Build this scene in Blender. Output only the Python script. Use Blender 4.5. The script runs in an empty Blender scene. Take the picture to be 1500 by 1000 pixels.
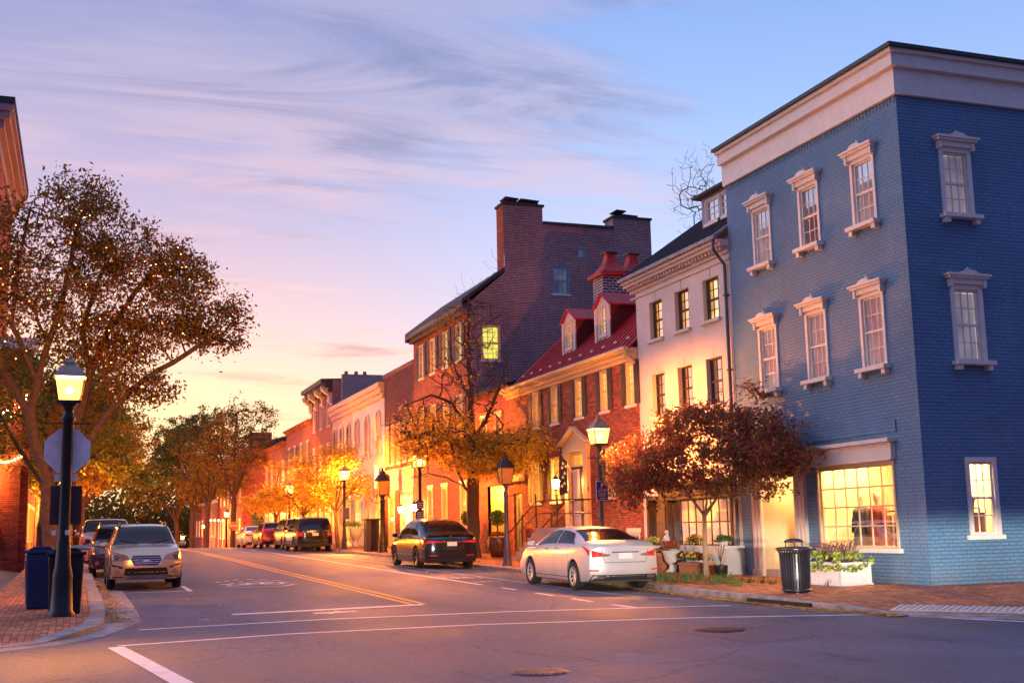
import bpy, bmesh, math, random
from math import sin, cos, pi, radians, sqrt, atan2, hypot
from mathutils import Vector, Matrix, noise
import numpy as np
R = math.radians
sc = bpy.context.scene

# ------------------------------------------------------------------ camera
cam_d = bpy.data.cameras.new('camera'); cam = bpy.data.objects.new('camera', cam_d)
sc.collection.objects.link(cam); sc.camera = cam
cam_d.sensor_fit = 'HORIZONTAL'; cam_d.sensor_width = 36.0; cam_d.lens = 36.0 * 1739 / 1500
cam_d.clip_start = 0.1; cam_d.clip_end = 5000
_R = Vector((0.9407607, -0.33842067, -0.02099423)); _U = Vector((-0.03351133, -0.15441325, 0.98743787))
_F = Vector((0.33741117, 0.92823919, 0.15660685))
cam.matrix_world = Matrix(((_R.x, _U.x, -_F.x, 0), (_R.y, _U.y, -_F.y, 0), (_R.z, _U.z, -_F.z, 1.5), (0, 0, 0, 1)))

# ------------------------------------------------------------------ exposure
sc.view_settings.view_transform = 'Standard'; sc.view_settings.look = 'None'
sc.view_settings.exposure = 0.22; sc.view_settings.gamma = 1.0
sc.render.engine = 'CYCLES'
sc.cycles.max_bounces = 6; sc.cycles.diffuse_bounces = 3; sc.cycles.glossy_bounces = 3
sc.cycles.transparent_max_bounces = 12; sc.cycles.sample_clamp_indirect = 4.0
sc.cycles.caustics_reflective = False; sc.cycles.caustics_refractive = False

# ------------------------------------------------------------------ node helpers
class NT:
    def __init__(s, tree): s.t = tree; s.n = tree.nodes; s.l = tree.links
    def new(s, typ, **kw):
        n = s.n.new(typ)
        for k, v in kw.items():
            if k == 'inp':
                for a, b in v.items():
                    if isinstance(b, bpy.types.NodeSocket): s.l.new(b, n.inputs[a])
                    else: n.inputs[a].default_value = b
            else: setattr(n, k, v)
        return n
    def math(s, op, a, b=0.0, c=0.0, clamp=False):
        n = s.new('ShaderNodeMath', operation=op, use_clamp=clamp, inp={0: a, 1: b, 2: c}); return n.outputs[0]
    def vmath(s, op, a, b=(0, 0, 0), out=0):
        n = s.new('ShaderNodeVectorMath', operation=op, inp={0: a, 1: b}); return n.outputs[out]
    def ramp(s, fac, stops, interp='LINEAR'):
        n = s.new('ShaderNodeValToRGB', inp={0: fac}); e = n.color_ramp; e.interpolation = interp
        while len(e.elements) < len(stops): e.elements.new(0.5)
        for i, (p, c) in enumerate(stops):
            e.elements[i].position = p; e.elements[i].color = (*c, 1) if len(c) == 3 else c
        return n.outputs[0]
    def mix(s, fac, a, b, blend='MIX'):
        n = s.new('ShaderNodeMixRGB', blend_type=blend, inp={0: fac, 1: a, 2: b}); return n.outputs[0]
    def noise(s, vec, scale, detail=3, rough=.5, dist=0.0):
        n = s.new('ShaderNodeTexNoise', inp={'Vector': vec, 'Scale': scale, 'Detail': detail, 'Roughness': rough, 'Distortion': dist}); return n.outputs[0]
    def mrange(s, v, a, b, c=0.0, d=1.0, smooth=False):
        n = s.new('ShaderNodeMapRange', inp={0: v, 1: a, 2: b, 3: c, 4: d}); n.clamp = True
        if smooth: n.interpolation_type = 'SMOOTHSTEP'
        return n.outputs[0]
def C3(c): return (*c, 1) if len(c) == 3 else c
def srgb(r, g, b):
    f = lambda u: (u / 255 / 12.92) if u / 255 <= .04045 else ((u / 255 + .055) / 1.055) ** 2.4
    return (f(r), f(g), f(b))

# ------------------------------------------------------------------ dusk sky: real gradient by direction + clouds on a high plane
world = bpy.data.worlds.new('World'); sc.world = world; world.use_nodes = True
T = NT(world.node_tree); T.n.clear()
tc = T.new('ShaderNodeTexCoord').outputs['Generated']
sep = T.new('ShaderNodeSeparateXYZ', inp={0: tc})
dx, dy, dz = sep.outputs
SUNAZ = R(-6)                                   # glow of the set sun: a little left of the street's end
sdir = Vector((sin(SUNAZ), cos(SUNAZ), 0.0))
horiz = T.math('SQRT', T.math('ADD', T.math('MULTIPLY', dx, dx), T.math('MULTIPLY', dy, dy)))
hd = T.math('DIVIDE', T.math('ADD', T.math('MULTIPLY', dx, sdir.x), T.math('MULTIPLY', dy, sdir.y)), T.math('MAXIMUM', horiz, .001))
elev = T.math('MULTIPLY', T.math('ARCSINE', dz), 180 / pi)   # degrees
e01 = T.math('DIVIDE', elev, 90.0, clamp=True)
warmcol = T.ramp(e01, [(0.0, srgb(255, 168, 78)), (.026, srgb(255, 206, 126)), (.06, srgb(255, 226, 180)), (.10, srgb(232, 198, 200)), (.165, srgb(180, 172, 208)),
                       (.235, srgb(142, 150, 200)), (.31, srgb(114, 130, 188)), (1.0, (.50, .58, .92))])
coolcol = T.ramp(e01, [(0.0, srgb(240, 214, 226)), (.067, srgb(212, 210, 242)), (.145, srgb(186, 203, 246)), (.22, srgb(148, 182, 238)),
                       (.31, srgb(116, 152, 222)), (1.0, (.46, .58, .95))])
backcol = T.ramp(e01, [(0.0, srgb(80, 80, 140)), (.15, srgb(72, 88, 160)), (.5, srgb(104, 124, 200)), (1.0, (.48, .58, .93))])
side = T.mrange(hd, .85, .998, 0, 1, True)     # 1 towards the sunset
sky = T.mix(side, coolcol, warmcol)
sky = T.mix(T.mrange(hd, -.3, .6, 1, 0, True), sky, backcol)
glow = T.math('MULTIPLY', T.mrange(hd, .90, .995, 0, 1, True), T.mrange(elev, 12, 1.5, 0, 1, True))
sky = T.mix(T.math('MULTIPLY', glow, .75), sky, (1.25, .92, .52, 1))
# clouds
zc = T.math('MAXIMUM', T.math('ADD', dz, .06), .03)
cu = T.math('DIVIDE', dx, zc); cv = T.math('DIVIDE', dy, zc)
comb = T.new('ShaderNodeCombineXYZ', inp={0: cu, 1: cv, 2: 0.0}).outputs[0]
mp = T.new('ShaderNodeMapping', inp={'Vector': comb, 'Rotation': (0, 0, R(52)), 'Scale': (.42, 1.0, 1), 'Location': (3.1, 1.7, 0)}).outputs[0]
warp = T.new('ShaderNodeTexNoise', inp={'Vector': mp, 'Scale': .9, 'Detail': 3}).outputs['Color']
mpw = T.vmath('ADD', mp, T.vmath('MULTIPLY', T.vmath('SUBTRACT', warp, (.5, .5, .5)), (.35, .25, 0)))
n1 = T.noise(mpw, .95, 9, .60)
mp2 = T.new('ShaderNodeMapping', inp={'Vector': comb, 'Rotation': (0, 0, R(30)), 'Scale': (.5, 1.7, 1)}).outputs[0]
n2 = T.noise(mp2, 1.3, 8, .62, .6)
cov = T.math('ADD', T.math('MULTIPLY', n1, .62), T.math('MULTIPLY', n2, .38))
leftness = T.mrange(hd, .72, .97, 0, 1, True)
thr = T.math('SUBTRACT', .555, T.math('MULTIPLY', leftness, .06))
cl = T.mrange(cov, T.math('SUBTRACT', thr, .03), T.math('ADD', thr, .085), 0, 1, True)
mp3 = T.new('ShaderNodeMapping', inp={'Vector': comb, 'Rotation': (0, 0, R(40)), 'Scale': (.55, 1.5, 1), 'Location': (7.3, 2.2, 0)}).outputs[0]
n3 = T.noise(mp3, 1.6, 10, .66, .9)
cldark = T.mrange(n3, .46, .66, 0, 1, True)
ccol_lit = T.ramp(e01, [(0.0, srgb(255, 210, 140)), (.05, srgb(255, 226, 180)), (.10, srgb(250, 210, 196)), (.17, srgb(216, 186, 202)), (.26, srgb(172, 168, 202)), (.4, srgb(180, 182, 218)), (1, (.6, .65, .9))])
ccol_dk = T.ramp(e01, [(0.0, srgb(232, 140, 96)), (.04, srgb(226, 160, 132)), (.10, srgb(196, 154, 166)), (.16, srgb(148, 138, 174)), (.24, srgb(118, 124, 166)), (.4, srgb(120, 132, 180)), (1, (.5, .55, .85))])
ccol = T.mix(cldark, ccol_lit, ccol_dk)
sky = T.mix(T.math('MULTIPLY', cl, T.math('MULTIPLY', T.mrange(elev, -1, 2.5, 0, .8), T.mrange(elev, 30, 14, .62, 1))), sky, ccol)
# below the horizon: dull ground tone
sky = T.mix(T.mrange(elev, -1.5, 0, 1, 0), sky, C3(srgb(150, 105, 90)))
nish = T.new('ShaderNodeTexSky'); nish.sky_type = 'NISHITA'; nish.sun_disc = False
nish.sun_elevation = R(1.0); nish.sun_rotation = SUNAZ; nish.air_density = 1.4; nish.dust_density = 2.0
bg1 = T.new('ShaderNodeBackground', inp={0: sky, 1: 1.0})
bg2 = T.new('ShaderNodeBackground', inp={0: nish.outputs[0], 1: .05})
add = T.new('ShaderNodeAddShader', inp={0: bg1.outputs[0], 1: bg2.outputs[0]})
T.new('ShaderNodeOutputWorld', inp={0: add.outputs[0]})

# the last soft light of the sunset
sun_d = bpy.data.lights.new('sun', 'SUN'); sun_d.energy = .7; sun_d.angle = R(55); sun_d.color = (1, .84, .92)
sun = bpy.data.objects.new('sun', sun_d); sc.collection.objects.link(sun)
sun.rotation_euler = Vector((-sin(R(-68)), -cos(R(-68)), -.42)).to_track_quat('-Z', 'Y').to_euler()

HEAD_W = 18000
# low-beam headlights of a car waiting in the intersection beside the camera: a flat band of light with a cut-off
def headlight(x, y, z):
    d = bpy.data.lights.new('headlight_beam', 'POINT'); d.energy = HEAD_W; d.color = (1, .93, .85); d.shadow_soft_size = .16
    d.use_nodes = True; t = NT(d.node_tree); t.n.clear()
    nrm = t.new('ShaderNodeTexCoord').outputs['Normal']
    s = t.new('ShaderNodeSeparateXYZ', inp={0: nrm})
    up = t.mrange(s.outputs[2], .012, -.010, 0, 1, True); lo = t.mrange(s.outputs[2], -.075, -.035, 0, 1, True)
    fx = t.math('ADD', t.math('MULTIPLY', s.outputs[0], .61), t.math('MULTIPLY', s.outputs[1], .79))
    f = t.mrange(fx, .80, .97, 0, 1, True)
    st = t.math('MULTIPLY', t.math('MULTIPLY', up, lo), f)
    e = t.new('ShaderNodeEmission', inp={0: (1, .93, .85, 1), 1: st})
    t.new('ShaderNodeOutputLight', inp={0: e.outputs[0]})
    o = bpy.data.objects.new('headlight_beam', d); sc.collection.objects.link(o); o.location = (x, y, z)

headlight(3.2, -1.0, 1.45); headlight(4.5, -1.4, 1.45)

# ------------------------------------------------------------------ terrain profile
PR = [(-60, 0), (14, 0), (22, .06), (30, .17), (40, .3), (50, .45), (65, .62), (75, .7), (85, .72), (95, .65), (110, .2), (140, -1), (200, -4), (400, -15), (900, -20)]
def zr(Y): return float(np.interp(Y, [a for a, b in PR], [b for a, b in PR]))
def zroad(X, Y):
    c = min(max((X - 8) / 5, 0), 1) ** 2 * min(max((Y - 18) / 6, 0), 1)
    z = zr(Y) - .07 * c
    if X < -1.7: # ground climbs gently on the far left
        z += min(max((Y - 24) / 22, 0), 1) * .5 * min(max((-1.7 - X) / 3, 0), 1)
    return z
def zwalk(X, Y):  # right pavement
    return zroad(12.9, Y) + .13 + max(0, min(1, (X - 12.9) / 3)) * .06

# ------------------------------------------------------------------ mesh builder
OFF = {}
class MB:
    def __init__(s): s.v = []; s.f = []; s.m = []
    def add(s, vs, fs, m=0):
        b = len(s.v); s.v += [tuple(p) for p in vs]
        for f in fs: s.f.append(tuple(b + i for i in f)); s.m.append(m)
    def quad(s, a, b, c, d, m=0): s.add([a, b, c, d], [(0, 1, 2, 3)], m)
    def box(s, x0, x1, y0, y1, z0, z1, m=0):
        if x0 > x1: x0, x1 = x1, x0
        if y0 > y1: y0, y1 = y1, y0
        if z0 > z1: z0, z1 = z1, z0
        s.add([(x0, y0, z0), (x1, y0, z0), (x1, y1, z0), (x0, y1, z0), (x0, y0, z1), (x1, y0, z1), (x1, y1, z1), (x0, y1, z1)],
              [(0, 3, 2, 1), (4, 5, 6, 7), (0, 1, 5, 4), (1, 2, 6, 5), (2, 3, 7, 6), (3, 0, 4, 7)], m)
    def fbox(s, fr, u0, u1, z0, z1, d0, d1, m=0):
        P = fr.p
        s.add([P(u0, z0, d0), P(u1, z0, d0), P(u1, z0, d1), P(u0, z0, d1), P(u0, z1, d0), P(u1, z1, d0), P(u1, z1, d1), P(u0, z1, d1)],
              [(0, 3, 2, 1), (4, 5, 6, 7), (0, 1, 5, 4), (1, 2, 6, 5), (2, 3, 7, 6), (3, 0, 4, 7)], m)
    def prism(s, pts, ext, m=0):
        n = len(pts); e = Vector(ext); a = [Vector(p) for p in pts]; b = [p + e for p in a]
        s.add(a + b, [tuple(range(n))[::-1], tuple(range(n, 2 * n))] + [(i, (i + 1) % n, n + (i + 1) % n, n + i) for i in range(n)], m)
    def tube(s, pts, rad, n=8, m=0, caps=True):
        pts = [Vector(p) for p in pts]
        if not hasattr(rad, '__len__'): rad = [rad] * len(pts)
        vs = []; fs = []; ref = None
        for i, p in enumerate(pts):
            d = (pts[min(i + 1, len(pts) - 1)] - pts[max(i - 1, 0)])
            if d.length < 1e-9: d = Vector((0, 0, 1))
            d.normalize()
            if ref is None:
                ref = d.orthogonal().normalized()
            ref = (ref - d * ref.dot(d))
            if ref.length < 1e-6: ref = d.orthogonal()
            ref.normalize(); q = d.cross(ref)
            for k in range(n):
                a = 2 * pi * k / n; vs.append(p + (ref * cos(a) + q * sin(a)) * rad[i])
        for i in range(len(pts) - 1):
            for k in range(n):
                fs.append((i * n + k, i * n + (k + 1) % n, (i + 1) * n + (k + 1) % n, (i + 1) * n + k))
        if caps: fs += [tuple(range(n))[::-1], tuple((len(pts) - 1) * n + k for k in range(n))]
        s.add(vs, fs, m)
    def lathe(s, c, prof, n=16, m=0, axis='Z', ph=0.0, closed=True):
        vs = []; fs = []
        for r, h in prof:
            for k in range(n):
                a = 2 * pi * k / n + ph
                if axis == 'Z': vs.append((c[0] + r * cos(a), c[1] + r * sin(a), c[2] + h))
                else: vs.append((c[0] + h, c[1] + r * cos(a), c[2] + r * sin(a)))
        L = len(prof)
        for i in range(L - 1):
            for k in range(n): fs.append((i * n + k, i * n + (k + 1) % n, (i + 1) * n + (k + 1) % n, (i + 1) * n + k))
        if closed: fs += [tuple(range(n))[::-1], tuple((L - 1) * n + k for k in range(n))]
        s.add(vs, fs, m)
    def build(s, name, mats, parent=None, smooth=False, bevel=0, link=True):
        me = bpy.data.meshes.new(name)
        off = OFF.get(parent.name, Vector((0, 0, 0))) if parent else Vector((0, 0, 0))
        vs = [(a - off.x, b - off.y, c - off.z) for a, b, c in s.v]
        me.from_pydata(vs, [], s.f)
        if not isinstance(mats, (list, tuple)): mats = [mats]
        for m in mats: me.materials.append(m)
        if len(mats) > 1: me.polygons.foreach_set('material_index', s.m)
        if smooth: me.polygons.foreach_set('use_smooth', [True] * len(s.f))
        me.update()
        o = bpy.data.objects.new(name, me); sc.collection.objects.link(o)
        if parent: o.parent = parent
        OFF[o.name] = off.copy()
        if bevel:
            b = o.modifiers.new('bevel', 'BEVEL'); b.width = bevel; b.segments = 2; b.limit_method = 'ANGLE'; b.angle_limit = R(40)
        return o
def tag(o, label=None, cat=None, group=None, kind=None):
    if label: o['label'] = label
    if cat: o['category'] = cat
    if group: o['group'] = group
    if kind: o['kind'] = kind
    return o
def thing(name, label, cat, loc=(0, 0, 0), group=None):
    o = bpy.data.objects.new(name, None); sc.collection.objects.link(o); o.empty_display_size = .2
    o.location = loc; OFF[o.name] = Vector(loc)
    return tag(o, label, cat, group)
def dup(o, loc=None, rz=None, label=None, parent=None, scale=None):
    c = o.copy(); sc.collection.objects.link(c)
    if parent is not None: c.parent = parent
    if loc is not None: c.location = loc
    if rz is not None: c.rotation_euler = (0, 0, rz)
    if scale is not None: c.scale = (scale,) * 3
    if label: c['label'] = label
    for ch in list(o.children): dup(ch, parent=c)
    return c
def recentre(root, loc):
    """root thing was built around `root.location`; used after building in world coordinates"""
    pass

# ------------------------------------------------------------------ materials
MATS = {}
def bsdf(name):
    m = bpy.data.materials.new(name); m.use_nodes = True; t = NT(m.node_tree); t.n.clear()
    b = t.new('ShaderNodeBsdfPrincipled'); o = t.new('ShaderNodeOutputMaterial', inp={0: b.outputs[0]})
    return m, t, b
def setb(t, b, **kw):
    for k, v in kw.items():
        k = k.replace('_', ' ')
        if isinstance(v, bpy.types.NodeSocket): t.l.new(v, b.inputs[k])
        else: b.inputs[k].default_value = v
def simple(name, col, rough=.6, metal=0.0, var=.12, nscale=6.0, bump=0.0, bscale=60.0, emit=None, estr=0.0, coat=0.0, spec=.5):
    if name in MATS: return MATS[name]
    m, t, b = bsdf(name)
    pos = t.new('ShaderNodeTexCoord').outputs['Object']
    if var:
        n = t.noise(pos, nscale, 5, .6)
        f = t.mrange(n, .3, .7, 1 - var, 1 + var)
        c = t.mix(1.0, C3(col), t.new('ShaderNodeCombineXYZ', inp={0: f, 1: f, 2: f}).outputs[0], 'MULTIPLY')
        setb(t, b, Base_Color=c)
    else: setb(t, b, Base_Color=C3(col))
    setb(t, b, Roughness=rough, Metallic=metal, Coat_Weight=coat)
    b.inputs['Specular IOR Level'].default_value = spec
    if coat: b.inputs['Coat Roughness'].default_value = .04
    if emit: setb(t, b, Emission_Color=C3(emit), Emission_Strength=estr)
    if bump:
        bn = t.new('ShaderNodeBump', inp={'Strength': bump, 'Distance': .01, 'Height': t.noise(pos, bscale, 4, .6)})
        t.l.new(bn.outputs[0], b.inputs['Normal'])
    MATS[name] = m; return m
def brick(name, c1, c2, mortar, bw=.215, rh=.075, ms=.011, rough=.85, bump=.6, stain=.25, painted=False, flat=False, stainscale=.35, off=.5):
    if name in MATS: return MATS[name]
    m, t, b = bsdf(name)
    pos = t.new('ShaderNodeNewGeometry').outputs['Position']
    s = t.new('ShaderNodeSeparateXYZ', inp={0: pos})
    if flat: vec = t.new('ShaderNodeCombineXYZ', inp={0: s.outputs[1], 1: s.outputs[0], 2: 0.0}).outputs[0]
    else: vec = t.new('ShaderNodeCombineXYZ', inp={0: t.math('ADD', s.outputs[0], s.outputs[1]), 1: s.outputs[2], 2: 0.0}).outputs[0]
    wob = t.vmath('MULTIPLY', t.vmath('SUBTRACT', t.new('ShaderNodeTexNoise', inp={'Vector': vec, 'Scale': 9.0, 'Detail': 2}).outputs['Color'], (.5, .5, .5)), (.012, .012, 0))
    vec = t.vmath('ADD', vec, wob)
    br = t.new('ShaderNodeTexBrick', inp={'Vector': vec, 'Scale': 1.0, 'Color1': C3(c1), 'Color2': C3(c2), 'Mortar': C3(mortar),
               'Mortar Size': ms, 'Mortar Smooth': .25, 'Bias': 0.0, 'Brick Width': bw, 'Row Height': rh}); br.offset = off
    # per-brick tone
    cell = t.new('ShaderNodeTexWhiteNoise', noise_dimensions='2D', inp={'Vector': t.vmath('FLOOR', t.vmath('DIVIDE', vec, (bw, rh, 1)))}).outputs[0]
    col = br.outputs[0]
    if not painted:
        tone = t.mrange(cell, 0, 1, .6, 1.35)
        isb = t.math('SUBTRACT', 1.0, br.outputs[1])
        tone = t.math('ADD', t.math('MULTIPLY', tone, isb), t.math('SUBTRACT', 1.0, isb))
        col = t.mix(1.0, col, t.new('ShaderNodeCombineXYZ', inp={0: tone, 1: tone, 2: tone}).outputs[0], 'MULTIPLY')
    big = t.mrange(t.noise(pos, stainscale, 6, .65), .3, .7, 1 - stain, 1 + stain)
    if painted:   # faded patches and rain streaks running down the paint
        fade = t.mrange(t.noise(pos, .8, 6, .7), .52, .72, 0, .22); col = t.mix(fade, col, C3((.34, .38, .42)))
        drip = t.new('ShaderNodeMapping', inp={'Vector': pos, 'Scale': (2.6, 2.6, .22)}).outputs[0]; col = t.mix(t.mrange(t.noise(drip, 1.0, 5, .7), .55, .75, 0, .30), col, C3((.03, .05, .08)))
        grime = t.math('MULTIPLY', t.mrange(s.outputs[2], .9, .2, 0, .5), t.mrange(t.noise(pos, 3, 5, .7), .35, .65)); col = t.mix(grime, col, C3((.20, .20, .20)))
    fine = t.mrange(t.noise(pos, 14.0, 4, .6), .3, .7, .9, 1.1)
    k = t.math('MULTIPLY', big, fine)
    col = t.mix(1.0, col, t.new('ShaderNodeCombineXYZ', inp={0: k, 1: k, 2: k}).outputs[0], 'MULTIPLY')
    h = t.math('ADD', t.math('MULTIPLY', t.math('SUBTRACT', 1.0, br.outputs[1]), 1.0), t.math('MULTIPLY', t.noise(pos, 40.0, 3, .6), .35))
    if painted: h = t.math('ADD', h, t.math('MULTIPLY', cell, .5))
    bn = t.new('ShaderNodeBump', inp={'Strength': bump, 'Distance': .012, 'Height': h})
    setb(t, b, Base_Color=col, Roughness=rough); t.l.new(bn.outputs[0], b.inputs['Normal'])
    MATS[name] = m; return m
def glassmat(name, tint=(1, 1, 1), gloss=.01, rough=.02):
    if name in MATS: return MATS[name]
    m = bpy.data.materials.new(name); m.use_nodes = True; t = NT(m.node_tree); t.n.clear()
    fr = t.new('ShaderNodeFresnel', inp={0: 1.45})
    f = t.math('ADD', t.math('MULTIPLY', fr.outputs[0], .5), gloss, clamp=True)
    tr = t.new('ShaderNodeBsdfTransparent', inp={0: C3(tint)}); gl = t.new('ShaderNodeBsdfGlossy', inp={0: (1, 1, 1, 1), 1: rough})
    mx = t.new('ShaderNodeMixShader', inp={0: f, 1: tr.outputs[0], 2: gl.outputs[0]})
    t.new('ShaderNodeOutputMaterial', inp={0: mx.outputs[0]})
    MATS[name] = m; return m
def litroom(name, c_lo, c_hi, strength, scale=2.2, seedoff=0.0):
    """the lit room seen behind a pane: uneven warm light, curtains"""
    if name in MATS: return MATS[name]
    m, t, b = bsdf(name)
    pos = t.new('ShaderNodeNewGeometry').outputs['Position']
    p2 = t.vmath('ADD', pos, (seedoff, seedoff * 1.7, seedoff * .3))
    n = t.noise(t.vmath('MULTIPLY', p2, (1, 1, .7)), scale, 4, .6)
    col = t.ramp(n, [(.25, c_lo), (.5, c_hi), (.75, tuple(min(1, x * 1.3) for x in c_hi))])
    st = t.mrange(n, .28, .62, strength * .35, strength)
    setb(t, b, Base_Color=(.3, .2, .1, 1), Roughness=.8, Emission_Color=col, Emission_Strength=st)
    MATS[name] = m; return m

M = dict(
 blue=brick('painted_blue_brick', (.115, .235, .37), (.105, .22, .35), (.07, .16, .26), painted=True, bump=1.0, stain=.16, rough=.6),
 red=brick('red_brick', (.46, .105, .05), (.31, .065, .032), (.13, .06, .045), stain=.2, ms=.013, bump=1.0),
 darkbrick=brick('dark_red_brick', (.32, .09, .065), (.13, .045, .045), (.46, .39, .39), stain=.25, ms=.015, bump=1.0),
 orange=brick('orange_red_brick', (.42, .072, .034), (.30, .05, .025), (.14, .05, .035), stain=.2, ms=.013),
 farbrick=brick('plain_red_brick', (.42, .06, .034), (.33, .05, .027), (.36, .2, .15), stain=.15),
 maroonbrick=brick('maroon_brick', (.20, .04, .03), (.13, .028, .024), (.06, .025, .02), stain=.2, ms=.013),
 chim=brick('grey_brick', (.10, .06, .07), (.05, .035, .045), (.55, .46, .46), bw=.26, rh=.10, ms=.024, stain=.1),
 paver=brick('brick_pavers', (.60, .19, .075), (.42, .12, .05), (.17, .09, .06), bw=.2, rh=.1, ms=.009, flat=True, stain=.3, stainscale=.8, bump=1.0),
 stucco=simple('cream_stucco', (.68, .60, .53), .85, var=.08, nscale=1.3, bump=.35, bscale=25),
 cream=simple('cream_paint', (.66, .55, .47), .7, var=.07, nscale=2, bump=.1),
 pink=simple('pink_paint', (.60, .38, .32), .75, var=.08, nscale=2, bump=.1),
 trim=simple('trim_paint', (.78, .70, .60), .5, var=.07, nscale=5, bump=.08),
 ytrim=simple('yellow_trim_paint', (.62, .48, .28), .55, var=.08, nscale=5),
 white=simple('white_paint', (.78, .75, .70), .45, var=.05, nscale=8),
 black=simple('black_paint', (.02, .02, .023), .4, var=.2, nscale=10),
 iron=simple('black_iron', (.016, .013, .014), .45, metal=.3, var=.25, nscale=14, bump=.15, bscale=80),
 greypost=simple('grey_post_paint', (.075, .08, .115), .45, metal=.2, var=.2, nscale=12),
 shutter=simple('dark_shutter_paint', (.045, .03, .03), .5, var=.2, nscale=8),
 greenshut=simple('grey_green_shutter_paint', (.12, .16, .15), .6, var=.2, nscale=8),
 roofmetal=simple('grey_standing_seam_metal', (.34, .31, .32), .5, metal=.2, var=.25, nscale=2.5),
 redroof=simple('red_roof_metal', (.42, .018, .022), .5, var=.2, nscale=2.5, spec=.35),
 redwall=simple('dark_red_paint', (.12, .008, .010), .7, var=.15, nscale=3),
 darkroof=simple('dark_roof', (.04, .04, .05), .8, var=.2, nscale=3),
 gravel=simple('flat_roof_felt', (.08, .08, .085), .9, var=.2, nscale=3),
 concrete=simple('concrete', (.34, .31, .29), .85, var=.16, nscale=2.5, bump=.4, bscale=50),
 blind=simple('white_blind', (.78, .78, .80), .6, var=.03),
 curtain=simple('curtain_cloth', (.75, .70, .62), .9, var=.12, nscale=9),
 darkin=simple('dark_interior', (.012, .012, .016), .8, var=.2),
 blindglow=litroom('added_blind_backlight', srgb(190, 180, 200), srgb(235, 222, 232), .46, 1.2, 4.4),  # no known room light: a glow added behind the blinds to whiten them
 glass=glassmat('window_glass'), clear=glassmat('shop_glass', gloss=.0),
 warm=litroom('lit_room_amber', srgb(214, 120, 30), srgb(255, 160, 48), 1.5),
 warm2=litroom('lit_room_yellow', srgb(232, 150, 40), srgb(255, 196, 80), 2.3, 1.5, 3.3),
 dim=litroom('dim_room_amber', srgb(60, 28, 16), srgb(180, 95, 50), .8, 2.0, 7.7),
 green=litroom('lit_room_greenish', srgb(150, 130, 30), srgb(226, 220, 90), 1.1, 2.4, 5.5),
 shopin=litroom('bright_shop_interior', srgb(255, 150, 60), srgb(255, 226, 150), 3.0, 1.2, 9.1),
 bark=simple('tree_bark', (.085, .05, .035), .9, var=.35, nscale=9, bump=.9, bscale=28),
 terracotta=simple('terracotta', (.45, .17, .08), .8, var=.15, nscale=9, bump=.2),
 urnstone=simple('pale_cast_stone', (.60, .56, .50), .75, var=.12, nscale=12, bump=.3),
 stone=simple('sandstone', (.42, .34, .27), .85, var=.15, nscale=6, bump=.3),
)

def blindmat():
    m = bpy.data.materials.new('white_blind_slats'); m.use_nodes = True; t = NT(m.node_tree); t.n.clear()
    d = t.new('ShaderNodeBsdfDiffuse', inp={0: (.80, .78, .80, 1)}); r = t.new('ShaderNodeBsdfTranslucent', inp={0: (.80, .78, .80, 1)})
    mx = t.new('ShaderNodeMixShader', inp={0: .45, 1: d.outputs[0], 2: r.outputs[0]}); t.new('ShaderNodeOutputMaterial', inp={0: mx.outputs[0]}); return m
M['blind'] = blindmat()
# ================================================================== buildings
class Fr:                                   # a wall's own frame: u along it, z up, d out of it
    def __init__(s, o, u, n): s.o = Vector(o); s.u = Vector(u); s.n = Vector(n)
    def p(s, u, z, d=0.0): q = s.o + s.u * u + s.n * d; return (q.x, q.y, q.z + z)
FX = Fr((16, 0, 0), (0, 1, 0), (-1, 0, 0))   # street fronts on the right
def FY(Y): return Fr((0, Y, 0), (1, 0, 0), (0, -1, 0))
def wall(mb, fr, u0, u1, z0, z1, ops=(), depth=.14, m=0, back=True):
    us = sorted({u0, u1} | {a for o in ops for a in o[:2]}); zs = sorted({z0, z1} | {a for o in ops for a in o[2:4]})
    us = [u for u in us if u0 <= u <= u1]; zs = [z for z in zs if z0 <= z <= z1]
    for i in range(len(us) - 1):
        for j in range(len(zs) - 1):
            cu = (us[i] + us[i + 1]) / 2; cz = (zs[j] + zs[j + 1]) / 2
            if any(a < cu < b and c < cz < d for a, b, c, d in ops): continue
            mb.quad(fr.p(us[i], zs[j]), fr.p(us[i + 1], zs[j]), fr.p(us[i + 1], zs[j + 1]), fr.p(us[i], zs[j + 1]), m)
    for a, b, c, d in ops:
        for (p, q, r_, s_) in (((a, c), (a, d), (a, d), (a, c)), ((b, c), (b, d), (b, d), (b, c)), ((a, c), (b, c), (b, c), (a, c)), ((a, d), (b, d), (b, d), (a, d))):
            mb.quad(fr.p(*p), fr.p(*q), fr.p(*r_, -depth), fr.p(*s_, -depth), m)
WN = [0]
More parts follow.
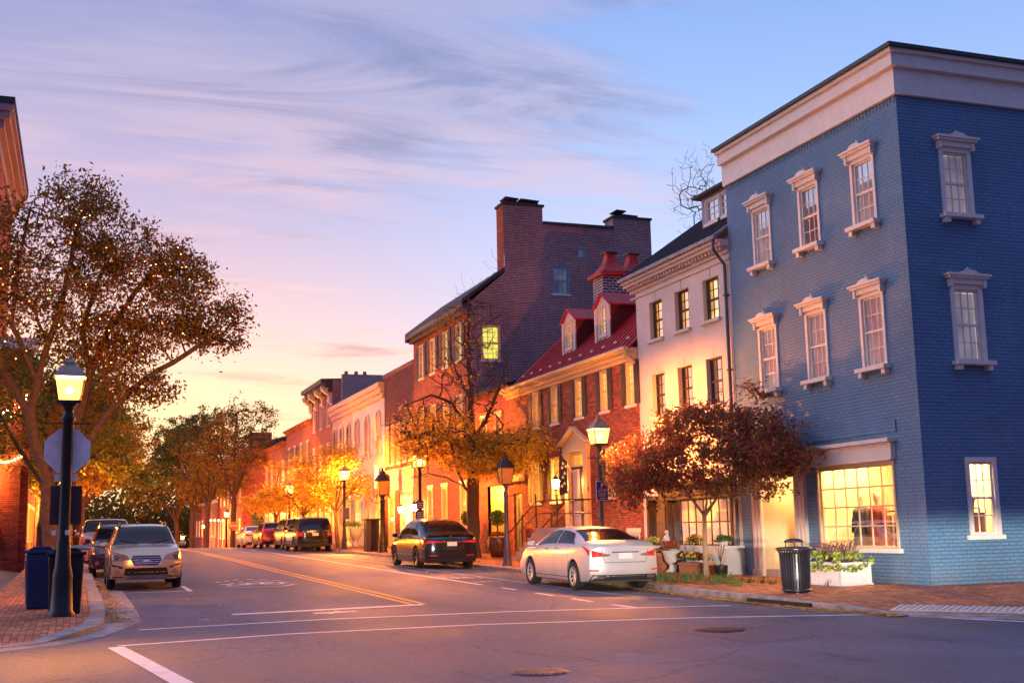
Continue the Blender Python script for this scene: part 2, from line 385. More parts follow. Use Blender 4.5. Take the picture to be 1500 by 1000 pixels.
def window(par, fr, a, b, c, d, cols=3, rows=2, depth=.14, mat='white', casing=.0, pane='warm', sill=None, hood=None, shut=None,
           blind=None, meet=True, name='window', sashw=.045, mun=.022, sillmat='trim', sillw=.08, backd=.05, glass='glass', shmat='shutter', pd=0.0):
    """opening a..b, c..d. casing > 0: wide moulded casing proud of the wall"""
    W = MB(); D = -depth + pd
    if casing:
        k = casing
        W.fbox(fr, a, a + k, c, d, D, .035); W.fbox(fr, b - k, b, c, d, D, .035); W.fbox(fr, a + k, b - k, d - k, d, D, .033)
        a2, b2, c2, d2 = a + k, b - k, c, d - k
    else:
        a2, b2, c2, d2 = a + .002, b - .002, c + .002, d - .002
    f = sashw
    W.fbox(fr, a2, a2 + f, c2, d2, D, D + .07); W.fbox(fr, b2 - f, b2, c2, d2, D, D + .07)
    W.fbox(fr, a2 + f, b2 - f, c2, c2 + f * 1.3, D, D + .068); W.fbox(fr, a2 + f, b2 - f, d2 - f, d2, D, D + .068)
    ia, ib, ic, id_ = a2 + f, b2 - f, c2 + f * 1.3, d2 - f
    zm = (ic + id_) / 2
    if meet:
        W.fbox(fr, ia, ib, zm - .025, zm + .025, D + .005, D + .075)
        spans = [(ic, zm - .025), (zm + .025, id_)]
    else: spans = [(ic, id_)]
    for i in range(1, cols):
        u = ia + (ib - ia) * i / cols
        for s0, s1 in spans: W.fbox(fr, u - mun / 2, u + mun / 2, s0, s1, D + .02, D + .045)
    for s0, s1 in spans:
        for j in range(1, rows):
            z = s0 + (s1 - s0) * j / rows
            for i in range(cols):
                u0 = ia + (ib - ia) * i / cols + (mun / 2 if i else 0); u1 = ia + (ib - ia) * (i + 1) / cols - (mun / 2 if i < cols - 1 else 0)
                W.fbox(fr, u0, u1, z - mun / 2, z + mun / 2, D + .021, D + .044)
    w = W.build(name, M[mat], par)
    P = MB(); P.quad(fr.p(ia, ic, D + .03), fr.p(ib, ic, D + .03), fr.p(ib, id_, D + .03), fr.p(ia, id_, D + .03), 0)
    if pane != 'open': P.fbox(fr, a + .003, b - .003, c + .003, d - .003, -depth - backd - .02, -depth - backd, 1)
    P.build('pane', [M[glass], M[pane] if pane != 'open' else M['darkin']], w)
    if blind is not None:
        B = MB(); z = id_ - .02; zb = ic + blind * (id_ - ic)
        while z > zb:
            B.add([fr.p(ia, z, D - .03), fr.p(ib, z, D - .03), fr.p(ib, z - .037, D - .014), fr.p(ia, z - .037, D - .014)], [(0, 1, 2, 3)]); z -= .034
        B.build('blind', M['blind'], w)
    if sill:
        S = MB(); S.fbox(fr, a - sillw, b + sillw, c - .09, c - .003, -depth + .002, sill)
        if sill > .12:
            for u in (a - sillw + .05, b + sillw - .17): S.fbox(fr, u, u + .12, c - .20, c - .092, .004, sill * .72)
        S.build('sill', M[sillmat], w)
    if hood == 'flat':
        S = MB(); S.fbox(fr, a - .06, b + .06, d + .003, d + .13, -.02, .05); S.build('lintel', M[sillmat], w)
    if hood == 'ornate':
        S = MB(); x0, x1 = a - .10, b + .10; mid = (x0 + x1) / 2
        S.fbox(fr, x0 + .06, x1 - .06, d + .004, d + .12, .002, .10)
        for u in (x0 + .05, x1 - .12): S.fbox(fr, u, u + .07, d - .06, d + .118, .004, .13)
        prof = [(0, .12), (0, .185), (.30, .19), (.38, .245), (.5, .27), (.62, .245), (.70, .19), (1, .185), (1, .12)]
        for dd, sc_ in ((.17, 0.0), (.21, .035)):
            q = [fr.p(x0 - sc_ + (x1 - x0 + 2 * sc_) * t, d + z + (sc_ * .8 if z > .13 else .05 if sc_ else 0), .002) for t, z in prof]
            S.prism(q, fr.n * dd)
        if fr.n.x < -.5:
                 S.tube([fr.p(mid, d + .26, .12), fr.p(mid, d + .39, .12)], [.03, .010], 6)
        S.tube([fr.p(mid - .09, d + .27, .12), fr.p(mid, d + .35, .12), fr.p(mid + .09, d + .27, .12)], .016, 5)
        S.build('hood', M['trim'], w)
    if shut:
        sw = shut
        for side in ('l', 'r'):
            S = MB()
            u0, u1 = (a - sw - .02, a - .02) if side == 'l' else (b + .02, b + sw + .02)
            S.fbox(fr, u0, u1, c, d, .012, .045)
            for (z0, z1) in ((c + .08, (c + d) / 2 - .05), ((c + d) / 2 + .05, d - .08)):
                z = z0
                while z < z1: S.fbox(fr, u0 + .05, u1 - .05, z, z + .02, .045, .062); z += .045
            S.build('shutter', M[shmat], w)
    return w

# ------------------------------------------------------------------ 1. blue corner building
def blue_building():
    t = thing('corner_building', 'blue painted brick corner building with pale cornice and lit shop window', 'building', (16, 19.85, .1))
    Wl = MB()
    top = [(20.70, 21.56), (22.80, 23.65), (24.88, 25.74)]
    ops = [(a, b, z0, z1) for a, b in top for z0, z1 in ((7.96, 9.47), (4.80, 6.42))]
    shop = (20.74, 23.55, .95, 2.78); door = (24.45, 25.95, .25, 2.75)
    wall(Wl, FX, 19.85, 27.0, -.2, 10.45, ops + [shop, door], .09)
    fy = FY(19.85)
    wy = [(16.99, 17.82, 7.92, 9.40), (17.0, 17.83, 4.78, 6.40), (17.03, 17.82, 1.20, 2.78), (21.5, 22.33, 7.92, 9.40), (21.5, 22.33, 4.78, 6.40), (21.5, 22.3, 1.2, 2.78)]
    wall(Wl, fy, 16.0, 28.0, -.2, 10.45, wy, .09)
    Wl.quad((16, 27, 8), (28, 27, 8), (28, 27, 10.45), (16, 27, 10.45))
    Wl.quad((28, 19.85, -.2), (28, 27, -.2), (28, 27, 10.45), (28, 19.85, 10.45))
    # slightly raised panels of an old shop sign over the window, soldier course under the cornice
    Wl.fbox(FX, 20.6, 23.9, 3.36, 3.62, .002, .03); Wl.fbox(FX, 24.1, 26.3, 3.30, 3.56, .002, .03)
    u = 19.9
    while u < 26.95: Wl.fbox(FX, u, u + .07, 10.31, 10.44, .002, .012); u += .12
    wl = Wl.build('wall', M['blue'], t)
    ro = MB(); ro.quad((16, 19.85, 11.0), (28, 19.85, 11.0), (28, 27, 11.0), (16, 27, 11.0)); ro.build('roof', M['gravel'], t)
    co = MB()
    for (z0, z1, dd) in ((10.45, 11.02, .09), (11.02, 11.30, .22), (11.30, 11.38, .30)):
        co.box(16 - dd, 28.1, 19.85 - dd, 27.0, z0, z1 - .002)
    co.build('cornice', M['trim'], t)
    cp = MB(); cp.box(15.62, 28.1, 19.47, 27.02, 11.38, 11.46); cp.build('parapet_cap', M['black'], t)
    for i, (a, b) in enumerate(top):
        window(t, FX, a, b, 7.96, 9.47, 3, 2, .09, 'trim', .085, 'darkin' if i == 1 else 'blindglow', .20, 'ornate', blind=0 if i != 1 else .45, sillmat='trim')
        window(t, FX, a, b, 4.80, 6.42, 3, 2, .09, 'trim', .085, 'blindglow', .20, 'ornate', blind=0 if i < 2 else .3)
    for (a, b, c, d) in wy:
        if c > 3: window(t, fy, a, b, c, d, 3, 2, .09, 'trim', .10, 'blindglow', .20, 'ornate', blind=0)
    for (a, b, c, d) in (wy[2], wy[5]): window(t, fy, a, b, c, d, 3, 2, .09, 'trim', .10, 'open', .05, None, glass='clear')
    # shop window: a real room behind it
    a, b, c, d = shop
    window(t, FX, a, b, c, d, 6, 4, .09, 'ytrim', .06, 'open', .10, None, meet=False, name='shop_window', glass='clear', mun=.03)
    h = MB(); h.fbox(FX, a - .05, b + .05, 2.80, 3.16, .002, .12); h.fbox(FX, a - .12, b + .12, 3.16, 3.24, .002, .24); h.fbox(FX, a - .02, b + .02, 2.78, 2.80, .0, .15)
    h.build('shop_fascia', M['trim'], t)
    rm = MB()
    x0, x1, y0, y1, z0, z1 = 16.2, 20.2, 20.05, 24.2, .35, 3.0
    rm.quad((x1, y0, z0), (x1, y1, z0), (x1, y1, z1), (x1, y0, z1)); rm.quad((x0, y1, z0), (x1, y1, z0), (x1, y1, z1), (x0, y1, z1))
    rm.quad((x0, y0, z1), (x1, y0, z1), (x1, y1, z1), (x0, y1, z1)); rm.quad((x0, y0, z0), (x1, y0, z0), (x1, y1, z0), (x0, y1, z0), 1)
    rm.box(18.3, 18.36, y0, 21.6, z0, z1); rm.build('shop_interior', [simple('shop_wall_paint', (.85, .62, .34), .8, var=.06), simple('shop_floor', (.4, .22, .1), .5)], t)
    # ceiling lamps that the shop has
    lm, lt, lb = bsdf('shop_lamp_glow'); setb(lt, lb, Base_Color=(1, 1, 1, 1), Emission_Color=(1, .60, .25, 1), Emission_Strength=560.0)
    for x in (16.6, 17.6):
        for y in (20.5, 21.3, 22.1, 22.9, 23.7): lp = MB(); lp.lathe((x, y, 2.93), [(.07, 0), (.10, .06)], 10); lp.build('ceiling_spot', lm, t)
    # door
    a, b, c, d = door
    p = MB()
    for u0, u1 in ((a - .42, a), (b, b + .42)):
        p.fbox(FX, u0, u1, .16, 2.78, .002, .09); p.fbox(FX, u0 + .10, u0 + .16, .4, 2.6, .09, .11); p.fbox(FX, u1 - .16, u1 - .10, .4, 2.6, .09, .11)
        p.fbox(FX, u0 - .03, u1 + .03, .16, .42, .0, .13)
    p.fbox(FX, a - .46, b + .46, 2.78, 3.16, .002, .11); p.fbox(FX, a - .52, b + .52, 3.16, 3.24, .002, .22)
    p.build('door_surround', M['cream'], t)
    dr = MB(); dr.fbox(FX, a, a + .08, .42, 2.75, -.9, -.1); dr.fbox(FX, a, b, .2, .42, -.95, .04, 1)
    dr.quad(FX.p(b, .42, 0), FX.p(b, 2.75, 0), FX.p(b - .25, 2.75, -1.0), FX.p(b - .25, .42, -1.0), 0)
    dr.quad(FX.p(a, 2.75, 0), FX.p(b, 2.75, 0), FX.p(b, 2.75, -1.0), FX.p(a, 2.75, -1.0), 0)
    dr.build('door_recess', [M['ytrim'], M['stone']], t)
    window(t, Fr((17.0, 0, 0), (0, 1, 0), (-1, 0, 0)), a + .1, b - .28, .45, 2.7, 2, 4, .05, 'shutter', .09, 'shopin', None, meet=False, name='door', glass='clear')
    # recessed light above the door
    li = MB(); li.lathe((16.5, 25.2, 2.70), [(.06, 0), (.09, .04)], 10); li.build('porch_light', lm, t)
    return t
blue_building()

# mannequins and clothes rail in the shop window
def mannequin(x, y, top, bot, coat, tcol, bcol, label, rz=0.0):
    t = thing('mannequin', label, 'mannequin', (x, y, .62), 'mannequins in the shop window')
    z = .62
    st = MB(); st.lathe((x, y, z), [(.16, 0), (.16, .015), (.02, .03), (.015, .55)], 14); st.build('stand', M['iron'], t)
    bd = MB(); bd.lathe((x, y, z), [(.02, .5), (.13, .55), (.165, .68), (.13, .86), (.15, 1.0), (.175, 1.12), (.15, 1.2), (.06, 1.25), (.05, 1.31), (.075, 1.36), (.09, 1.44), (.08, 1.52), (.03, 1.56)], 16)
    bd.build('body', simple('mannequin_cream', (.6, .45, .32), .5), t, smooth=True)
    tp = MB(); tp.lathe((x, y, z), [(.21, .62), (.175, .86), (.185, 1.0), (.215, 1.1), (.20, 1.18), (.09, 1.235)], 18, closed=False)
    for s in (-1, 1): tp.tube([(x, y + s * .18, z + 1.16), (x - .03, y + s * .26, z + .92), (x - .07, y + s * .25, z + .66)], [.075, .062, .05], 9)
    tp.build('jacket' if coat else 'blouse', simple(tcol[0], tcol[1], .85, nscale=20, var=.25), t, smooth=True)
    sk = MB(); sk.lathe((x, y, z), [(.30, .06), (.26, .3), (.20, .62), (.17, .76)], 20, closed=False); sk.build('skirt', simple(bcol[0], bcol[1], .85, nscale=30, var=.5), t, smooth=True)
mannequin(16.75, 23.0, 0, 0, True, ('teal_wool', (.05, .07, .07)), ('grey_cloth', (.16, .15, .13)), 'shop mannequin in a dark jacket and grey skirt, left of the three')
mannequin(16.62, 22.25, 0, 0, False, ('red_print_cloth', (.30, .05, .04)), ('rust_print_cloth', (.32, .09, .05)), 'shop mannequin in a red patterned dress, between the other two')
mannequin(16.80, 21.5, 0, 0, True, ('brown_wool', (.22, .10, .04)), ('brown_cloth', (.25, .14, .07)), 'shop mannequin in a brown coat, nearest the building corner')
def rail(x, y0, y1, label):
    t = thing('clothes_rail', label, 'clothes rail', (x, (y0 + y1) / 2, .4))
    f = MB()
    for y in (y0, y1): f.tube([(x, y, .36), (x, y, 1.75)], .02, 8)
    f.tube([(x, y0, 1.75), (x, y1, 1.75)], .02, 8); f.build('frame', M['iron'], t)
    g = MB(); rnd = random.Random(5); y = y0 + .08; k = 0
    while y < y1 - .05:
        g.box(x - .22, x + .22, y, y + .045, .75 + rnd.random() * .3, 1.66, k % 3); y += .085; k += 1
    g.build('garments', [simple('g1', (.35, .12, .06), .9), simple('g2', (.55, .5, .42), .9), simple('g3', (.12, .09, .08), .9)], t)
rail(17.7, 20.3, 21.3, 'clothes rail of hanging garments behind the mannequins')
rail(17.9, 22.7, 23.9, 'clothes rail of hanging garments near the shop door')
t_ = MB(); t_.box(16.25, 17.2, 20.1, 24.1, .37, .62)
tag(t_.build('display_platform', M['cream']), 'low pale display platform inside the shop window', 'platform')
# figure-like stock by the side window
d_ = thing('display_bust', 'dressmaker bust standing behind the ground floor side window', 'bust', (17.35, 20.25, .62))
q_ = MB(); q_.lathe((17.35, 20.25, .62), [(.16, 0), (.02, .05), (.02, .7), (.13, .78), (.16, .95), (.13, 1.1), (.17, 1.3), (.1, 1.42), (.05, 1.5)], 14)
q_.build('torso', simple('bust_cloth', (.25, .10, .05), .9), d_, smooth=True)
q_ = MB(); q_.lathe((17.35, 20.25, .36), [(.2, 0), (.2, .26)], 14); q_.build('base', M['iron'], d_)

# ------------------------------------------------------------------ 2. cream stucco house
def cream_house():
    t = thing('cream_house', 'cream stucco three-storey row house with grey metal roof and dormer', 'building', (16, 29.9, .2))
    f3 = [(27.62, 28.50), (29.30, 30.16), (30.97, 31.80)]
    ops = [(a, b, 7.03, 8.19) for a, b in f3] + [(a, b, 4.72, 6.0) for a, b in f3]
    shop = (27.45, 31.2, .95, 2.35); door = (31.6, 32.45, .3, 2.4)
    W = MB(); wall(W, FX, 27.0, 32.7, -.2, 9.1, ops + [shop, door], .2)
    W.add([(16, 32.7, -.2), (26, 32.7, -.2), (26, 32.7, 9.1), (21, 32.7, 12.6), (16, 32.7, 9.1)], [(0, 1, 2, 3, 4)])
    W.add([(16, 27.02, 8.8), (21, 27.02, 12.3), (21, 27.02, 8.8)], [(0, 1, 2)])
    W.build('wall', M['stucco'], t)
    r = MB(); s = .70
    x0, x1 = 15.55, 20.8; z0 = 9.10; z1 = z0 + (x1 - x0) * s
    r.prism([(x0, 27.0, z0), (x1, 27.0, z1), (x1, 27.0, z1 - .08), (x0, 27.0, z0 - .08)], (0, 6.05, 0))
    r.prism([(x1, 27.0, z1), (26, 27.0, z1 - 3.2), (26, 27.0, z1 - 3.28), (x1, 27.0, z1 - .08)], (0, 6.05, 0))
    rfo = r.build('roof', M['roofmetal'], t); sm = MB()
    y = 27.2
    while y < 33.0:
        sm.add([(x0, y, z0 + .004), (x1, y, z1 + .004), (x1, y + .03, z1 + .004), (x0, y + .03, z0 + .004), (x0, y, z0 + .034), (x1, y, z1 + .034), (x1, y + .03, z1 + .034), (x0, y + .03, z0 + .034)],
              [(0, 1, 5, 4), (3, 2, 6, 7), (4, 5, 6, 7), (0, 4, 7, 3)]); y += .34
    sm.build('seams', M['darkroof'], rfo)
    c = MB()
    for z0_, z1_, dd in ((8.93, 9.02, .36), (8.84, 8.93, .28), (8.66, 8.75, .07), (8.48, 8.53, .05)): c.fbox(FX, 26.98, 33.0, z0_, z1_ - .002, .002, dd)
    u = 27.1
    while u < 32.9: c.fbox(FX, u, u + .09, 8.75, 8.838, .002, .20); u += .19
    c.build('cornice', M['cream'], t)
    g = MB(); g.tube([(15.6, 26.98, 9.08), (15.6, 33.05, 9.08)], .06, 8); g.build('gutter', M['roofmetal'], t)
    dp = MB(); dp.tube([(15.6, 27.12, 9.05), (15.6, 27.12, 8.75), (15.92, 27.12, 8.35), (15.92, 27.12, .3)], .045, 8)
    for z in (7.5, 5.5, 3.5): dp.box(15.86, 16, 27.06, 27.18, z, z + .05)
    dp.build('downspout', M['greypost'], t)
    for i, (a, b) in enumerate(f3):
        window(t, FX, a, b, 7.03, 8.19, 3, 2, .2, 'black', 0, ('warm2', 'warm', 'dim')[i] if i < 2 else 'warm', .10, None, sillmat='stucco', mun=.02)
        window(t, FX, a, b, 4.72, 6.0, 3, 2, .2, 'black', 0, 'dim', .10, None, sillmat='stucco', mun=.02)
        for zz in (8.19, 6.0): k = MB(); k.fbox(FX, (a + b) / 2 - .008, (a + b) / 2 + .008, zz + .02, zz + .28, .001, .006); k.build('crack', M['greypost'], t)
    # shop front
    a, b, c_, d = shop
    window(t, FX, a, b - .0, c_, d, 8, 2, .2, 'shutter', .10, 'open', .12, None, meet=False, name='shop_window', glass='glass', sillmat='shutter', mun=.035)
    q = MB(); q.fbox(FX, a - .05, b + .05, .55, .86, .002, .10); q.fbox(FX, a - .08, b + .1, 2.36, 2.62, .002, .08); q.fbox(FX, b, b + .38, .3, 2.6, .002, .06)
    q.fbox(FX, a - .10, b + .15, 2.62, 2.74, .002, .30); q.build('shopfront', M['shutter'], t)
    cu = MB(); n = 90
    vs = []; 
    for i in range(n + 1):
        u = a + .1 + (b - a - .2) * i / n; dd = -.42 + .03 * sin(i * 1.3) + .015 * sin(i * 3.1); vs += [FX.p(u, c_, dd), FX.p(u, d, dd)]
    cu.add(vs, [(2 * i, 2 * i + 2, 2 * i + 3, 2 * i + 1) for i in range(n)])
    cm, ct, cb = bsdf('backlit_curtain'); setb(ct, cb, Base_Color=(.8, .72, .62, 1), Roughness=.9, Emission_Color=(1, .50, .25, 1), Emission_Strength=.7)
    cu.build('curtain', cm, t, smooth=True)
    window(t, FX, 31.6, 32.45, .3, 2.4, 1, 3, .2, 'shutter', .12, 'dim', None, None, meet=False, name='door')
    # low white ledge in front of the shop window
    l = MB(); l.box(15.45, 15.99, 26.95, 31.2, 0, .92); l.box(15.40, 15.99, 26.93, 31.25, .92, .98); l.build('ledge', M['white'], t)
    # dormer
    dm = MB(); fr = Fr((17.0, 0, 0), (0, 1, 0), (-1, 0, 0))
    wall(dm, fr, 26.99, 30.1, 10.08, 11.02, [(28.25, 29.85, 10.22, 10.92)], .08)
    dm.add([(17, 30.1, 10.08), (19.0, 30.1, 11.5), (19.0, 30.1, 11.02), (17, 30.1, 11.02)], [(0, 1, 2, 3)])
    dm.build('dormer', simple('lilac_grey_paint', (.30, .27, .36), .6), t)
    dr = MB(); dr.box(16.75, 20.2, 26.99, 30.25, 11.02, 11.10); dr.build('dormer_roof', M['darkroof'], t)
    window(t, fr, 28.25, 29.03, 10.22, 10.92, 2, 3, .08, 'white', .03, 'darkin', .05, None, meet=False, backd=.12, name='dormer_window', glass='skyglass')
    window(t, fr, 29.06, 29.85, 10.22, 10.92, 2, 3, .08, 'white', .03, 'darkin', .05, None, meet=False, backd=.12, name='dormer_window', glass='skyglass')
m_, t0, b0 = bsdf('mirror_like_glass'); setb(t0, b0, Base_Color=(.8, .8, .85, 1), Roughness=.08, Metallic=.85); M['skyglass'] = m_
cream_house()

# ------------------------------------------------------------------ 3. red brick house with the red metal roof
def red_house():
    t = thing('brick_house', 'red brick house with red metal roof, two dormers and dark shutters', 'building', (16, 38, .3))
    up = [(32.98, 33.55), (34.98, 35.55), (37.08, 37.68), (39.30, 39.95), (41.20, 41.85)]
    gr = [(34.6, 35.3), (39.25, 40.1), (41.25, 42.1)]
    door = (36.95, 38.25, 1.6, 4.1); alley = (43.25, 44.2, .4, 2.9)
    base = [(33.0, 33.8, .75, 1.35)]
    ops = [(a, b, 5.26, 6.60) for a, b in up] + [(a, b, 2.48, 4.06) for a, b in gr] + [door, alley] + base
    W = MB(); wall(W, FX, 32.7, 44.6, -.2, 6.95, ops, .07)
    W.add([(16, 44.6, -.2), (26, 44.6, -.2), (26, 44.6, 6.95), (16, 44.6, 6.95)], [(0, 1, 2, 3)])
    W.add([(16, 43.4, 6.8), (18.9, 43.4, 9.6), (21.8, 43.4, 6.8)], [(0, 1, 2)])
    W.build('wall', M['red'], t)
    r = MB(); s = .93; x0, z0 = 15.68, 6.98; x1 = 18.9; z1 = z0 + (x1 - x0) * s
    r.prism([(x0, 32.7, z0), (x1, 32.7, z1), (x1, 32.7, z1 - .07), (x0, 32.7, z0 - .07)], (0, 10.85, 0))
    r.prism([(x1, 32.7, z1), (22.1, 32.7, z0), (22.1, 32.7, z0 - .07), (x1, 32.7, z1 - .07)], (0, 10.85, 0))
    r.box(15.7, 26, 43.55, 44.65, 6.95, 7.05)
    y = 33.0
    while y < 43.5:
        r.add([(x0, y, z0 + .004), (x1, y, z1 + .004), (x1, y + .03, z1 + .004), (x0, y + .03, z0 + .004), (x0, y, z0 + .045), (x1, y, z1 + .045), (x1, y + .03, z1 + .045), (x0, y + .03, z0 + .045)],
              [(0, 1, 5, 4), (3, 2, 6, 7), (4, 5, 6, 7), (0, 4, 7, 3)]); y += .42
    rf = r.build('roof', M['redroof'], t)
    y = 33.3; k = MB()
    while y < 43.3:
        for j in (0, .1): k.lathe((16.0 , y + j, 7.32), [(.0, 0), (.04, .02), (.045, .06), (.0, .1)], 6)
        y += .95
    k.build('snow_guards', M['trim'], rf)
    c = MB()
    for z0_, z1_, dd in ((6.62, 6.74, .10), (6.74, 6.86, .22), (6.86, 6.98, .34)): c.fbox(FX, 32.72, 44.6, z0_, z1_ - .002, .002, dd)
    c.build('cornice', M['ytrim'], t)
    g = MB(); g.tube([(15.62, 32.8, 6.97), (15.62, 44.6, 6.97)], .07, 8); g.tube([(15.62, 32.85, 6.95), (15.62, 32.85, 6.75), (15.93, 32.8, 6.5)], .05, 8); g.build('gutter', M['ytrim'], t)
    for i, (a, b) in enumerate(up): window(t, FX, a, b, 5.26, 6.60, 2, 3, .07, 'ytrim', .06, 'warm2' if i in (0, 1, 2) else 'warm', .07, None, shut=.34)
    for a, b in gr: window(t, FX, a, b, 2.48, 4.06, 2, 3, .07, 'ytrim', .06, 'warm', .08, None, shut=.34, shmat='shutter')
    for a, b, c_, d in base: window(t, FX, a, b, c_, d, 2, 1, .07, 'cream', .07, 'darkin', None, 'flat', meet=False, name='basement_window')
    # doorcase with pediment
    p = MB(); a, b, c_, d = door
    for u0, u1 in ((a - .34, a - .02), (b + .02, b + .34)): p.fbox(FX, u0, u1, 1.55, 4.1, .002, .14); p.fbox(FX, u0 - .03, u1 + .03, 3.95, 4.1, .002, .18)
    p.fbox(FX, a - .4, b + .4, 4.1, 4.28, .002, .17)
    for inset, d0, d1 in ((0, .002, .26), ):
        A, B, T_ = FX.p(a - .5, 4.28, d0), FX.p(b + .5, 4.28, d0), FX.p((a + b) / 2, 4.86, d0)
        p.prism([FX.p(a - .5, 4.28, d0), FX.p(b + .5, 4.28, d0), FX.p(b + .5, 4.36, d0), FX.p((a + b) / 2, 4.86, d0), FX.p(a - .5, 4.36, d0)], FX.n * .10)
        for s_ in (-1, 1):
            m0 = (a + b) / 2; e0 = a - .55 if s_ < 0 else b + .55
            p.prism([FX.p(e0, 4.34, .10), FX.p(m0, 4.88, .10), FX.p(m0, 4.97, .10), FX.p(e0, 4.42, .10)], FX.n * .2)
    p.build('doorcase', M['ytrim'], t)
    dr = MB(); dr.fbox(FX, a, b, 1.55, 3.55, -.2, -.07)
    for i in range(2):
        for z0_, z1_ in ((1.75, 2.35), (2.5, 3.35)): dr.fbox(FX, a + .12 + i * .6, a + .55 + i * .6, z0_, z1_, -.07, -.05)
    dr.build('door', M['black'], t)
    window(t, FX, a, b, 3.6, 4.08, 4, 1, .07, 'ytrim', .04, 'warm2', None, None, meet=False, name='transom_window')
    # half-open white inner door leaf
    q = MB(); q.fbox(FX, b - .62, b - .02, 1.6, 3.52, -.068, -.03); q.build('side_panel', M['cream'], t)
    q = MB(); q.fbox(FX, 43.25, 44.2, .35, 2.9, -.13, -.06)
    for z0_, z1_ in ((.6, 1.5), (1.7, 2.7)):
        for u0 in (43.37, 43.78): q.fbox(FX, u0, u0 + .3, z0_, z1_, -.06, -.045)
    q.build('alley_door', M['black'], t)
    q = MB(); q.fbox(FX, 42.9, 44.6, 3.35, 3.5, .002, .25); q.prism([FX.p(42.9, 3.5, .002), FX.p(44.6, 3.5, .002), FX.p(44.6, 3.62, .002), FX.p(42.9, 3.62, .002)], FX.n * .12); q.build('door_hood', M['ytrim'], t)
    # stoop: landing + flight going away, iron rails
    s = MB(); s.box(14.75, 15.99, 36.6, 38.6, -.1, 1.55); n = 7
    for i in range(n): s.box(14.75, 15.99, 38.6 + i * .42, 38.6 + (i + 1) * .42, -.1, 1.55 - (i + 1) * (1.15 / (n + .0)))
    s.build('stoop', M['stone'], t)
    rl = MB()
    def rail_run(x):
        pts = [(x, 36.6, 2.45), (x, 38.6, 2.45), (x, 41.5, 1.35)]
        rl.tube(pts, .025, 6); rl.tube([(a_, b_, c__ - .42) for a_, b_, c__ in pts], .015, 6)
        for (yy, z0_, z1_) in ((36.65, 1.5, 2.55), (38.6, 1.5, 2.62), (41.5, .3, 1.5), (40.0, .9, 2.0)): rl.tube([(x, yy, z0_), (x, yy, z1_)], .03, 6); rl.lathe((x, yy, z1_), [(.0, 0), (.045, .03), (.0, .09)], 6)
    rail_run(14.78); rail_run(15.9)
    rl.tube([(14.78, 36.6, 2.45), (15.98, 36.6, 2.45)], .025, 6); rl.tube([(14.78, 36.6, 2.0), (15.98, 36.6, 2.0)], .015, 6)
    rl.build('stair_railing', M['iron'], t)
    # dormers
    for (y0, y1) in ((35.95, 37.15), (38.95, 40.15)):
        X = 16.62; fr = Fr((X, 0, 0), (0, 1, 0), (-1, 0, 0)); ym = (y0 + y1) / 2
        F = MB(); zb, ze, zt = 7.80, 9.0, 9.42; wa, wb = ym - .26, ym + .26
        wall(F, fr, y0, y1, zb, ze, [(wa, wb, 8.02, 9.0 - .002)], .06)
        F.add([fr.p(y0, ze), fr.p(y1, ze), fr.p(ym, zt)], [(0, 1, 2)])
        for u0, u1 in ((y0 - .03, y0 + .12), (y1 - .12, y1 + .03)): F.fbox(fr, u0, u1, zb - .05, ze, .003, .05)
        dmr = F.build('dormer', M['cream'], t)
        S = MB()
        for yy, dy in ((y0, .05), (y1, -.05)): S.prism([(X + .02, yy, 7.75), (X + .02, yy, ze), (19.3, yy, ze), (19.3, yy, 8.4)], (0, dy, 0))
        S.build('side_wall', M['redwall'], dmr)
        Rr = MB()
        for s_ in (-1, 1):
            ye = y0 - .1 if s_ < 0 else y1 + .1
            Rr.prism([(X - .1, ye, ze - .06), (X - .1, ym, zt), (X - .1, ym, zt + .06), (X - .1, ye, ze)], (3.0, 0, 0))
        Rr.build('dormer_roof', M['redroof'], dmr)
        window(t, fr, wa, wb, 8.02, 8.99, 2, 3, .06, 'cream', .03, 'warm2', .04, None, backd=.1, name='dormer_window')
    # chimney with red metal caps
    ch = MB(); ch.box(17.15, 18.95, 37.6, 38.5, 8.3, 10.35); chm = ch.build('chimney', M['chim'], t)
    cp = MB()
    x0, x1, y0, y1 = 17.0, 19.1, 37.45, 38.65
    for cx in (17.62, 18.5):
        hw = .44; z = 10.35
        ring = lambda w, zz: [(cx - w, 38.05 - w * 1.1, zz), (cx + w, 38.05 - w * 1.1, zz), (cx + w, 38.05 + w * 1.1, zz), (cx - w, 38.05 + w * 1.1, zz)]
        rs = [ring(.50, 10.35), ring(.50, 10.5), ring(.36, 10.66), ring(.20, 10.9), ring(.15, 11.1), ring(.15, 11.22)]
        vs = [p_ for r_ in rs for p_ in r_]
        cp.add(vs, [(i * 4 + k, i * 4 + (k + 1) % 4, i * 4 + 4 + (k + 1) % 4, i * 4 + 4 + k) for i in range(len(rs) - 1) for k in range(4)] + [(20, 21, 22, 23)])
    cp.box(17.0, 19.1, 37.45, 38.65, 10.34, 10.46); cp.build('chimney_cap', M['redroof'], chm)
    ck = MB()
    for cx in (17.62, 18.5): ck.box(cx - .24, cx + .24, 37.8, 38.3, 11.22, 11.27)
    ck.build('cap_plate', M['black'], chm)
    # wall lanterns beside the door
    lm = bpy.data.materials.get('lamp_glow')
red_house()

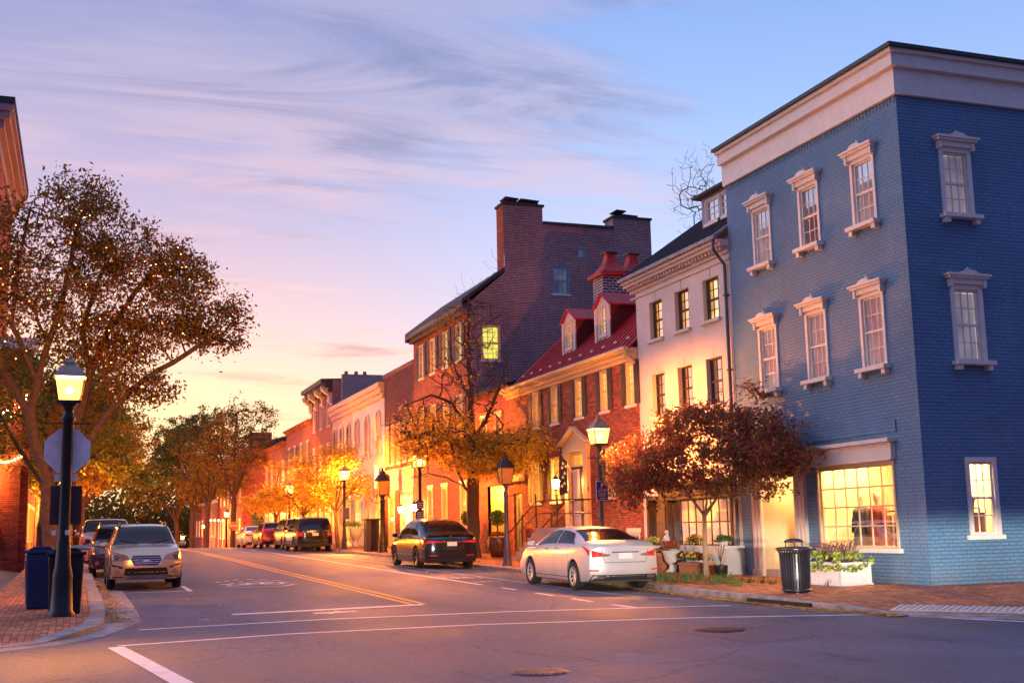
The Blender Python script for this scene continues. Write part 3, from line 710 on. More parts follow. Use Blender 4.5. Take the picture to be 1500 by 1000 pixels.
# ------------------------------------------------------------------ 4. tall brick house behind
def big_house():
    Y0, Y1 = 49.2, 59.0
    t = thing('tall_brick_house', 'tall dark brick house with stepped side wall and two chimneys', 'building', (16, 54, .4))
    fy = FY(Y0); W = MB()
    W.quad(*[fy.p(a, b) for a, b in ((15.98, -.2), (17.6, -.2), (17.6, 8.9), (15.98, 8.9))])
    sideops = [(16.42, 17.32, 8.95, 10.5), (19.92, 20.72, 12.08, 13.35), (21.18, 21.6, 13.83, 14.3), (22.05, 22.85, 12.08, 13.35)]
    wall(W, fy, 15.98, 17.6, 8.9, 11.0, sideops[:1], .07)
    W.add([fy.p(15.98, 11.0), fy.p(17.6, 11.0), fy.p(17.6, 12.95), fy.p(15.98, 11.55), fy.p(15.55, 11.35), fy.p(15.55, 11.0)], [(0, 1, 2, 3, 4, 5)])
    wall(W, fy, 17.6, 25.0, -.2, 15.3, sideops[1:], .07)
    W.quad(fy.p(25, -.2), (25, 59, -.2), (25, 59, 15.3), fy.p(25, 15.3))
    wop = [(50.6, 51.55), (52.75, 53.7), (54.9, 55.85), (57.0, 57.9)]
    ops = [(a, b, 9.15, 10.85) for a, b in wop] + [(a, b, 5.6, 7.6) for a, b in wop]
    ops += [(50.3, 51.2, .9, 3.6), (53.2, 54.1, .5, 3.6), (55.6, 56.5, .9, 3.6)]
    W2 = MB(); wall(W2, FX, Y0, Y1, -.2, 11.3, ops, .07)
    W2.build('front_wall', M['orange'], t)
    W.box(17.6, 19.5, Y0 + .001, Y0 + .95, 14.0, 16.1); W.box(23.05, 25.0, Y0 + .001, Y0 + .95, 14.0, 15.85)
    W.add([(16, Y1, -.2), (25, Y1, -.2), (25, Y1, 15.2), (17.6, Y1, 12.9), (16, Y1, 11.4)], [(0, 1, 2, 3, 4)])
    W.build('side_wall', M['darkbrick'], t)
    W3 = MB(); W3.quad((17.59, Y0, 12.9), (17.59, Y0 + .95, 12.9), (17.59, Y0 + .95, 16.1), (17.59, Y0, 16.1)); W3.build('chimney_flank', M['orange'], t)
    c = MB(); c.box(17.52, 19.58, Y0 - .06, Y0 + 1.0, 16.1, 16.2); c.box(22.98, 25.06, Y0 - .06, Y0 + 1.0, 15.85, 15.95); c.box(19.5, 23.05, Y0 - .08, Y0 + .3, 15.3, 15.42)
    c.build('coping', M['darkroof'], t)
    p = MB()
    for x in (17.85, 18.2, 18.55, 18.9, 19.25): p.box(x - .13, x + .13, Y0 + .2, Y0 + .7, 16.22, 16.34)
    for x0, x1, z in ((17.75, 18.4, 16.46), (18.5, 19.4, 16.42)): p.prism([(x0, Y0 + .1, z), (x1, Y0 + .1, z - .05), (x1, Y0 + .1, z), (x0, Y0 + .1, z + .05)], (0, .8, 0))
    for x0, x1, z in ((23.3, 23.8, 16.25), (23.6, 24.4, 16.05)): p.prism([(x0, Y0 + .1, z), (x1, Y0 + .1, z - .03), (x1, Y0 + .1, z + .02), (x0, Y0 + .1, z + .05)], (0, .8, 0))
    p.build('chimney_slabs', M['darkroof'], t)
    r = MB(); r.prism([(15.55, Y0 - .08, 11.45), (17.58, Y0 - .08, 13.0), (17.58, Y0 - .08, 13.18), (15.55, Y0 - .08, 11.62)], (0, Y1 - Y0 + .1, 0))
    r.prism([(17.58, Y0 + .3, 13.0), (21, Y0 + .3, 15.2), (25, Y0 + .3, 15.2), (25, Y0 + .3, 15.0), (17.58, Y0 + .3, 12.8)], (0, Y1 - Y0 - .5, 0)); r.build('roof', M['darkroof'], t)
    co = MB(); co.box(15.55, 16, Y0 - .04, Y1 + .05, 11.28, 11.44); co.box(15.75, 16, Y0, Y1, 11.1, 11.28); co.build('cornice', M['shutter'], t)
    b = MB(); b.box(15.6, 16.3, Y1 + .02, Y1 + .2, 11.2, 11.62); b.build('parapet_end', M['darkroof'], t)
    window(t, fy, *sideops[0], 3, 3, .07, 'ytrim', .05, 'green', .05, None)
    for o in (sideops[1], sideops[3]): window(t, fy, *o, 3, 2, .07, 'skyblue', .05, 'bluepane', .06, None)
    window(t, fy, *sideops[2], 1, 1, .07, 'skyblue', .03, 'bluepane', None, None, meet=False)
    for i, (a, b_) in enumerate(wop):
        window(t, FX, a, b_, 9.15, 10.85, 3, 3, .07, 'ytrim', .05, 'green' if i in (0, 1) else 'dim', .06, None, shut=.42, shmat='shutter')
        window(t, FX, a, b_, 5.6, 7.6, 3, 3, .07, 'ytrim', .05, 'dim', .06, None, shut=.42, shmat='shutter')
    for (a, b_, c_, d) in ops[8:]: window(t, FX, a, b_, c_, d, 2, 3, .07, 'ytrim', .08, 'warm', .06, 'flat')
M['skyblue'] = simple('pale_blue_paint', (.16, .33, .50), .4)
M['bluepane'] = litroom('curtained_blue_window', srgb(60, 90, 140), srgb(130, 165, 205), .22)
big_house()

# 4b. low yellow lit passage building between
def passage():
    t = thing('passage_building', 'low brick building with a yellow lit passage beside the big street tree', 'building', (16, 47, .4))
    W = MB(); wall(W, FX, 44.62, 49.18, -.2, 7.3, [(45.0, 47.4, .3, 3.3), (45.4, 46.2, 4.7, 6.2), (47.3, 48.1, 4.7, 6.2)], .14); W.quad((16, 44.62, -.2), (25, 44.62, -.2), (25, 44.62, 7.3), (16, 44.62, 7.3))
    W.add([(16, 44.62, 7.3), (25, 44.62, 7.3), (25, 44.62, 8.2), (20, 44.62, 8.4)], [(0, 1, 2, 3)])
    W.build('wall', M['orange'], t)
    r = MB(); r.prism([(15.8, 44.62, 7.3), (20, 44.62, 8.5), (25, 44.62, 8.5), (25, 44.62, 8.4), (20, 44.62, 8.4), (15.8, 44.62, 7.2)], (0, 4.55, 0)); r.build('roof', M['darkroof'], t)
    i = MB(); i.quad((16.01, 47.4, .3), (20, 47.4, .3), (20, 47.4, 3.3), (16.01, 47.4, 3.3)); i.quad((16.01, 45, .3), (20, 45, .3), (20, 45, 3.3), (16.01, 45, 3.3)); i.quad((16.01, 45, 3.3), (20, 45, 3.3), (20, 47.4, 3.3), (16.01, 47.4, 3.3)); i.quad((18.5, 45, .3), (18.5, 47.4, .3), (18.5, 47.4, 3.3), (18.5, 45, 3.3))
    i.build('passage', simple('yellow_plaster', (.75, .50, .12), .8, var=.08), t)
    lm, lt, lb = bsdf('passage_lamp_glow'); setb(lt, lb, Base_Color=(1, 1, 1, 1), Emission_Color=(1, .55, .14, 1), Emission_Strength=420.0)
    l = MB(); l.lathe((16.8, 46.9, 3.0), [(.09, 0), (.11, .2)], 10); l.build('passage_lamp', lm, t)
    for a, b in ((45.4, 46.2), (47.3, 48.1)): window(t, FX, a, b, 4.7, 6.2, 2, 3, .14, 'ytrim', .05, 'warm', .06, 'flat')
passage()

# ------------------------------------------------------------------ 5.. the row down the street
def arch_window(par, fr, a, b, c, d, frame='cream', pane='dim', n=10):
    r = (b - a) / 2; m_ = (a + b) / 2; W = MB(); pts = [(a, c), (b, c)] + [(m_ + r * cos(i * pi / n), d + r * sin(i * pi / n)) for i in range(n + 1)]
    pts = pts[:2] + pts[2:]
    P = MB(); P.add([fr.p(u, z, .012) for u, z in pts], [tuple(range(len(pts)))])
    inner = pts; ro = r + .12
    outer = [(a - .12, c), (b + .12, c)] + [(m_ + ro * cos(i * pi / n), d + ro * sin(i * pi / n)) for i in range(n + 1)]
    k = len(pts)
    idx = list(range(1, k)) + [0]
    for i in range(1, k):
        j = (i + 1) % k
        A, B, Cc, Dd = inner[i], inner[j], outer[j], outer[i]
        W.add([fr.p(*A, .01), fr.p(*B, .01), fr.p(*Cc, .01), fr.p(*Dd, .01), fr.p(*A, .09), fr.p(*B, .09), fr.p(*Cc, .09), fr.p(*Dd, .09)],
              [(4, 5, 6, 7), (0, 1, 5, 4), (3, 2, 6, 7), (0, 3, 7, 4), (1, 2, 6, 5)])
    W.fbox(fr, m_ - .02, m_ + .02, c, d + r, .014, .04); W.fbox(fr, a, b, (c + d) / 2 + .1, (c + d) / 2 + .15, .0145, .045)
    W.fbox(fr, a - .15, b + .15, c - .1, c - .002, .002, .12)
    w = W.build('window', M[frame], par); P.build('pane', M[pane], w)
def row_house(name, label, y0, y1, ztop, wallmat, rows, cols, ww, cornice='ytrim', cor_h=.35, cor_d=.35, pane='dim', side=True, shut=None, shmat='shutter', roof='darkroof',
              ground='shop', xb=25.0, arches=False, frame='ytrim', roofrise=1.4, roofmat=None, gpane='warm2', sidemat=None, X=16.0, sgn=-1):
    fr = Fr((X, 0, 0), (0, 1, 0), (sgn, 0, 0)); g = zr((y0 + y1) / 2)
    t = thing(name, label, 'building', (X, (y0 + y1) / 2, g))
    W = MB(); ops = []; wins = []
    L = y1 - y0
    for i in range(cols):
        cu = y0 + L * (i + .5) / cols
        for (z0, z1, kind) in rows:
            if kind == 'arch': wins.append((cu - ww / 2, cu + ww / 2, z0, z1, kind))
            else: ops.append((cu - ww / 2, cu + ww / 2, z0, z1)); wins.append((cu - ww / 2, cu + ww / 2, z0, z1, kind))
    gops = []
    if ground == 'shop':
        k = max(2, int(L / 2.6))
        for i in range(k):
            cu = y0 + L * (i + .5) / k; w2 = L / k * (.40 if i % 2 == 0 else .22)
            gops.append((cu - w2, cu + w2, g + (.75 if i % 2 == 0 else .2), g + 3.0))
    wall(W, fr, y0, y1, g - 1.0, ztop, ops + gops, .08)
    if sidemat is None:
        W.quad((X, y0, g - 1), (X - sgn * (xb - 16), y0, g - 1), (X - sgn * (xb - 16), y0, ztop), (X, y0, ztop))
    W.quad((X, y1, g - 1), (X - sgn * (xb - 16), y1, g - 1), (X - sgn * (xb - 16), y1, ztop), (X, y1, ztop))
    W.build('wall', M[wallmat], t)
    if sidemat:
        S = MB(); xe = X - sgn * (xb - 16)
        S.add([(X, y0, g - 1), (xe, y0, g - 1), (xe, y0, ztop), ((X + xe) / 2, y0, ztop + roofrise), (X, y0, ztop)], [(0, 1, 2, 3, 4)]); S.build('side_wall', M[sidemat], t)
    c = MB(); n = 3
    for i in range(n): c.fbox(fr, y0 - .02, y1 + .02, ztop - cor_h + cor_h * i / n, ztop - cor_h + cor_h * (i + 1) / n - .002, .002, cor_d * (i + 1) / n)
    c.build('cornice', M[cornice], t)
    xe = X - sgn * (xb - 16); xm = (X + xe) / 2
    r = MB(); e = X + sgn * cor_d * .9
    r.prism([(e, y0, ztop), (xm, y0, ztop + roofrise), (xe, y0, ztop), (xe, y0, ztop - .06), (xm, y0, ztop + roofrise - .06), (e, y0, ztop - .06)], (0, y1 - y0, 0)); r.build('roof', M[roof], t)
    for (a, b, c_, d, kind) in wins:
        if kind == 'arch': arch_window(t, fr, a, b, c_, d, frame, pane)
        else: window(t, fr, a, b, c_, d, 2, 2, .08, frame, .05, pane if kind == 'w' else kind, .06, 'flat', shut=shut, shmat=shmat)
    for i, (a, b, c_, d) in enumerate(gops):
        window(t, fr, a, b, c_, d, 3 if i % 2 == 0 else 1, 2, .08, frame, .10, gpane if i % 2 == 0 else 'warm', .06, 'flat', meet=False, name='shop_window' if i % 2 == 0 else 'door', glass='clear')
    return t
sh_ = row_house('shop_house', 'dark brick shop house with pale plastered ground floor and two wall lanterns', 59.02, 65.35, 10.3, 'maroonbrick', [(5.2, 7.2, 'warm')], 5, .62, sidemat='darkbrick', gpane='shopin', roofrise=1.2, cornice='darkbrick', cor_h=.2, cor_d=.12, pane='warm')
k_ = MB(); k_.fbox(FX, 59.03, 65.34, 3.75, 4.75, .002, .05); k_.fbox(FX, 59.03, 65.34, 4.75, 4.87, .002, .16); k_.build('shop_fascia', M['pink'], sh_)
row_house('arched_house', 'cream row house with tall arched upper windows, nearer the camera', 65.4, 73.8, 9.95, 'stucco', [(6.0, 7.9, 'arch')], 3, 1.0, cornice='ytrim', cor_h=.9, gpane='warm2', frame='cream', roofrise=.3)
row_house('arched_house', 'pinkish row house with tall arched upper windows, beside the brick cornice house', 73.82, 80.2, 9.95, 'pink', [(6.0, 7.9, 'arch')], 3, .9, cornice='pink', cor_h=.9, pane='darkin', frame='cream', roofrise=.3)
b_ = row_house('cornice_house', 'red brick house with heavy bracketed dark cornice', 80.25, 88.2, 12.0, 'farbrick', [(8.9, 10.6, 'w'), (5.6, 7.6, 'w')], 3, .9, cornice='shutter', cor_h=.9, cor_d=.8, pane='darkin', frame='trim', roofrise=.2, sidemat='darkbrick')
for i in range(4):
    k_ = MB(); y = 80.5 + i * 2.45; k_.prism([(15.99, y, 10.3), (15.99, y, 11.5), (15.25, y, 11.5), (15.3, y, 11.2), (15.75, y, 10.9), (15.8, y, 10.4)], (0, .3, 0)); k_.build('bracket', M['trim'], b_)
k_ = MB(); k_.box(16.6, 21.5, 79.9, 80.2, 10.0, 12.3); k_.build('firewall', M['concrete'], b_)
for x in (16.9, 17.6, 18.2): k_ = MB(); k_.lathe((x, 80.05, 12.3), [(.14, 0), (.12, .22)], 8); k_.build('chimney_pot', M['terracotta'], b_)
row_house('row_house', 'red brick row house with grey green shutters and sloping roof', 88.25, 99.5, 9.95, 'farbrick', [(6.6, 8.4, 'w')], 4, .9, shut=.5, shmat='greenshut', cornice='farbrick', cor_h=.3, pane='dim', roof='roofmetal')
row_house('row_house', 'red brick row house with pale framed windows beyond the shuttered one', 99.55, 112, 9.2, 'farbrick', [(5.6, 7.6, 'w')], 4, 1.1, cornice='farbrick', cor_h=.3, pane='dim', frame='white', roof='roofmetal')
d_ = row_house('distant_house', 'distant brick house with white cornice and chimney seen between the trees', 128, 150, 10.6, 'farbrick', [(5.0, 7.0, 'w'), (1.2, 3.2, 'w')], 6, 1.1, cornice='white', cor_h=.5, pane='warm', frame='white', roof='roofmetal', ground='none')
k_ = MB(); k_.box(16.9, 19.3, 130, 131, 10.5, 12.5); k_.build('chimney', M['farbrick'], d_)
row_house('distant_house', 'far brick house on the downhill part of the street', 152, 190, 6.0, 'orange', [(1.5, 3.6, 'w')], 9, 1.3, cornice='white', pane='warm', frame='white', ground='none')
# left side, mostly behind the trees
def left_corner():
    t = thing('left_brick_building', 'tall brick building at the left edge with white bracketed cornice', 'building', (-4, 48, .9))
    Y0 = 46.0; X0 = -1.75; W = MB(); fy = FY(Y0); XC = -3.42
    ops = [(-4.7, -3.6, 10.6 + 3.2, 15.6), (-6.4, -5.2, 13.8, 15.6), (-4.7, -3.6, 9.6, 11.8), (-6.4, -5.2, 9.6, 11.8), (-4.7, -3.6, 8.9, 9.4), (-6.4, -5.2, 8.9, 9.4)]
    wall(W, fy, -14, XC, -.5, 16.0, ops, .15)
    W.quad((XC, Y0, -.5), (XC, 58, -.5), (XC, 58, 16), (XC, Y0, 16))
    for x in (-3.0, -2.3): pass
    W.build('wall', M['farbrick'], t)
    g = MB(); g.box(-14, X0, Y0 - .9, Y0 - .01, -.5, 8.2); gg = g.build('ground_floor', M['orange'], t)
    g = MB(); g.box(-14.1, X0 + .12, Y0 - 1.05, Y0, 8.2, 8.6); g.build('shop_cornice', M['white'], t)
    g = MB()
    for x in (-2.35, -3.45, -5.6): g.box(x, x + .35, Y0 - 1.02, Y0 - .92, -.4, 8.15)
    g.build('pilasters', M['orange'], t)
    g = MB(); g.box(-2.95, -2.6, Y0 - .99, Y0 - .91, 1.7, 2.0); g.build('vent_plate', M['concrete'], t)
    c = MB()
    for z0, z1, d in ((16.0, 16.5, .12), (16.5, 16.8, .3), (16.8, 17.1, .5), (17.1, 17.35, .62)): c.box(-14, XC + d, Y0 - d, 58, z0, z1 - .004)
    x = -13.5
    while x < XC: c.box(x, x + .22, Y0 - .42, Y0, 15.7, 16.5); x += .85
    c.box(XC - .28, XC + .08, Y0 - .08, Y0 + .3, 12.5, 16.0)
    c.build('cornice', simple('mauve_brown_paint', (.34, .23, .25), .6, var=.15), t)
    r = MB(); r.box(-14, XC + .66, Y0 - .66, 58, 17.35, 17.6); r.build('roof', M['darkroof'], t)
    for o in ops: window(t, fy, *o, 2, 2, .15, 'black', .06, 'darkin', .1, 'flat')
    return t
left_corner()
row_house('brick_shop', 'brick shop with glowing windows behind the left kerb trees', 62, 76, 7.5, 'orange', [(4.4, 6.4, 'w')], 4, 1.1, X=-3.2, sgn=1, xb=23, pane='warm', cornice='white')
row_house('brick_shop', 'farther brick shop with glowing windows on the left side', 78, 96, 8.5, 'farbrick', [(4.8, 6.8, 'w')], 5, 1.1, X=-3.2, sgn=1, xb=23, pane='dim', cornice='white')
row_house('brick_shop', 'lowest brick shop of the left side, downhill past the crest', 98, 130, 7.5, 'orange', [(3.6, 5.6, 'w')], 8, 1.2, X=-3.2, sgn=1, xb=23, pane='warm', cornice='white', ground='none')
# ================================================================== ground, road, pavements
def asphalt():
    m, t, b = bsdf('asphalt')
    pos = t.new('ShaderNodeNewGeometry').outputs['Position']
    fine = t.noise(pos, 90, 2, .7); mid = t.noise(pos, 9, 5, .7); big = t.noise(pos, .35, 5, .6, .5)
    col = t.ramp(fine, [(.3, (.030, .032, .050)), (.50, (.088, .094, .142)), (.72, (.28, .28, .335))])
    k = t.math('MULTIPLY', t.mrange(mid, .25, .75, .72, 1.25), t.mrange(big, .3, .7, .68, 1.3))
    # wheel-worn lanes: streaks along the street
    st = t.new('ShaderNodeMapping', inp={'Vector': pos, 'Scale': (1.1, .06, 1)}).outputs[0]
    k = t.math('MULTIPLY', k, t.mrange(t.noise(st, 1.0, 3, .5), .3, .7, .88, 1.12))
    pt = t.new('ShaderNodeTexVoronoi', feature='F1', distance='CHEBYCHEV', inp={'Vector': t.vmath('MULTIPLY', pos, (1, .45, 0)), 'Scale': .28}); k = t.math('MULTIPLY', k, t.mrange(t.new('ShaderNodeSeparateXYZ', inp={0: pt.outputs['Color']}).outputs[0], 0, 1, .84, 1.12))
    oil = t.mrange(t.noise(t.vmath('MULTIPLY', pos, (1.3, .5, 0)), 1.1, 4, .6), .58, .72, 1, .62); k = t.math('MULTIPLY', k, oil)
    vor = t.new('ShaderNodeTexVoronoi', feature='DISTANCE_TO_EDGE', inp={'Vector': t.vmath('ADD', pos, t.vmath('MULTIPLY', t.new('ShaderNodeTexNoise', inp={'Vector': pos, 'Scale': 1.6, 'Detail': 4}).outputs['Color'], (.9, .9, 0))), 'Scale': .22})
    crack = t.mrange(vor.outputs['Distance'], .002, .007, .62, 1.0)
    k = t.math('MULTIPLY', k, crack)
    col = t.mix(1.0, col, t.new('ShaderNodeCombineXYZ', inp={0: k, 1: k, 2: k}).outputs[0], 'MULTIPLY')
    grit = t.noise(pos, 32, 3, .8); gk = t.mrange(grit, .32, .68, .62, 1.42); col = t.mix(1.0, col, t.new('ShaderNodeCombineXYZ', inp={0: gk, 1: gk, 2: gk}).outputs[0], 'MULTIPLY')
    bn = t.new('ShaderNodeBump', inp={'Strength': .8, 'Distance': .012, 'Height': t.math('ADD', fine, grit)})
    setb(t, b, Base_Color=col, Roughness=t.mrange(big, .3, .7, .55, .8)); t.l.new(bn.outputs[0], b.inputs['Normal'])
    return m
M['asphalt'] = asphalt()
def sheet(name, xs, ys, zf, mat, kind='structure', clip=None):
    W = MB(); nx = len(xs); vs = [(x, y, zf(x, y)) for y in ys for x in xs]; fs = []
    for j in range(len(ys) - 1):
        for i in range(nx - 1): fs.append((j * nx + i, j * nx + i + 1, (j + 1) * nx + i + 1, (j + 1) * nx + i))
    W.add(vs, fs); o = W.build(name, mat, None, smooth=True); tag(o, kind=kind); return o
ys = list(range(-60, 0, 10)) + list(np.arange(0, 110, 2.0)) + list(range(110, 420, 10)) + [500, 700, 900]
sheet('ground', [-900, -300, -120, -60, -30, -10, 30, 80, 200, 900], [-300, -100] + [float(y) for y in ys], lambda x, y: zr(y) - .5 - (0 if y < 95 else .1), simple('bare_ground', (.16, .12, .09), .95))
sheet('road', [-60, -30, -14, -8, -5, -3.5, -2.5, -1.7, -.5, 0, 2, 4, 6, 8, 9, 10, 11, 12, 12.9, 14, 16, 25, 45, 80], [float(y) for y in ys], lambda x, y: zroad(x, y), M['asphalt'])

# right pavement: kerb line from far to the rounded corner and off to the right
KR = [(12.85, 230), (12.85, 110), (12.85, 95), (12.85, 85), (12.85, 75), (12.85, 65), (12.85, 56), (12.85, 48), (12.85, 42), (12.82, 36), (12.78, 31), (12.72, 28), (12.62, 25.5), (12.5, 23.5), (12.36, 21.5), (12.22, 19.5), (12.16, 18.4), (12.2, 17.5), (12.42, 16.7), (12.8, 15.95), (13.35, 15.2), (14.2, 14.5), (15.6, 13.9), (18, 13.5), (25, 13.4), (60, 13.4)]
def kerb_h(i):      # kerb drops to a ramp round the corner
    x, y = KR[i]
    if y > 19: return .14
    if y > 17.4: return .10
    if x < 14.6: return .035
    return .09
W = MB(); inner = []; N = len(KR); K = MB()
for i, (x, y) in enumerate(KR):
    a = Vector(KR[max(i - 1, 0)] + (0,)); b = Vector(KR[min(i + 1, N - 1)] + (0,)); d = (b - a).normalized(); n = Vector((-d.y, d.x, 0))
    inner.append((x + n.x * .16, y + n.y * .16))
def zk(i): return zroad(*KR[i]) + kerb_h(i)
for i in range(N - 1):
    z0, z1 = zk(i), zk(i + 1); a, b = KR[i], KR[i + 1]; c, d = inner[i], inner[i + 1]
    r0, r1 = zroad(*a) - .05, zroad(*b) - .05
    K.add([(a[0], a[1], r0), (b[0], b[1], r1), (b[0], b[1], z1 - .015), (a[0], a[1], z0 - .015)], [(0, 1, 2, 3)])
    e0 = (a[0] * .88 + c[0] * .12, a[1] * .88 + c[1] * .12); e1 = (b[0] * .88 + d[0] * .12, b[1] * .88 + d[1] * .12)
    K.add([(a[0], a[1], z0 - .015), (b[0], b[1], z1 - .015), (e1[0], e1[1], z1), (e0[0], e0[1], z0)], [(0, 1, 2, 3)])
    K.add([(e0[0], e0[1], z0), (e1[0], e1[1], z1), (d[0], d[1], z1), (c[0], c[1], z0)], [(0, 1, 2, 3)])
def kerbmat():
    m, t, b = bsdf('kerb_stone')
    pos = t.new('ShaderNodeNewGeometry').outputs['Position']; s = t.new('ShaderNodeSeparateXYZ', inp={0: pos})
    n = t.noise(pos, 3.0, 6, .65); col = t.ramp(n, [(.3, (.16, .14, .135)), (.55, (.33, .30, .285)), (.75, (.46, .42, .39))])
    w = t.math('FRACT', t.math('DIVIDE', t.math('ADD', s.outputs[0], s.outputs[1]), 1.8)); j = t.mrange(t.math('ABSOLUTE', t.math('SUBTRACT', w, .5)), .0, .006, .35, 1)
    col = t.mix(1.0, col, t.new('ShaderNodeCombineXYZ', inp={0: j, 1: j, 2: j}).outputs[0], 'MULTIPLY')
    bn = t.new('ShaderNodeBump', inp={'Strength': .4, 'Distance': .01, 'Height': t.noise(pos, 30, 4, .6)})
    setb(t, b, Base_Color=col, Roughness=.85); t.l.new(bn.outputs[0], b.inputs['Normal']); return m
M['kerb'] = kerbmat()
tag(K.build('kerb', M['kerb']), kind='structure')
# pavement surface from inner kerb to fronts
P = MB()
for i in range(N - 1):
    c, d = inner[i], inner[i + 1]; z0, z1 = zk(i) - .004, zk(i + 1) - .004
    if KR[i + 1][1] > 19.85:
        nst = 4
        for k in range(nst):
            f0, f1 = k / nst, (k + 1) / nst
            q = lambda cc, zz, f: (cc[0] + (16.3 - cc[0]) * f, cc[1], zz + (.07 * f))
            P.quad(q(c, z0, f0), q(d, z1, f0), q(d, z1, f1), q(c, z0, f1))
    elif KR[i][1] > 19.4:
        if c[1] > 19.9: P.add([(c[0], c[1], z0), (d[0], d[1], z1), (16.3, 19.84, .23), (16.3, c[1], z0 + .07)], [(0, 1, 2, 3)])
        else: P.add([(c[0], c[1], z0), (d[0], d[1], z1), (16.3, 19.84, .23)], [(0, 1, 2)])
    else:
        tx0 = 16.3 if c[0] < 16 else c[0] + .3; tx1 = 16.3 if d[0] < 16 else d[0] + .3
        P.add([(c[0], c[1], z0), (d[0], d[1], z1), (tx1, 19.84, .23), (tx0, 19.84, .23)], [(0, 1, 2, 3)])
pv = tag(P.build('pavement', M['paver']), kind='structure')
# concrete gutter apron and tactile plate at the ramp
G = MB()
for i in range(N - 1):
    a, b = KR[i], KR[i + 1]
    if a[1] > 20.5 or a[0] > 15: continue
    c, d = inner[i], inner[i + 1]
    o0 = (a[0] - (c[0] - a[0]) * 2.6, a[1] - (c[1] - a[1]) * 2.6); o1 = (b[0] - (d[0] - b[0]) * 2.6, b[1] - (d[1] - b[1]) * 2.6)
    G.quad((a[0], a[1], zroad(*a) + .008), (b[0], b[1], zroad(*b) + .008), (o1[0], o1[1], zroad(*o1) + .005), (o0[0], o0[1], zroad(*o0) + .005))
tag(G.build('gutter_strip', M['kerb']), kind='structure')
Tm = MB(); a = Vector((12.62, 16.75, 0)); b = Vector((14.05, 14.95, 0)); d = (b - a).normalized(); n = Vector((-d.y, d.x, 0)); 
def tp(u, v, z): q = a + d * u + n * v; return (q.x, q.y, z + zroad(12.9, q.y) + .035)
L_ = (b - a).length
Tm.add([tp(0, 0, .0), tp(L_, 0, .0), tp(L_, .62, .03), tp(0, .62, .03), tp(0, 0, .02), tp(L_, 0, .02), tp(L_, .62, .05), tp(0, .62, .05)], [(0, 1, 5, 4), (1, 2, 6, 5), (2, 3, 7, 6), (3, 0, 4, 7), (4, 5, 6, 7)])
u = .04
while u < L_ - .06:
    Tm.add([tp(u, .03, .021), tp(u + .05, .03, .021), tp(u + .05, .58, .05), tp(u, .58, .05), tp(u, .03, .036), tp(u + .05, .03, .036), tp(u + .05, .58, .066), tp(u, .58, .066)], [(0, 1, 5, 4), (1, 2, 6, 5), (2, 3, 7, 6), (3, 0, 4, 7), (4, 5, 6, 7)]); u += .105
tag(Tm.build('tactile_plate', simple('pale_ribbed_plate', (.62, .55, .50), .7, var=.1)), 'pale ribbed kerb ramp plate set in the brick pavement at the right corner', 'ramp plate')
# storm drain under the kerb
D = MB(); D.box(12.10, 12.16, 18.3, 20.4, .02, .12); tag(D.build('storm_drain', M['darkin']), 'dark storm drain slot in the right kerb near the trash can', 'drain')

# left pavement (corner island with the lamp and bins)
KL = [(.42, 230), (.42, 110), (.42, 95), (.42, 75), (.42, 60), (.42, 45), (.42, 38), (.45, 32), (.5, 27), (.5, 24.5), (.47, 22.2), (.32, 20.6), (0.0, 19.4), (-.45, 18.65), (-1.1, 18.1), (-2.2, 17.6), (-4, 17.3), (-9, 17.2), (-40, 17.2)]
def hl(i):
    x, y = KL[i]
    if y > 21: return .14
    if x > -.3: return .10
    return .03
K = MB(); NL = len(KL); inn = []
for i, (x, y) in enumerate(KL):
    a = Vector(KL[max(i - 1, 0)] + (0,)); b = Vector(KL[min(i + 1, NL - 1)] + (0,)); dd = (b - a).normalized(); n = Vector((dd.y, -dd.x, 0)); inn.append((x + n.x * .26, y + n.y * .26))
zl = lambda i: zroad(KL[i][0] if KL[i][0] > -1.6 else -1.6, KL[i][1]) + hl(i)
for i in range(NL - 1):
    a, b = KL[i], KL[i + 1]; c, d2 = inn[i], inn[i + 1]; z0, z1 = zl(i), zl(i + 1)
    ye = 1 if (19 > a[1] and a[0] > -.6) or (a[1] <= 20.7 and a[1] > 18.6) else 0
    K.add([(a[0], a[1], z0 - .25), (b[0], b[1], z1 - .25), (b[0], b[1], z1 - .012), (a[0], a[1], z0 - .012)], [(0, 1, 2, 3)], ye)
    K.add([(a[0], a[1], z0 - .012), (b[0], b[1], z1 - .012), (d2[0], d2[1], z1), (c[0], c[1], z0)], [(0, 1, 2, 3)])
def wornyellow():
    m, t, b = bsdf('worn_yellow_kerb_paint'); pos = t.new('ShaderNodeNewGeometry').outputs['Position']
    n = t.noise(pos, 9, 5, .7); col = t.mix(t.mrange(n, .42, .55), C3((.30, .27, .25)), C3((.62, .36, .06))); setb(t, b, Base_Color=col, Roughness=.8); return m
tag(K.build('kerb', [M['kerb'], wornyellow()]), kind='structure')
P = MB()
for i in range(NL - 1):
    c, d2 = inn[i], inn[i + 1]; z0, z1 = zl(i) - .004, zl(i + 1) - .004
    if KL[i][1] > 27: 
        xl = -1.75; P.quad((c[0], c[1], z0), (d2[0], d2[1], z1), (xl, d2[1], z1), (xl, c[1], z0))
    elif KL[i + 1][1] > 18.6:
        P.quad((c[0], c[1], z0), (d2[0], d2[1], z1), (-7, max(d2[1], 18.8), z1), (-7, max(c[1], 19), z0))
    else:
        P.quad((c[0], c[1], z0), (d2[0], d2[1], z1), (-7 if d2[0] > -7 else d2[0], 18.8, .15), (-7 if c[0] > -7 else c[0], 18.8, .15))
P.quad((-7, 27, zr(27) + .13), (-1.75, 27, zr(27) + .13), (-1.75, 18.7, .13), (-7, 18.7, .13))
tag(P.build('pavement', M['paver']), kind='structure')
G = MB()
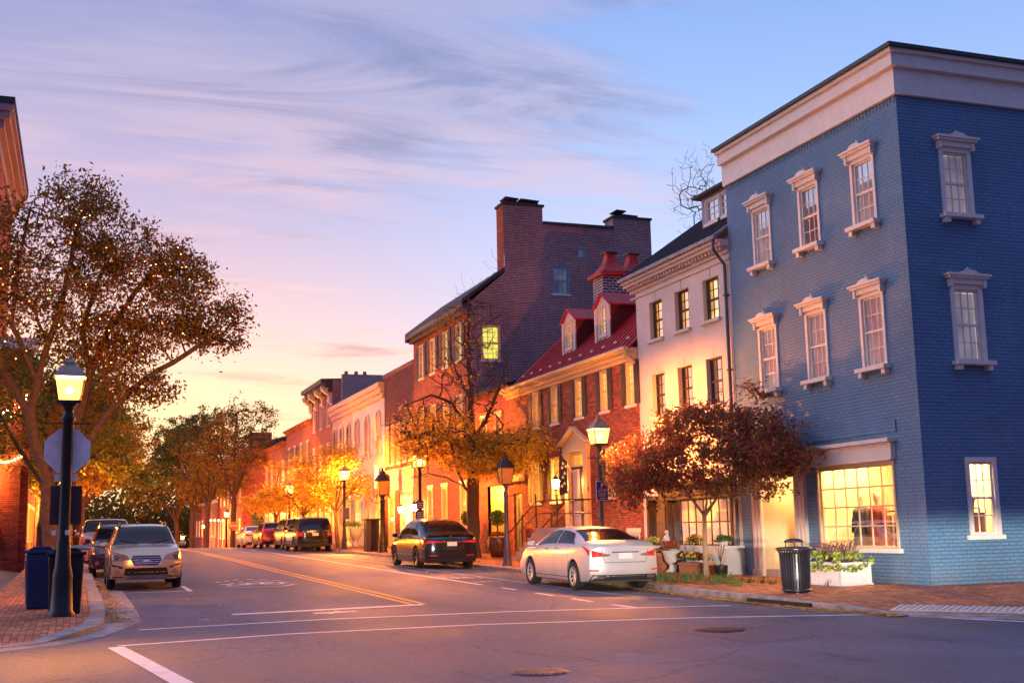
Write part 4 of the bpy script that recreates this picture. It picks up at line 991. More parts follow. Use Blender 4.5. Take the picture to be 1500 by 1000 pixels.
for i in range(7, 16):
    a, b = KL[i], KL[i + 1]; c, d2 = inn[i], inn[i + 1]; w = 2.3 if a[1] > 21 else 1.5
    o0 = (a[0] + (a[0] - c[0]) * w, a[1] + (a[1] - c[1]) * w); o1 = (b[0] + (b[0] - d2[0]) * (2.3 if b[1] > 21 else 1.5), b[1] + (b[1] - d2[1]) * (2.3 if b[1] > 21 else 1.5))
    G.quad((a[0], a[1], zroad(*a) + .009), (b[0], b[1], zroad(*b) + .009), (o1[0], o1[1], zroad(*o1) + .006), (o0[0], o0[1], zroad(*o0) + .006))
tag(G.build('gutter_strip', M['kerb']), kind='structure')
T2 = MB()
for i in range(14):
    for j in range(6): T2.lathe((-2.1 + i * .085, 17.95 + j * .085 + .0, .085), [(.022, 0), (.02, .012), (0, .016)], 6)
T2.box(-2.2, -.98, 17.85, 18.45, .03, .084); tag(T2.build('tactile_plate', simple('pale_domed_plate', (.60, .52, .50), .7, var=.1)), 'pale domed kerb ramp plate at the left edge corner', 'ramp plate')

# ------------------------------------------------------------------ painted markings (thin sheets on the road)
def paintmat(name, col, wear=.5):
    m = bpy.data.materials.new(name); m.use_nodes = True; t = NT(m.node_tree); t.n.clear()
    b = t.new('ShaderNodeBsdfPrincipled'); pos = t.new('ShaderNodeNewGeometry').outputs['Position']
    n = t.noise(pos, 26, 5, .75); n2 = t.noise(pos, 1.3, 3, .6)
    f = t.mrange(t.math('ADD', t.math('MULTIPLY', n, .65), t.math('MULTIPLY', n2, .35)), wear - .16, wear - .04, 0, 1)
    c = t.mix(t.mrange(t.noise(pos, 5, 3), .3, .7), C3(tuple(x * .75 for x in col)), C3(col)); setb(t, b, Base_Color=c, Roughness=.65)
    tr = t.new('ShaderNodeBsdfTransparent'); mx = t.new('ShaderNodeMixShader', inp={0: f, 1: tr.outputs[0], 2: b.outputs[0]})
    t.new('ShaderNodeOutputMaterial', inp={0: mx.outputs[0]}); return m
M['wpaint'] = paintmat('white_road_paint', (.85, .81, .80), .36); M['wworn'] = paintmat('worn_white_road_paint', (.70, .66, .64), .53); M['ypaint'] = paintmat('yellow_road_paint', (.72, .40, .06), .44)
def stripe(mb, pts, w, m=0, seg=1.0, h=.005):
    """flat painted band along the polyline pts (x, y)"""
    P_ = [Vector(p) for p in pts]; fine = [P_[0]]
    for a, b in zip(P_, P_[1:]):
        n = max(1, int((b - a).length / seg))
        for i in range(1, n + 1): fine.append(a.lerp(b, i / n))
    vs = []
    for i, p in enumerate(fine):
        d = (fine[min(i + 1, len(fine) - 1)] - fine[max(i - 1, 0)]).normalized(); n = Vector((-d.y, d.x))
        ww = w if not hasattr(w, '__len__') else w[0] + (w[1] - w[0]) * i / (len(fine) - 1)
        for s in (-1, 1): q = p + n * ww / 2 * s; vs.append((q.x, q.y, zroad(q.x, q.y) + h))
    mb.add(vs, [(2 * i, 2 * i + 1, 2 * i + 3, 2 * i + 2) for i in range(len(fine) - 1)], m)
def mark(name, stripes, mat):
    m = MB()
    for s in stripes: stripe(m, *s)
    return tag(m.build(name, M[mat]), kind='structure')
mark('yellow_centre_lines', [([(6.28, 23.35), (6.12, 45), (6.12, 62), (6.12, 84)], .12), ([(6.52, 23.35), (6.40, 45), (6.40, 62), (6.40, 84)], .12)], 'ypaint')
mark('crosswalk_lines', [([(.95, 20.35), (4.0, 20.75), (7.3, 20.6), (11.4, 19.8)], .14), ([(.55, 17.75), (3, 18.3), (6, 18.3), (9.5, 17.6), (12.2, 16.6), (13.2, 14.3), (14.5, 12.6)], .13)], 'wpaint')
mark('cross_street_band', [([(.52, 17.6), (.82, 15.2), (1.15, 12.4), (1.3, 10)], .22)], 'wpaint')
mark('stop_line', [([(2.69, 22.8), (6.45, 23.25)], .26)], 'wpaint')
mark('lane_line', [([(9.6, 29.0), (9.45, 45), (9.4, 58), (9.4, 84)], .12)] + [([(9.65, y), (9.63, y + 1.0)], .12) for y in (26.6, 24.3, 22.2, 20.2)], 'wpaint')
mark('parking_line', [([(11.6, 22.0), (11.15, 23.2), (11.0, 25), (10.95, 30), (10.9, 40), (10.9, 84)], .1)] + [([(10.95, y), (12.7, y)], .1) for y in (37.2, 62, 85)], 'wworn')
mark('parking_corner', [([(1.0, 30.9), (2.66, 30.9)], .1), ([(2.62, 30.7), (2.62, 33.2)], .12)], 'wpaint')
# sharrow: bicycle and chevrons facing the camera, and the worn one in the bike lane
def bike(mb, cx, cy, s, fl=1):
    def ring(x, y, r):
        stripe(mb, [(x + r * cos(a * pi / 8), y + r * 1.5 * sin(a * pi / 8)) for a in range(17)], .10 * s, seg=9)
    ring(cx - .42 * s, cy, .27 * s); ring(cx + .42 * s, cy, .27 * s)
    L = lambda *p: stripe(mb, [(cx + a * s, cy + b * s * 1.6) for a, b in p], .11 * s, seg=9)
    L((-.42, 0), (-.1, .32), (.28, .32), (.42, 0)); L((-.1, .32), (.02, 0), (.28, .32)); L((-.42, 0), (.02, 0)); L((.28, .32), (.24, .46), (.38, .48)); L((-.1, .32), (-.14, .42)); L((-.26, .43), (-.04, .43))
sh = MB(); bike(sh, 4.5, 33.0, 1.05)
for k_ in (0, 1):
    yb = 34.6 + k_ * 1.2
    for side in (-1, 1):
        for j in range(3): stripe(sh, [(4.5 + side * (.12 + j * .3), yb - j * .55), (4.5 + side * (.30 + j * .3), yb - j * .55 - .32)], .1, seg=9)
stripe(sh, [(3.6, 32.2), (4.0, 31.7), (5.0, 31.5), (5.4, 32.2)], .09, seg=9)
tag(sh.build('bicycle_marking', M['wpaint']), kind='structure')
sh = MB(); bike(sh, 10.2, 32.6, .8); stripe(sh, [(10.2, 36.8), (10.2, 38.6)], .12); stripe(sh, [(9.9, 37.2), (10.2, 36.4), (10.5, 37.2)], .12, seg=9); bike(sh, 10.2, 30.4, .5)
tag(sh.build('bicycle_marking', M['wworn']), kind='structure')
sh = MB(); stripe(sh, [(4.1, 22.25), (4.9, 22.3)], .3); stripe(sh, [(4.35, 22.0), (4.6, 22.55)], .1); stripe(sh, [(2.0, 21.9), (2.2, 21.9)], .08); tag(sh.build('patch_marking', M['wworn']), kind='structure')
# manholes
def manhole(x, y, r, label):
    g = MB(); z = zroad(x, y) + .004
    g.lathe((x, y, z), [(r, 0), (r, .006), (r * .9, .007), (r * .88, .002), (r * .86, .004), (r * .4, .006), (0, .007)], 40)
    for i in range(-6, 7):
        w = sqrt(max(0, (r * .8) ** 2 - (i * r / 8) ** 2)); n = int(w / .05)
        for j in range(-n, n + 1): g.box(x + j * .062 - .018, x + j * .062 + .018, y + i * r / 8 - .016, y + i * r / 8 + .016, z + .003, z + .013)
    m = simple('cast_iron_cover', (.13, .09, .10), .5, metal=.4, var=.3, nscale=20)
    return tag(g.build('manhole_cover', m), label, 'manhole cover')
manhole(4.65, 12.15, .31, 'round iron manhole cover, nearest the camera in the middle of the road')
manhole(8.75, 15.55, .36, 'round iron manhole cover, farther one by the crosswalk line')

# fallen leaves: countless, so one object
def leaf_litter(name, spots, n, size, cols, seed):
    rnd = random.Random(seed); W = MB()
    for _ in range(n):
        f = rnd.choices(spots, [s_[-1] for s_ in spots])[0]
        x, y, z = f[0](rnd); s_ = size * (.6 + rnd.random() * .8); a = rnd.random() * 6.28; tx, ty = rnd.uniform(-.3, .3), rnd.uniform(-.3, .3)
        ca, sa = cos(a) * s_, sin(a) * s_
        pts = [(-ca, -sa), (sa * .5, -ca * .5), (ca, sa), (-sa * .5, ca * .5)]
        W.add([(x + p, y + q, z + .012 + abs(p * tx + q * ty)) for p, q in pts], [(0, 1, 2, 3)], rnd.randrange(len(cols)))
    return tag(W.build(name, cols), kind='stuff')
LC = [simple('leaf_gold', (.62, .38, .05), .8), simple('leaf_brown', (.24, .10, .03), .85), simple('leaf_orange', (.45, .15, .03), .8)]
def kx(y): return float(np.interp(-y, [-b for a, b in KR[:19]], [a for a, b in KR[:19]]))
def gut(r): y = 16 + abs(r.gauss(0, 1)) * 10; x = kx(y) - abs(r.gauss(0, .16)) - .02; return x, y, zroad(x, y)
def walkR(r): y = r.uniform(18, 60); x = kx(y) + .25 + r.random() * 2.5; return x, y, zwalk(x, y) + .02
def bed(r): x = 14.2 + r.gauss(0, .6); y = 26.5 + r.gauss(0, 1.8); x = max(x, kx(y) + .2); return x, y, zwalk(x, y) + .02
def base2(r): x = 14.2 + r.gauss(0, .7); y = 43 + r.gauss(0, 2.2); x = max(x, kx(y) + .2); return x, y, zwalk(x, y) + .02
tag(leaf_litter('fallen_leaves', [(gut, 6), (walkR, 1.0), (bed, 2.0), (base2, 1.6)], 8500, .045, LC, 3))
def gutL(r): y = 22 + abs(r.gauss(0, 1)) * 9; x = .5 + abs(r.gauss(0, .22)); return x, y, zroad(x, y)
def roadL(r): x, y = r.uniform(0, 11), r.uniform(15, 60); return x, y, zroad(x, y)
def patchL(r): c = r.choice([(2.2, 27.5), (2.4, 25.4), (2.6, 29)]); x, y = c[0] + r.gauss(0, .16), c[1] + r.gauss(0, .16); return x, y, zroad(x, y)
def walkL(r): y = r.uniform(19, 32); x = r.uniform(-3, .2); return x, y, zroad(-1, y) + .145
leaf_litter('fallen_leaves', [(gutL, 5), (roadL, .5), (patchL, .5), (walkL, .8)], 1500, .04, LC, 8)
# tufts under the young tree
def tufts():
    rnd = random.Random(4)
    W = MB()
    for _ in range(40):
        cx, cy = 14.0 + rnd.gauss(0, .5), 25.8 + rnd.gauss(0, 1.5)
        cx = max(cx, kx(cy) + .35); z = zwalk(cx, cy)
        for _ in range(12):
            a = rnd.random() * 6.28; l = .10 + rnd.random() * .12; px, py = cx + rnd.gauss(0, .05), cy + rnd.gauss(0, .05); w = .012
            W.add([(px - w, py, z), (px + w, py, z), (px + cos(a) * l * .6, py + sin(a) * l * .6, z + l)], [(0, 1, 2)])
    tag(W.build('ground_cover', simple('tuft_green', (.07, .13, .03), .8, var=.4)), kind='stuff')
    B = MB(); B.add([(x, y, zwalk(x, y) + .022) for x, y in ((13.3, 24.2), (14.6, 24.0), (15.0, 25.0), (15.1, 27.4), (14.2, 28.6), (13.2, 28.4))], [tuple(range(6))])
    tag(B.build('tree_bed_soil', simple('leafy_soil', (.20, .085, .03), .95, var=.45, nscale=14, bump=.8, bscale=30)), kind='structure')
tufts()

# ================================================================== lamps
def glowmat(name, col, s):
    m, t, b = bsdf(name); setb(t, b, Base_Color=(1, .9, .7, 1), Emission_Color=C3(col), Emission_Strength=s); return m
LAMPG = glowmat('lamp_glow', (1, .27, .035), 100000.0); LAMPG2 = glowmat('foreground_lamp_glow', (1, .34, .055), 44000.0)
LAMPF = glowmat('distant_lamp_glow', (1, .29, .03), 150000.0); LAMPN = glowmat('near_lamp_glow', (1, .29, .04), 54000.0)
def lampglass():
    m = bpy.data.materials.new('glowing_amber_glass'); m.use_nodes = True; t = NT(m.node_tree); t.n.clear()
    e = t.new('ShaderNodeEmission', inp={0: (1, .46, .10, 1), 1: 4.6}); tr = t.new('ShaderNodeBsdfTransparent', inp={0: (1, .93, .8, 1)})
    mx = t.new('ShaderNodeMixShader', inp={0: .55, 1: tr.outputs[0], 2: e.outputs[0]}); t.new('ShaderNodeOutputMaterial', inp={0: mx.outputs[0]}); return m
LAMPGL = lampglass()
def frustum(mb, c, w0, w1, z0, z1, m=0, n=4, ph=pi / 4):
    mb.lathe(c, [(w0 * sqrt(2) if n == 4 else w0, z0), (w1 * sqrt(2) if n == 4 else w1, z1)], n, m, ph=ph)
def street_lamp(label, x, y, z0, zl, lit=True, pole='iron', glow=None, s=1.0, pr=.075, group='lit lantern street lamps along the pavements', base_h=.9, hs=None):
    """zl: height of the middle of the lantern"""
    t = thing('street_lamp', label, 'street lamp', (x, y, z0), group)
    hs = hs or s; c = (x, y, 0); g0 = zl - .22 * hs
    p = MB(); h = g0 - z0
    p.lathe((x, y, z0), [(pr * 2.1, -.1), (pr * 2.1, .05), (pr * 1.75, .10), (pr * 1.55, base_h * .5), (pr * 1.6, base_h * .55), (pr * 1.25, base_h * .7), (pr * 1.1, base_h), (pr * .95, base_h + .1), (pr * .85, h - .35), (pr * 1.2, h - .30), (pr * .8, h - .22), (pr * .8, h - .1), (pr * 1.5, h - .04), (pr * 1.5, h - .015)], 14)
    p.tube([(x - .26 * s, y, g0 - .38), (x + .26 * s, y, g0 - .38)], .014, 6)
    p.build('pole', M[pole], t, smooth=True)
    l = MB(); frustum(l, c, .125 * s, .175 * s, g0 + .02, g0 + .42 * hs)
    gl = l.build('lantern_glass', LAMPGL if lit else simple('amber_unlit_glass', (.45, .24, .08), .15, spec=.8), t)
    if lit: b_ = MB(); b_.lathe((x, y, g0 + .20 * hs), [(0, -.055), (.04, -.03), (.052, .01), (.03, .05), (0, .06)], 10); b_.build('bulb', glow or LAMPG, gl, smooth=True)
    f = MB(); w0, w1 = .128 * s, .18 * s; zb, zt = g0 + .0, g0 + .43 * hs
    for sx in (-1, 1):
        for sy in (-1, 1): f.tube([(x + sx * w0, y + sy * w0, zb), (x + sx * w1, y + sy * w1, zt)], .010 * s, 5)
    f.lathe((x, y, 0), [(.20 * s, zb - .03), (.20 * s, zb + .018)], 4, ph=pi / 4)
    f.build('lantern_frame', M['iron'], t)
    r = MB(); r.lathe((x, y, 0), [(.272 * s, zt), (.272 * s, zt + .02), (.19 * s, zt + .14 * hs), (.14 * s, zt + .21 * hs), (.09 * s, zt + .22 * hs), (.09 * s, zt + .28 * hs), (.05 * s, zt + .31 * hs), (.03 * s, zt + .34 * hs), (.035 * s, zt + .38 * hs), (.0, zt + .44 * hs)], 4 if lit else 8, ph=pi / 4)
    r.build('lantern_roof', simple('painted_lit_lantern_cap', (.34, .25, .19), .5, metal=.3) if lit else M['iron'], t)  # lit lamps get a paler cap: light falling on it put into the colour
    return t
lampA = street_lamp('black street lamp glowing above the back of a stop sign at the left corner', -.25, 22.34, .19, 4.12, glow=LAMPG2, s=1.38, hs=1.0, pr=.105, base_h=1.25)
lampB = street_lamp('lit street lamp on a grey pole with a blue parking sign behind the silver sedan', 13.35, 29.9, zwalk(13.35, 29.9), 3.98, pole='greypost', s=1.33, hs=.95, pr=.075, glow=LAMPN)
lampC = street_lamp('unlit pointed lantern on a slim grey post between the two right-hand parked cars', 13.3, 37.5, zwalk(13.3, 37.5), 3.28, lit=False, pole='greypost', s=1.25, pr=.08, group='unlit old lanterns')
lampD = street_lamp('lit street lamp with parking signs above the black crossover', 13.3, 48.2, zwalk(13.3, 48.2), 4.40, s=1.45, hs=1.05, pr=.08)
lampU = street_lamp('unlit pale lantern on a thick dark post beside the black pavement kiosk', 13.45, 55.4, zwalk(13.4, 55.4), 3.6, lit=False, s=1.5, pr=.13, group='unlit old lanterns')
lampE = street_lamp('lit street lamp just ahead of the large dark parked vehicle, by the stone urns', 13.3, 63.4, zwalk(13.3, 63.4), 4.55, s=1.45, hs=1.05, pr=.085, glow=LAMPF)
lampF = street_lamp('lit street lamp glowing in yellow foliage above the dark and red parked cars', 13.3, 81.4, zwalk(13.3, 81.4), 4.50, s=1.5, hs=1.1, pr=.09, glow=LAMPF)
lampG_ = street_lamp('lit street lamp over a green sign beyond the white parked sedan', 13.3, 97.2, zwalk(13.3, 97.2), 4.25, s=1.5, hs=1.1, pr=.09, glow=LAMPF)
# left side and far down the hill
far = [(-1.0, 58, 4.2, 'lit street lamp at the left kerb behind the white van'), (-1.1, 78, 4.0, 'second lit street lamp at the left kerb, just past the white van'),
       (-1.0, 104, 3.6, 'lit street lamp on the left, far beyond the crest'), (13.3, 118, 3.5, 'lit street lamp farther down the right pavement past the crest'),
       (13.3, 140, 1.5, 'lowest visible lamp of the right pavement, downhill'), (12.9, 165, .2, 'most distant lamp of the right pavement in the dip'), (-1.0, 132, 2.0, 'most distant lamp on the left, low in the dip')]
for x, y, zl_, lb_ in far:
    g_ = zroad(x, y) + .1
    zl_ = g_ + 3.9
    r_ = dup(lampG_, loc=(x, y, g_), label=lb_)

# ------------------------------------------------------------------ text on signs
def text(body, size, loc, rot, mat, parent=None, name='lettering', ext=.002, align='CENTER'):
    c = bpy.data.curves.new(name, 'FONT'); c.body = body; c.size = size; c.extrude = ext; c.align_x = align; c.align_y = 'CENTER'
    o = bpy.data.objects.new(name, c); sc.collection.objects.link(o); o.rotation_euler = rot
    off = OFF.get(parent.name, Vector((0, 0, 0))) if parent else Vector((0, 0, 0))
    bpy.context.view_layer.update()
    me = bpy.data.meshes.new_from_object(o.evaluated_get(bpy.context.evaluated_depsgraph_get()))
    me.name = name; o2 = bpy.data.objects.new(name, me); sc.collection.objects.link(o2); bpy.data.objects.remove(o); bpy.data.curves.remove(c)
    me.materials.clear(); me.materials.append(M[mat] if isinstance(mat, str) else mat)
    o2.rotation_euler = rot; o2.location = Vector(loc) - off
    if parent: o2.parent = parent
    OFF[o2.name] = off.copy(); return o2
FACE = (pi / 2, 0, 0)     # readable from -Y
M['signblue'] = simple('sign_blue', (.02, .05, .30), .4); M['signwhite'] = simple('sign_white', (.8, .8, .8), .4, var=.03); M['signalu'] = simple('sign_back_aluminium', (.86, .74, .74), .5, metal=0, var=.12, nscale=6)
M['signgreen'] = simple('sign_green', (.03, .14, .07), .4); M['signred'] = simple('sign_red', (.42, .02, .02), .4)
# stop sign seen from behind on the left lamp
t = thing('stop_sign', 'back of an octagonal stop sign fixed to the left corner lamp post', 'sign', (-.25, 22.44, 3.05))
s_ = MB(); r_ = .415; s_.prism([(-.25 + r_ * cos(pi / 8 + k * pi / 4), 22.47, 3.05 + r_ * sin(pi / 8 + k * pi / 4)) for k in range(8)], (0, .006, 0)); s_.build('plate', M['signalu'], t)
s_ = MB(); s_.prism([(-.25 + r_ * .99 * cos(pi / 8 + k * pi / 4), 22.477, 3.05 + r_ * .99 * sin(pi / 8 + k * pi / 4)) for k in range(8)], (0, .002, 0)); s_.build('red_face', M['signred'], t)
text('STOP', .3, (-.25, 22.482, 3.05), (pi / 2, 0, pi), 'signwhite', t)
s_ = MB(); s_.box(-.28, -.22, 22.40, 22.47, 2.85, 3.25); s_.build('bracket', M['iron'], t)
t = thing('small_sign', 'small pale rectangular plate under the stop sign on the left lamp post', 'sign', (-.25, 22.44, 2.55))
s_ = MB(); s_.box(-.44, -.07, 22.45, 22.457, 2.5, 2.64); s_.build('plate', M['signalu'], t, bevel=.01); s_ = MB(); s_.box(-.28, -.22, 22.41, 22.45, 2.52, 2.62); s_.build('bracket', M['iron'], t)
t = thing('board_sign', 'dark rectangular board below the small plate on the left lamp post', 'sign', (-.25, 22.5, 2.1))
s_ = MB(); s_.box(-.50, .02, 22.46, 22.48, 1.76, 2.43); s_.build('plate', simple('dark_maroon_board', (.05, .015, .02), .5), t); s_ = MB(); s_.box(-.30, -.2, 22.42, 22.46, 1.9, 2.3); s_.build('bracket', M['iron'], t)
s_ = MB()
for x in (-.42, -.2): s_.box(x - .035, x + .035, 22.20, 22.206, 1.58, 1.66)
tag(s_.build('sticker_plate', M['signwhite']), 'two small white stickers on the left lamp post under the dark board', 'sticker')
# blue parking sign
t = thing('parking_sign', 'blue parking sign with white letter P on the grey lamp post by the silver sedan', 'sign', (13.35, 29.8, 2.5))
s_ = MB(); s_.box(13.17, 13.53, 29.79, 29.80, 2.24, 2.76); s_.build('border', M['signwhite'], t); s_ = MB(); s_.box(13.185, 13.515, 29.785, 29.7905, 2.255, 2.745); s_.build('plate', M['signblue'], t)
text('P', .2, (13.35, 29.783, 2.63), FACE, 'signwhite', t); text('2 HOUR', .055, (13.35, 29.783, 2.50), FACE, 'signwhite', t); text('PARKING', .055, (13.35, 29.783, 2.43), FACE, 'signwhite', t); text('8AM-9PM', .05, (13.35, 29.783, 2.365), FACE, 'signwhite', t)
s_ = MB(); s_.prism([(13.27, 29.783, 2.30), (13.32, 29.783, 2.33), (13.32, 29.783, 2.31), (13.43, 29.783, 2.31), (13.43, 29.783, 2.29), (13.32, 29.783, 2.29), (13.32, 29.783, 2.27)], (0, .001, 0)); s_.build('arrow', M['signwhite'], t)
# signs on the lamp above the crossover
for (z0, z1, lb_) in ((2.45, 2.78, 'upper small dark parking plate on the lamp behind the black crossover'), (1.98, 2.40, 'lower white-lined parking plate on the lamp behind the black crossover')):
    t = thing('parking_plate', lb_, 'sign', (13.2, 48.1, z0)); s_ = MB(); s_.box(13.08, 13.42, 48.09, 48.10, z0, z1); s_.build('plate', M['signblue'], t)
    s_ = MB(); z = z0 + .06
    while z < z1 - .04: s_.box(13.13, 13.37, 48.084, 48.0895, z, z + .03); z += .08
    s_.build('text_lines', M['signwhite'], t)
t = thing('parking_plate', 'small dark plate halfway up the lamp near the stone urns', 'sign', (13.3, 63.28, 2.4)); s_ = MB(); s_.box(13.2, 13.55, 63.26, 63.28, 2.25, 2.85); s_.build('plate', simple('purple_plate', (.10, .04, .14), .5), t)
t = thing('green_sign', 'green street sign under the lamp beyond the white sedan', 'sign', (13.0, 97, 2)); g_ = zr(97)
s_ = MB(); s_.box(12.85, 13.75, 96.9, 96.95, 2.72, 3.32); s_.box(12.85, 13.75, 96.9, 96.95, 2.05, 2.66); s_.build('plate', M['signgreen'], t)
t = thing('stop_sign', 'small far red stop sign left of the white parked sedan', 'sign', (12.9, 108, .3))
s_ = MB(); r_ = .42; s_.prism([(12.75 + r_ * cos(pi / 8 + k * pi / 4), 107.9, 2.35 + r_ * sin(pi / 8 + k * pi / 4)) for k in range(8)], (0, .02, 0)); s_.build('plate', M['signred'], t)
text('STOP', .3, (12.75, 107.89, 2.35), FACE, 'signwhite', t); s_ = MB(); s_.tube([(12.75, 107.95, .2), (12.75, 107.95, 2.7)], .04, 8); s_.build('post', M['iron'], t)
# globe lamps on posts down the hill
g0_ = thing('globe_lamp', 'white post with a small glowing globe on the downhill right pavement', 'lamp', (13.6, 124, zr(124) + .1), 'row of small globe lamps downhill')
z_ = zr(124) + .1; s_ = MB(); s_.lathe((13.6, 124, z_), [(.09, 0), (.06, .3), (.05, 3.2)], 8); s_.build('post', M['white'], g0_)
s_ = MB(); s_.lathe((13.6, 124, z_ + 3.2), [(0.03, 0), (.11, .07), (.12, .13), (.08, .21), (0, .24)], 12); s_.build('globe', glowmat('globe_glow', (1, .6, .3), 5), g0_)
for y in (128, 132, 136, 140): dup(g0_, loc=(13.6, y, zr(y) + .1 + (y - 124) * .055))

# ================================================================== flags
def flag(name, label, cat, x, y, z, dy, dz, L, Hh, mats, seed=0, stars=False):
    t = thing(name, label, cat, (x, y, z)); base = Vector((x, y, z)); tip = Vector((x - .55 * L, y + .0, z + .62 * L))
    p = MB(); p.tube([base + Vector((.3, 0, -.3)), tip], .016, 6); p.lathe(tuple(tip), [(0, -.03), (.03, 0), (0, .03)], 6); p.build('flagpole', M['white'], t)
    return t
t = thing('flag', 'dark blue flag with white stars hanging from a pole by the brick house door', 'flag', (16, 38.1, 3.4))
p_ = MB(); A = Vector((15.98, 38.1, 3.40)); B = Vector((14.8, 36.4, 4.08)); p_.tube([A, B], .018, 6); p_.build('flagpole', M['white'], t)
fl = MB(); nu, nv = 10, 14; vs = []
for i in range(nu + 1):
    for j in range(nv + 1):
        u_, v_ = i / nu, j / nv; q = A.lerp(B, .42 + .58 * u_); drop = v_ * (1.5 - .5 * (1 - u_))
        vs.append((q.x + .04 * sin(u_ * 9 + v_ * 2) + .30 * (1 - u_) * 0, q.y + .11 * sin(u_ * 8 + 1 + v_) * (v_ ** .5) , q.z - drop))
idx = lambda i, j: i * (nv + 1) + j
fs = [(idx(i, j), idx(i + 1, j), idx(i + 1, j + 1), idx(i, j + 1)) for i in range(nu) for j in range(nv)]
fl.add(vs, fs); fo = fl.build('flag_cloth', simple('navy_cloth', (.035, .03, .13), .85, var=.1), t, smooth=True)
for (i, j) in ((3, 3), (6, 3), (8, 5), (4, 6), (7, 8), (5, 10), (8, 11)):
    q = Vector(vs[idx(i, j)])
    for sgn in (-1,):
        st = MB(); pts = []
        for k in range(10):
            rr = .075 if k % 2 == 0 else .03; a_ = pi / 2 + k * pi / 5; pts.append((q.x + rr * cos(a_), q.y + sgn * .05, q.z + rr * sin(a_)))
        st.add(pts, [tuple(range(10))]); st.build('star', M['signwhite'], fo)
t = thing('flag', 'small red and white flag furled above the bright shop doorway', 'flag', (16, 62.5, 4.2))
p_ = MB(); A = Vector((15.98, 62.3, 4.2)); B = Vector((14.7, 62.3, 5.1)); p_.tube([A, B], .02, 6); p_.build('flagpole', M['white'], t)
fl = MB()
for k in range(6):
    u0, u1 = .35 + k * .1, .45 + k * .1; q0, q1 = A.lerp(B, u0), A.lerp(B, u1); w = .1 * sin(k * 2.1)
    fl.quad((q0.x, q0.y + w, q0.z), (q1.x, q1.y - w, q1.z), (q1.x - .05, q1.y - w * 2, q1.z - 1.2), (q0.x, q0.y + w * 2, q0.z - 1.25), k % 2)
fl.build('flag_cloth', [M['signred'], M['signwhite']], t)
# wall lanterns either side of the shop_house door
def wall_lantern(y, z, label, grp='wall lanterns on the shop houses'):
    t = thing('wall_lantern', label, 'wall lantern', (16, y, z), grp)
    a = MB(); a.tube([(15.99, y, z + .45), (15.8, y, z + .62), (15.68, y, z + .45)], .02, 6); a.lathe((15.68, y, z), [(.16, .30), (.05, .42), (0, .5)], 6); a.lathe((15.68, y, z), [(.05, -.08), (.09, -.01)], 6); a.build('bracket', M['iron'], t)
    g = MB(); g.lathe((15.68, y, z), [(.09, 0), (.14, .29)], 6); g.build('lantern_glass', glowmat('wall_lamp_glow', (1, .5, .15), 90) if 'wlg' not in M else M['wlg'], t)
M['wlg'] = glowmat('wall_lamp_glow', (1, .42, .09), 500.0)
wall_lantern(58.0, 2.55, 'glowing wall lantern right of the shop house door, nearer the big tree'); wall_lantern(60.6, 2.5, 'glowing wall lantern left of the post with parking plates'); wall_lantern(38.95, 2.9, 'glowing wall lantern behind the star flag beside the house door')
# kiosk
t = thing('pavement_kiosk', 'tall dark boxy kiosk on the pavement left of the unlit pale lantern', 'kiosk', (13.4, 57.5, zwalk(13.4, 57.5))); z_ = zwalk(13.4, 57.5)
s_ = MB(); s_.box(13.1, 13.75, 57.3, 57.9, z_, z_ + 1.5); s_.build('body', M['black'], t, bevel=.03); s_ = MB(); s_.box(13.06, 13.79, 57.26, 57.94, z_ + 1.5, z_ + 1.58); s_.build('top', M['iron'], t, bevel=.01)

# ================================================================== bins
def slat_bin(x, y, z, label):
    t = thing('trash_can', label, 'trash can', (x, y, z)); n = 34
    s_ = MB()
    for k in range(n):
        a = 2 * pi * k / n; c, q = cos(a), sin(a); w = .0155
        prof = [(.27, .07), (.285, .3), (.295, .62), (.305, .78), (.335, .86)]
        vs = []
        for r, h in prof:
            for (rr, ww) in ((r, -w), (r, w), (r - .012, w), (r - .012, -w)): vs.append((x + rr * c - ww * q, y + rr * q + ww * c, z + h))
        m_ = len(prof); fs = [(i * 4 + k2, i * 4 + (k2 + 1) % 4, (i + 1) * 4 + (k2 + 1) % 4, (i + 1) * 4 + k2) for i in range(m_ - 1) for k2 in range(4)]
        s_.add(vs, fs)
    s_.build('slats', M['gloss_black'], t)
    s_ = MB(); s_.lathe((x, y, z), [(.24, .04), (.255, .3), (.265, .8)], 24); s_.build('liner', M['black'], t, smooth=True)
    for h, r in ((.06, .285), (.845, .35)): s_ = MB(); s_.lathe((x, y, z + h), [(r - .03, 0), (r, 0), (r + .006, .02), (r, .045), (r - .03, .045)], 30, closed=False); s_.build('ring', M['gloss_black'], t, smooth=True)
    s_ = MB(); s_.lathe((x, y, z), [(.2, 0), (.22, .05)], 20); s_.build('foot', M['gloss_black'], t, smooth=True)
    s_ = MB(); s_.lathe((x, y, z + .86), [(.355, 0), (.36, .03), (.30, .05), (.18, .055), (.16, .03)], 30, closed=False); s_.build('rim', M['gloss_black'], t, smooth=True)
    s_ = MB(); s_.lathe((x, y, z + 1.0), [(.20, 0), (.2, .02), (.16, .05), (.08, .07), (0, .075)], 24)
    for a in (0, 2.1, 4.2): s_.tube([(x + .19 * cos(a), y + .19 * sin(a), z + .9), (x + .17 * cos(a), y + .17 * sin(a), z + 1.02)], .012, 6)
    s_.build('hood', M['gloss_black'], t, smooth=True)
M['gloss_black'] = simple('glossy_black_metal', (.07, .07, .08), .28, metal=.7, var=.2)
slat_bin(13.22, 20.4, zwalk(13.2, 20.4) - .01, 'black slatted metal trash can with domed hood on the right pavement')
